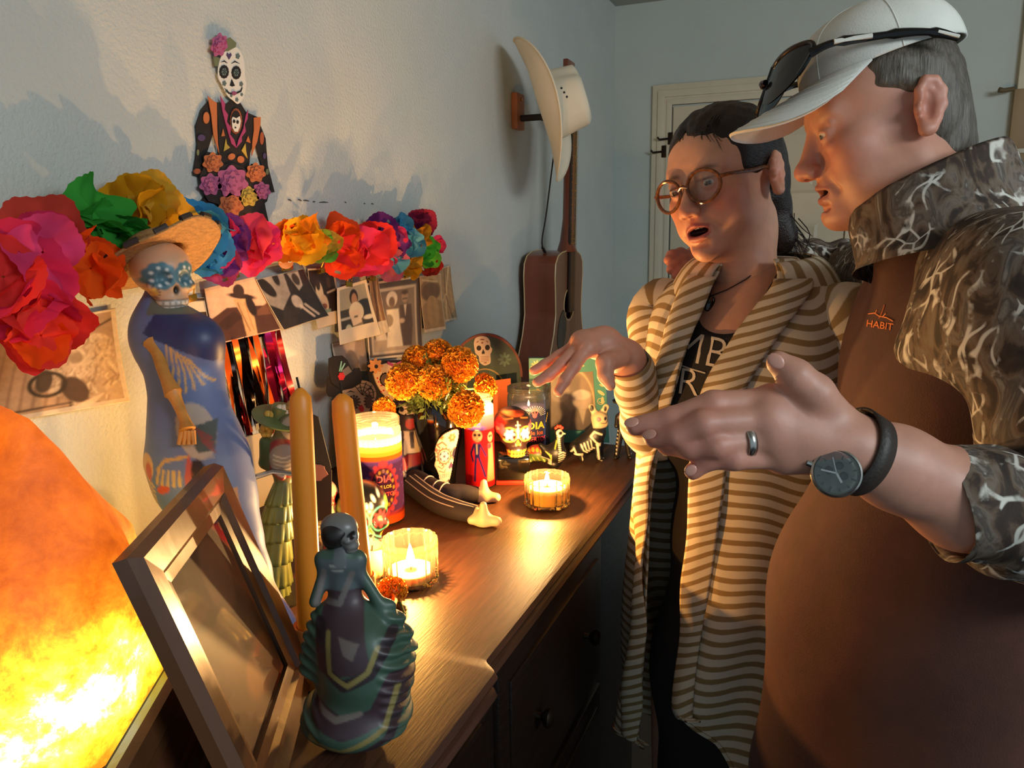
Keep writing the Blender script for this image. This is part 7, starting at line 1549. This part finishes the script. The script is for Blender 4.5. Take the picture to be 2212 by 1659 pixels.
H.func((-.2,)*3, (.2,)*3, lambda X: (.118*X[..., 1]*0+(-.012-X[..., 1])*.78+(.052-X[..., 2]*1.0)*(.62)-.0)*1.0, .004, sub=True) if False else None
H.ell((0, -.100, -.03), (.12, .088, .115), .03, sub=True)
for s in (-1, 1):
    H.ell((s*.088, .002, -.026), (.034, .038, .052), .006, sub=True); H.ell((s*.075, -.030, -.04), (.03, .045, .07), .01, sub=True)
v_, q_ = H.mesh(); hair_shell(H, v_, q_, MH, man, M_hair_m, .0016, 5, (120, 300))
# --- white baseball cap with brim, button and strap; sunglasses on top of the brim
M_cap = mat('white_cotton', '#d6d6cc', .85, noise=(30, .06), bump=(500, .35, 3, .001))
cap = empty('baseball_cap', xf(MH, [(0, 0, .05)])[0]); tag(cap, 'worn white baseball cap with curved brim on the man', 'cap')
MC = Matrix.Translation(-cap.location) @ MH
V = []; nu_, nv_ = 26, 72
def cap_edge(a):      # rim height around the head; a=0 front
    return .058+.014*(1-math.cos(a))/2+.004*math.sin(a)**2
for i in range(nu_+1):
    t = i/nu_
    for j in range(nv_):
        a = 2*PI*j/nv_; ze = cap_edge(a); z = ze+(.150-ze)*math.sin(t*PI/2); s_ = max(math.cos(t*PI/2), 0)**.82
        fx = 1+.012*math.cos(6*a)*math.sin(t*PI); bump_ = .008*math.exp(-((t-.45)/.25)**2)*max(math.cos(a), 0)
        V.append(((.0865*s_*fx)*math.sin(a), .006-(.101*s_*fx+bump_)*math.cos(a), z))
V2 = [(x*.965, .012+(y-.012)*.965, z-.002 if k >= nv_ else z) for k, (x, y, z) in enumerate(V)]
n1 = len(V); Fa = grid_faces(nu_+1, nv_, True)
Vall = np.array(V+V2); Fb = Fa[:, ::-1]+n1; rim = np.stack([np.arange(nv_), n1+np.arange(nv_), n1+(np.arange(nv_)+1) % nv_, (np.arange(nv_)+1) % nv_], -1)
mesh('crown', xf(MC, Vall), np.concatenate([Fa, Fb, rim]), M_cap, cap)
seam = MB()
for k in range(6):
    a = PI*k/3+PI/6; seam.tube([tuple(xf(MC, [V[i*nv_+int(round(a/(2*PI)*nv_)) % nv_]])[0]*1.0) for i in range(nu_+1)], .0009, 5)
seam.build('seam', M_cap, cap)
MB().ell((0, .012, .150), (.008, .008, .004), 14, 8, MC).build('button', M_cap, cap)
V = []; na, nl = 41, 18
for i in range(na):
    u = -1+2*i/(na-1); a = u*1.22
    x0, y0, z0 = .0865*math.sin(a), .006-.104*math.cos(a), cap_edge(a)+.004
    for j in range(nl):
        t = j/(nl-1); reach = .096*max(1-abs(u)**2.6, 0)**.52; x = x0*(1-.05*t); y = y0-reach*t
        q = reach*t/.088; z = z0-.024*q-.050*(u*u)*q-.004*u*u
        V.append((x, y, z))
V = np.array(V); N = vnormals(V, grid_faces(na, nl)); th_ = .0022; n1 = len(V); Fa = grid_faces(na, nl)
bnd = [i*nl+(nl-1) for i in range(na)]; Fe = np.array([(bnd[i], bnd[i+1], n1+bnd[i+1], n1+bnd[i]) for i in range(na-1)])
mesh('brim', xf(MC, np.concatenate([V+N*th_, V-N*th_])), np.concatenate([Fa, Fa[:, ::-1]+n1, Fe]), M_cap, cap)
st = MB()
for k in (3, 6, 9, 12, 15): st.tube([tuple(xf(MC, [V[i*nl+k]+N[i*nl+k]*(th_+.0002)])[0]) for i in range(1, na-1)], .0005, 4)
st.build('stitching', M_cap, cap)
# sunglasses
sg = empty('sunglasses', xf(MH, [(0, -.115, .085)])[0]); tag(sg, 'dark wraparound sunglasses resting on the white cap', 'sunglasses')
MS = Matrix.Translation(-sg.location) @ MH
M_blackp = mat('black_plastic', '#0e0d0d', .18); M_lens = mat('smoked_lens', '#120e0d', .12, spec=.35)
for s in (-1, 1):
    mb = []; pts = []
    out = [(-.032, .020), (-.012, .025), (.014, .026), (.040, .020), (.046, .006), (.036, -.016), (.012, -.029), (-.014, -.027), (-.030, -.010)]
    o2 = spline(out+[out[0]], 40)[:-1]; Vl = []; c0 = np.array((s*.036, -.122, .078))
    for sc in (1.0, .66, .33, 0.01):
        for x, z in o2:
            X = s*.036+s*x*sc; zz = .086+z*sc; y = -.152+.9*(abs(X)-.0)**2*6.0+.62*(zz-.078); Vl.append((X, y+.012, zz))
    Fl = grid_faces(4, len(o2), True); Vl = np.array(Vl); n1 = len(Vl)
    ln = mesh('lens', xf(MS, np.concatenate([Vl, Vl+np.array((0, .003, 0))])), np.concatenate([Fl, Fl[:, ::-1]+n1]), M_lens, sg)
    MB().tube([tuple(xf(MS, [Vl[i]])[0]) for i in (list(range(0, 22)) if s > 0 else list(range(39))+[0])], .0026, 7).build('rim', M_blackp, sg)
    T0 = [(s*.082, -.096, .0925), (s*.093, -.072, .094), (s*.094, -.03, .088), (s*.0955, .01, .081), (s*.094, .040, .072), (s*.092, .062, .060)]
    MB().tube([tuple(p) for p in spline([xf(MS, [p])[0] for p in T0], 24)], [.0055, .0050, .0046, .0042, .0040, .0038]*4, 8).build('temple', M_blackp, sg)
    MB().tube([tuple(p) for p in spline([xf(MS, [np.array(p)+np.array((s*.0042, 0, 0))])[0] for p in T0[1:3]], 8)], .0026, 6).build('temple_inlay', M_cap, sg)
    MB().tube([tuple(p) for p in spline([xf(MS, [np.array(p)+np.array((s*.0042, 0, 0))])[0] for p in T0[4:6]], 8)], .0018, 6).build('temple_inlay', M_cap, sg)
MB().tube([tuple(p) for p in spline([xf(MS, [p])[0] for p in ((-.010, -.138, .088), (0, -.1405, .090), (.010, -.138, .088))], 8)], .0035, 8).build('bridge', M_blackp, sg)
# ======================= the woman =======================
WD = 1.17
WOM_H = at(1566, 398, WD)
WH = head_frame(WOM_H, (-.76, -.21, .60), (-.20, .955, .08), .925); WHi = np.linalg.inv(np.array(WH))
wnb = at(1622, 612, 1.19)                        # neck base
wf = hdir(-.66, .75); wl = np.cross(ZUP, wf)
whv, whq = sculpt_head(False, xf(WHi, [wnb-ZUP*.01])[0], (.050, .054), slit=.0042, mouth=.0068, mouth_w=.021)
whc = head_colors(whv, '#d6a083', '#b0564f', '#cf7d66', '#3a2a20', False, .0068)
SL = wnb+wl*.142-ZUP*.062; SR = wnb-wl*.142-ZUP*.062
ER = at(1418, 925, 1.24); WRr = at(1352, 775, 1.135)
Tw = Sdf(wnb-np.array((.42, .42, 1.45)), wnb+np.array((.42, .42, .08)), .008)
Tw.ell(wnb-ZUP*.17, (.12, .12, .17), 0); Tw.ell(wnb-ZUP*.17+wl*.05, (.10, .10, .14), .04); Tw.ell(wnb-ZUP*.17-wl*.05, (.10, .10, .14), .04)
Tw.ell(wnb-ZUP*.42, (.105, .105, .2), .05); Tw.ell(wnb-ZUP*.64, (.13, .13, .18), .05)
Tw.cap(SL, SR, .036, .036, .05); Tw.cap(wnb, wnb-ZUP*.12, .05, .075, .04)
for s in (-1, 1): Tw.cap(wnb+wl*s*.08-ZUP*.70, wnb+wl*s*.08-ZUP*1.35, .07, .05, .03)
Tw.cap(SL, wnb+wl*.22-ZUP*.33, .036, .034, .02); Tw.cap(SR, ER, .036, .034, .02); Tw.cap(ER, WRr*.8+ER*.2, .036, .026, .02)
wtv, wtq = Tw.mesh(); wtv = smooth_mesh(wtv, wtq, 2, .5); wtc = np.tile(srgb('#cc9376'), (len(wtv), 1))
# right hand reaching over the candles, palm down, fingers spread
G = Sdf(at(1270, 785, 1.11)-np.array((.16, .16, .12)), at(1270, 785, 1.11)+np.array((.17, .16, .12)), .0019)
G.cap(ER*.35+WRr*.65, WRr, .030, .0245, .02)
wm = [at(1268, 752, 1.085), at(1258, 742, 1.100), at(1256, 738, 1.117), at(1262, 740, 1.134)]
wfing = [
 ([wm[0], at(1240, 792, 1.068), at(1220, 822, 1.062), at(1206, 846, 1.058)], [.0098, .0088, .0080, .0068]),
 ([wm[1], at(1212, 788, 1.082), at(1184, 812, 1.076), at(1160, 826, 1.072)], [.0100, .0090, .0081, .0068]),
 ([wm[2], at(1208, 770, 1.108), at(1178, 788, 1.104), at(1153, 801, 1.100)], [.0098, .0088, .0080, .0067]),
 ([wm[3], at(1222, 772, 1.135), at(1198, 790, 1.136), at(1180, 802, 1.136)], [.0085, .0078, .0070, .0060])]
wth = ([at(1338, 772, 1.105), at(1308, 785, 1.078), at(1308, 812, 1.070), at(1318, 832, 1.068)], [.0155, .0125, .0098, .0078])
Wb = at(1305, 742, 1.115)
G.cap(WRr, Wb, .024, .022, .02); 
hand_sdf(G, Wb, .026, wm, wfing, wth, .0120)
gv, gq = G.mesh(); gv = smooth_mesh(gv, gq, 1, .4); gc = np.tile(srgb('#cf947a'), (len(gv), 1)); red = np.array(srgb('#c4705c'))
for f, r in wfing:
    for p in f[1:]: gc += (red-gc)*(.45*gauss(gv, p, (.012,)*3))[:, None]
# left arm hanging at her side
EL2 = wnb+wl*.22-ZUP*.33; W2 = wnb+wl*.215-ZUP*.565+wf*.07; G2 = Sdf(W2-np.array((.14, .14, .22)), W2+np.array((.14, .14, .14)), .003)
G2.cap(EL2*.5+W2*.5, W2, .030, .0245, .02); m2 = [W2-ZUP*.085+wf*(.030-.019*i)+wl*.004 for i in range(4)]
hand_sdf(G2, W2, .024, m2, [([q, q-ZUP*.035+wf*.004, q-ZUP*.060-wl*.010, q-ZUP*(.078-.006*abs(i-1))-wl*.022], [.0095, .0088, .008, .0068]) for i, q in enumerate(m2)], ([W2-ZUP*.03+wf*.02, W2-ZUP*.06+wf*.045, W2-ZUP*.095+wf*.05], [.013, .0105, .008]), .0115)
g2v, g2q = G2.mesh(); g2c = np.tile(srgb('#cf947a'), (len(g2v), 1))
V, Q, C = joined([(xf(WH, whv), whq, whc), (wtv, wtq, wtc), (gv, gq, gc), (g2v, g2q, g2c)])
wom = mesh('person', V, Q, M_skin, col=C)
tag(wom, 'person in glasses and striped open cardigan reaching a hand over the candles', 'person')
eyes(wom, WH, '#3f2f22', (.12, -.42))
nails(wom, [(f[3]+unit(up*.8-fw*.5)*.0045, f[3]-f[2], up-fw*.6, .0066) for f, r in wfing[:3]], M_nail)
# teeth
mb = MB()
for i in range(-3, 4): mb.box((i*.0058, -.0885+abs(i)*.0013, -.0615-.0010), (.0055, .005, .0066), bev=.0012)
mesh('teeth', xf(WH, mb.v), mb.f, mat('enamel', '#dcd3c4', .25), wom)
# --- hair, dark, drawn back from the forehead
M_hair_w = mat('dark_brown_hair', '#2a1d16', .42, noise=(260, .4), bump=(420, .8, 4, .002), stretch=(1, .15, 1), col2='#150d0a', spec=.4)
H = Sdf((-.115, -.13, -.17), (.115, .16, .16), .0023)
H.ell((0, .017, .047), (.085, .107, .084), 0); H.ell((0, .055, .0), (.074, .066, .075), .02); H.ell((0, .085, -.052), (.055, .040, .050), .02); H.ell((.020, .092, -.098), (.034, .026, .034), .02)
H.ell((0, -.108, -.022), (.105, .083, .100), .012, sub=True)
H.ell((0, -.065, -.10), (.095, .08, .09), .01, sub=True)
for s in (-1, 1): H.ell((s*.088, .010, -.030), (.026, .026, .042), .008, sub=True); H.ell((s*.078, -.006, -.045), (.03, .04, .045), .012, sub=True)
v_, q_ = H.mesh(); ho = hair_shell(H, v_, q_, WH, wom, M_hair_w, .0014, 9, (90, 260))
rng = np.random.RandomState(4); ws = MB()
for k in range(46):
    a = rng.uniform(-.9, .9); x0 = rng.uniform(-.02, .06); z0 = -.10+rng.uniform(-.03, .02)
    P = [(x0, .085+rng.uniform(-.01, .02), z0+.03), (x0+rng.uniform(.0, .012), .10+rng.uniform(-.012, .018), z0), (x0+rng.uniform(.0, .03), .105+rng.uniform(-.02, .035), z0-rng.uniform(.012, .045))]
    ws.tube([tuple(p) for p in spline(xf(WH, P), 7)], [.0011, .001, .001, .0009, .0008, .0006, .0003], 4, caps=False)
for k in range(26):
    x = rng.uniform(-.015, .05); P = [(x, -.055+rng.uniform(-.01, .01), .112), (x*1.1, -.086+rng.uniform(-.004, .004), .088+rng.uniform(-.006, .004)), (x*1.25, -.078, .060+rng.uniform(-.012, .006))]
    ws.tube([tuple(p) for p in spline(xf(WH, [(a, b*.96+.004, c*.93-.005) for a, b, c in P]), 6)], [.0007, .0007, .0006, .0005, .0004, .0002], 4, caps=False)
ws.build('loose_strands', M_hair_w, wom)['kind'] = 'stuff'
# --- dark top and skirt
Dk = Sdf(wnb-np.array((.36, .36, 1.2)), wnb+np.array((.36, .36, .02)), .006)
Dk.ell(wnb-ZUP*.168, (.129, .129, .178), 0); Dk.ell(wnb-ZUP*.168+wl*.05, (.108, .108, .148), .04); Dk.ell(wnb-ZUP*.168-wl*.05, (.108, .108, .148), .04)
for s in (-1, 1): Dk.ell(wnb-ZUP*.215+wl*s*.062+wf*.075, (.062, .062, .062), .04)
Dk.ell(wnb-ZUP*.42, (.112, .112, .2), .05); Dk.ell(wnb-ZUP*.64, (.14, .14, .18), .05); Dk.cap(wnb-ZUP*.70, wnb-ZUP*1.02, .12, .125, .05)
# neckline scooped out
nk = wnb+wf*.105-ZUP*.008
Dk.ell(nk, (.072, .072, .060), .006, sub=True)
dv, dq = Dk.mesh(); dv = fold_disp(dv, vnormals(dv, dq), .0014, 6, 11)
M_black = mat('black_jersey', '#1b1513', .85, noise=(60, .2), bump=(600, .3))
do = mesh('dress', dv, dq, M_black, wom); do['label'] = 'black printed dress'
bvD = BVHTree.FromPolygons(dv.tolist(), dq.tolist())
M_print = mat('white_print', '#c9b9a4', .8)
decal('lettering', 'MB', 1512, 758, 92, -.20, bvD, M_print, wom, -.012, sy=1.05)
decal('lettering', 'R', 1487, 828, 84, -.14, bvD, M_print, wom, -.012)
strokes('printed_line', [[(1462, 786), (1490, 796), (1524, 806)], [(1472, 734), (1470, 760)]], bvD, M_print, wom, .0011)
# leggings
for s in (-1, 1): MB().tube([tuple(wnb+wl*s*.08-ZUP*z) for z in (.95, 1.1, 1.25, float(wnb[2])-.06)], [.088, .084, .075, .055], 20).build('legging', mat('navy_knit', '#15141c', .8), wom)
for s in (-1, 1):
    ft = np.array((*(wnb+wl*s*.08)[:2], .05)); S_ = Sdf(ft-np.array((.2, .2, .06)), ft+np.array((.2, .2, .08)), .005); S_.cap(ft-wf*.05-ZUP*.015, ft+wf*.11-ZUP*.02, .038, .033, .02, flat=(ZUP, .8)); S_.cap(ft, ft-ZUP*.02, .045, .04, .02)
    v_, q_ = S_.mesh(); v_[:, 2] = np.maximum(v_[:, 2], .002); mesh('shoe', v_, q_, M_shoe, wom)
# --- striped cardigan, open at the front
def stripe_mat(name, period, a, b, duty=.42):
    m = bpy.data.materials.new(name); m.use_nodes = True; nt = m.node_tree; N = nt.nodes; L = nt.links; bs = N['Principled BSDF']; bs.inputs['Roughness'].default_value = .9
    at_ = N.new('ShaderNodeAttribute'); at_.attribute_name = 'stripe'
    tc = N.new('ShaderNodeTexCoord'); nz = N.new('ShaderNodeTexNoise'); nz.inputs['Scale'].default_value = 18; L.new(tc.outputs['Object'], nz.inputs[0])
    o1 = N.new('ShaderNodeMath'); o1.operation = 'MULTIPLY_ADD'; L.new(nz.outputs['Fac'], o1.inputs[0]); o1.inputs[1].default_value = .006; L.new(at_.outputs['Fac'], o1.inputs[2])
    dv_ = N.new('ShaderNodeMath'); dv_.operation = 'DIVIDE'; L.new(o1.outputs[0], dv_.inputs[0]); dv_.inputs[1].default_value = period
    fr = N.new('ShaderNodeMath'); fr.operation = 'FRACT'; L.new(dv_.outputs[0], fr.inputs[0])
    pp = N.new('ShaderNodeMath'); pp.operation = 'PINGPONG'; L.new(dv_.outputs[0], pp.inputs[0]); pp.inputs[1].default_value = .5
    mr = N.new('ShaderNodeMapRange'); mr.inputs['From Min'].default_value = duty/2-.03; mr.inputs['From Max'].default_value = duty/2+.03; L.new(pp.outputs[0], mr.inputs[0])
    mx = N.new('ShaderNodeMix'); mx.data_type = 'RGBA'; L.new(mr.outputs[0], mx.inputs['Factor']); mx.inputs['A'].default_value = rgba(b); mx.inputs['B'].default_value = rgba(a); L.new(mx.outputs['Result'], bs.inputs['Base Color'])
    n2 = N.new('ShaderNodeTexNoise'); n2.inputs['Scale'].default_value = 900; L.new(tc.outputs['Object'], n2.inputs[0])
    bp = N.new('ShaderNodeBump'); bp.inputs['Strength'].default_value = .4; bp.inputs['Distance'].default_value = .001; L.new(n2.outputs['Fac'], bp.inputs['Height']); L.new(bp.outputs[0], bs.inputs['Normal'])
    MATS[name] = m; return m
M_stripe = stripe_mat('striped_knit', .0195, '#cdbfa6', '#8d7248')
def add_stripe(o, st): a = o.data.attributes.new('stripe', 'FLOAT', 'POINT'); a.data.foreach_set('value', np.asarray(st, np.float32))
def proj(p): d = np.asarray(p)-CAM; z = d @ fw; return CX+F*(d @ rt)/z, CY-F*(d @ up)/z
zs = np.array([.04, .02, -.005, -.03, -.06, -.11, -.2, -.3, -.42, -.55, -.68, -.82, -.95, -1.08])
ra = np.array([.066, .095, .135, .158, .172, .178, .174, .176, .184, .192, .198, .203, .208, .214]); rb = np.array([.062, .068, .082, .098, .115, .132, .146, .146, .148, .152, .158, .162, .168, .172])
def card_pt(th, z, extra=0.0):
    a = np.interp(-z, -zs, ra)+extra; b = np.interp(-z, -zs, rb)+extra
    fold = (.007+.012*min(max(-z-.45, 0)/.5, 1))*math.sin(th*9+3*math.sin(z*5)+1.0)*min(max(-z-.1, 0)/.4, 1)
    return wnb+ZUP*z+wf*math.cos(th)*(b+fold)+wl*math.sin(th)*(a+fold)
edgeR = [(1552, 560), (1538, 600), (1520, 640), (1490, 700), (1462, 790), (1432, 890), (1412, 960), (1397, 1030), (1386, 1120), (1384, 1250), (1386, 1340), (1378, 1450), (1366, 1590)]
edgeL = [(1706, 548), (1680, 585), (1655, 625), (1600, 720), (1552, 790), (1508, 850), (1498, 930), (1500, 1030), (1490, 1110), (1480, 1250), (1466, 1400), (1456, 1500), (1450, 1600)]
def solve(th0, th1, z, tgt):
    """angle where the cloth at height z meets the photo's front edge line"""
    ts = np.linspace(th0, th1, 160); P = [proj(card_pt(t, z, .010)) for t in ts]
    ex = [np.interp(p[1], [e[1] for e in tgt], [e[0] for e in tgt])-p[0] for p in P]
    return ts[int(np.argmin(np.abs(ex)))]
nz_, nt_ = 120, 120; V = []; ST = []; thR = []; thL = []
zz_ = np.concatenate([np.linspace(.04, -.06, 16), np.linspace(-.07, -1.06, nz_-16)])
for z in zz_: thR.append(solve(-1.05, .25, z, edgeR)); thL.append(solve(-.35, 1.45, z, edgeL))
def sm(a): a = np.array(a); k = np.ones(13)/13; return np.convolve(np.pad(a, 6, mode='edge'), k, 'valid')
thR, thL = sm(thR), sm(thL)
hemL = lambda th: 0
hem = lambda u: float(np.interp(u, [0, .05, .12, .25, .6, .9, 1], [-.655, -.70, -.79, -.90, -.92, -.80, -.775]))
for i, z_ in enumerate(zz_):
    t0, t1 = thL[i], 2*PI+thR[i]
    for j in range(nt_):
        th = t0+(t1-t0)*j/(nt_-1); z = max(z_, hem(j/(nt_-1))); p = card_pt(th, z); V.append(p); ST.append(z+.010*math.sin(th*3+z*6)+.004*math.sin(th*9))
cb = mesh('cardigan', V, grid_faces(nz_, nt_), M_stripe, wom); add_stripe(cb, ST)
cb['label'] = 'long cream and tan striped cardigan'
md = cb.modifiers.new('thick', 'SOLIDIFY'); md.thickness = .003; md.offset = 1
def lapel(name, ths, sgn, w0, w1):
    V = []; ST = []; nb_ = 12; L = 0
    for i, z in enumerate(zz_[4:]):
        i += 4; z = max(z, hem(0) if sgn > 0 else hem(1)); a = np.interp(-z, -zs, ra); wdt = w0+(w1-w0)*min(-z/.9, 1); L += abs(zz_[i]-zz_[i-1])*1.15
        for j in range(nb_):
            t = j/(nb_-1); th = ths[i]+sgn*(t*wdt-.006)/max(a*.9, .05)
            V.append(card_pt(th, z, .006+.007*math.sin(PI*t)+.0035*math.sin(z*38+t*2)*(1-t*.5))); ST.append(L*.93+sgn*t*.030+.003*math.sin(z*30))
    o = mesh(name, V, grid_faces(len(zz_)-4, nb_), M_stripe, wom); add_stripe(o, ST); m_ = o.modifiers.new('thick', 'SOLIDIFY'); m_.thickness = .003; m_.offset = 1; return o
lapel('lapel', thR, -1, .050, .022); lapel('lapel', thL, 1, .058, .026)
# collar behind the neck
V = []; ST = []
for i in range(40):
    u = i/39; th = thL[3]+(2*PI+thR[3]-thL[3])*u
    for j in range(8):
        t = j/7; r = .085+.055*t; V.append(wnb+ZUP*(.035+.012*math.sin(PI*u)-.065*t*t)+wf*math.cos(th)*r*.82-wf*.012+wl*math.sin(th)*r); ST.append(u*.36)
o = mesh('collar', V, grid_faces(40, 8), M_stripe, wom); add_stripe(o, ST); o.modifiers.new('thick', 'SOLIDIFY').thickness = .003
sleeve_tube('sleeve', [SR+ZUP*.012+wl*.05, SR+ZUP*.005-wl*.012, SR*.6+ER*.4-wl*.004, ER, ER*.55+WRr*.45, WRr*.97+ER*.03], [.03, .058, .056, .055, .050, .036, .034], wom, M_stripe, wr=.0035, seed=2, attr='stripe', wf=.6, open_in=.02)
sleeve_tube('sleeve', [SL+ZUP*.012-wl*.05, SL+ZUP*.005+wl*.012, SL*.6+(wnb+wl*.23-ZUP*.33)*.4, wnb+wl*.22-ZUP*.33, EL2*.5+W2*.5, W2+ZUP*.01], [.03, .058, .056, .055, .048, .036, .034], wom, M_stripe, wr=.003, seed=3, attr='stripe', wf=.6)
# --- eyeglasses
gl = empty('eyeglasses', xf(WH, [(0, -.105, 0)])[0]); tag(gl, 'round tortoiseshell eyeglasses reflecting candle light', 'eyeglasses')
MG = Matrix.Translation(-gl.location) @ WH
M_tort = mat('tortoiseshell', '#4a2a18', .2, noise=(140, .6), col2='#8a5228'); M_gl = glassmat('spectacle_glass', ior=1.5)
for s in (-1, 1):
    P = []
    for k in range(40):
        a = 2*PI*k/40; x = s*.0345+.0275*math.cos(a)*(1+.06*math.sin(a)); z = -.006+.0245*math.sin(a)*(1-.06*math.cos(a)**2); P.append((x, -.1085+4.0*(abs(x)-.012)**2 if abs(x) > .012 else -.1085, z))
    P.append(P[0]); W_ = [tuple(p) for p in xf(MG, P)]
    MB().tube(W_, .0027, 8, caps=False).build('rim', M_tort, gl)
    c = xf(MG, [(s*.0345, -.1085+4.0*.0225**2, -.006)])[0]
    Vl = [c]+[np.array(p) for p in W_[:-1]]; mesh('lens', Vl, [(0, 1+k, 1+(k+1) % 40) for k in range(40)], M_gl, gl)
    MB().tube([tuple(p) for p in spline(xf(MG, [(s*.0605, -.0990, .001), (s*.072, -.088, .002), (s*.0785, -.04, .003), (s*.0785, .005, .006), (s*.0780, .028, -.012)]), 20)], [.0028]*14+[.0024]*6, 8).build('temple', M_tort, gl)
MB().tube([tuple(p) for p in spline(xf(MG, [(-.0095, -.1085, -.002), (0, -.1125, .002), (.0095, -.1085, -.002)]), 10)], .0022, 8).build('bridge', M_tort, gl)
# --- necklaces
bvW = BVHTree.FromPolygons(wtv.tolist(), wtq.tolist()); bvH = BVHTree.FromPolygons(np.concatenate([wtv, dv]).tolist(), np.concatenate([wtq, dq+len(wtv)]).tolist())
def cord(pts, off=.003): return [tuple(p) for p in [on_surface(bvH, x, y, off) for x, y in pts] if p is not None]
M_cord = mat('dark_cord', '#2c201a', .6)
nk = empty('necklace', on_surface(bvH, 1532, 640, .004)); tag(nk, 'thin dark cord necklace with oval black pendant on bare chest', 'necklace')
def rel(pts, o): return [tuple(np.array(p)-np.array(o.location)) for p in pts]
c1 = cord([(1552, 560), (1545, 590), (1538, 620), (1534, 640), (1570, 622), (1610, 600), (1650, 570), (1686, 540)][:4]); c2 = cord([(1534, 640), (1570, 626), (1610, 604), (1650, 574), (1688, 540)])
MB().tube(rel(c1, nk), .0009, 5).tube(rel(c2, nk), .0009, 5).build('cord', M_cord, nk)
MB().ell((0, 0, 0), (.0085, .0035, .0125), 18, 12, Matrix.Translation(Vector(on_surface(bvH, 1533, 656, .005))-nk.location) @ frame3(rt, fw, up, (0, 0, 0)) @ Matrix.Rotation(.35, 4, 'Y')).build('pendant', mat('black_stone', '#14100e', .12), nk)
n2 = empty('necklace', on_surface(bvH, 1600, 720, .004)); tag(n2, 'long fine chain necklace falling over the black printed dress', 'necklace')
c3 = cord([(1680, 590), (1645, 650), (1612, 700), (1580, 745), (1545, 800), (1510, 850)]); 
MB().tube(rel(c3, n2), .0007, 5).build('chain', M_cord, n2)
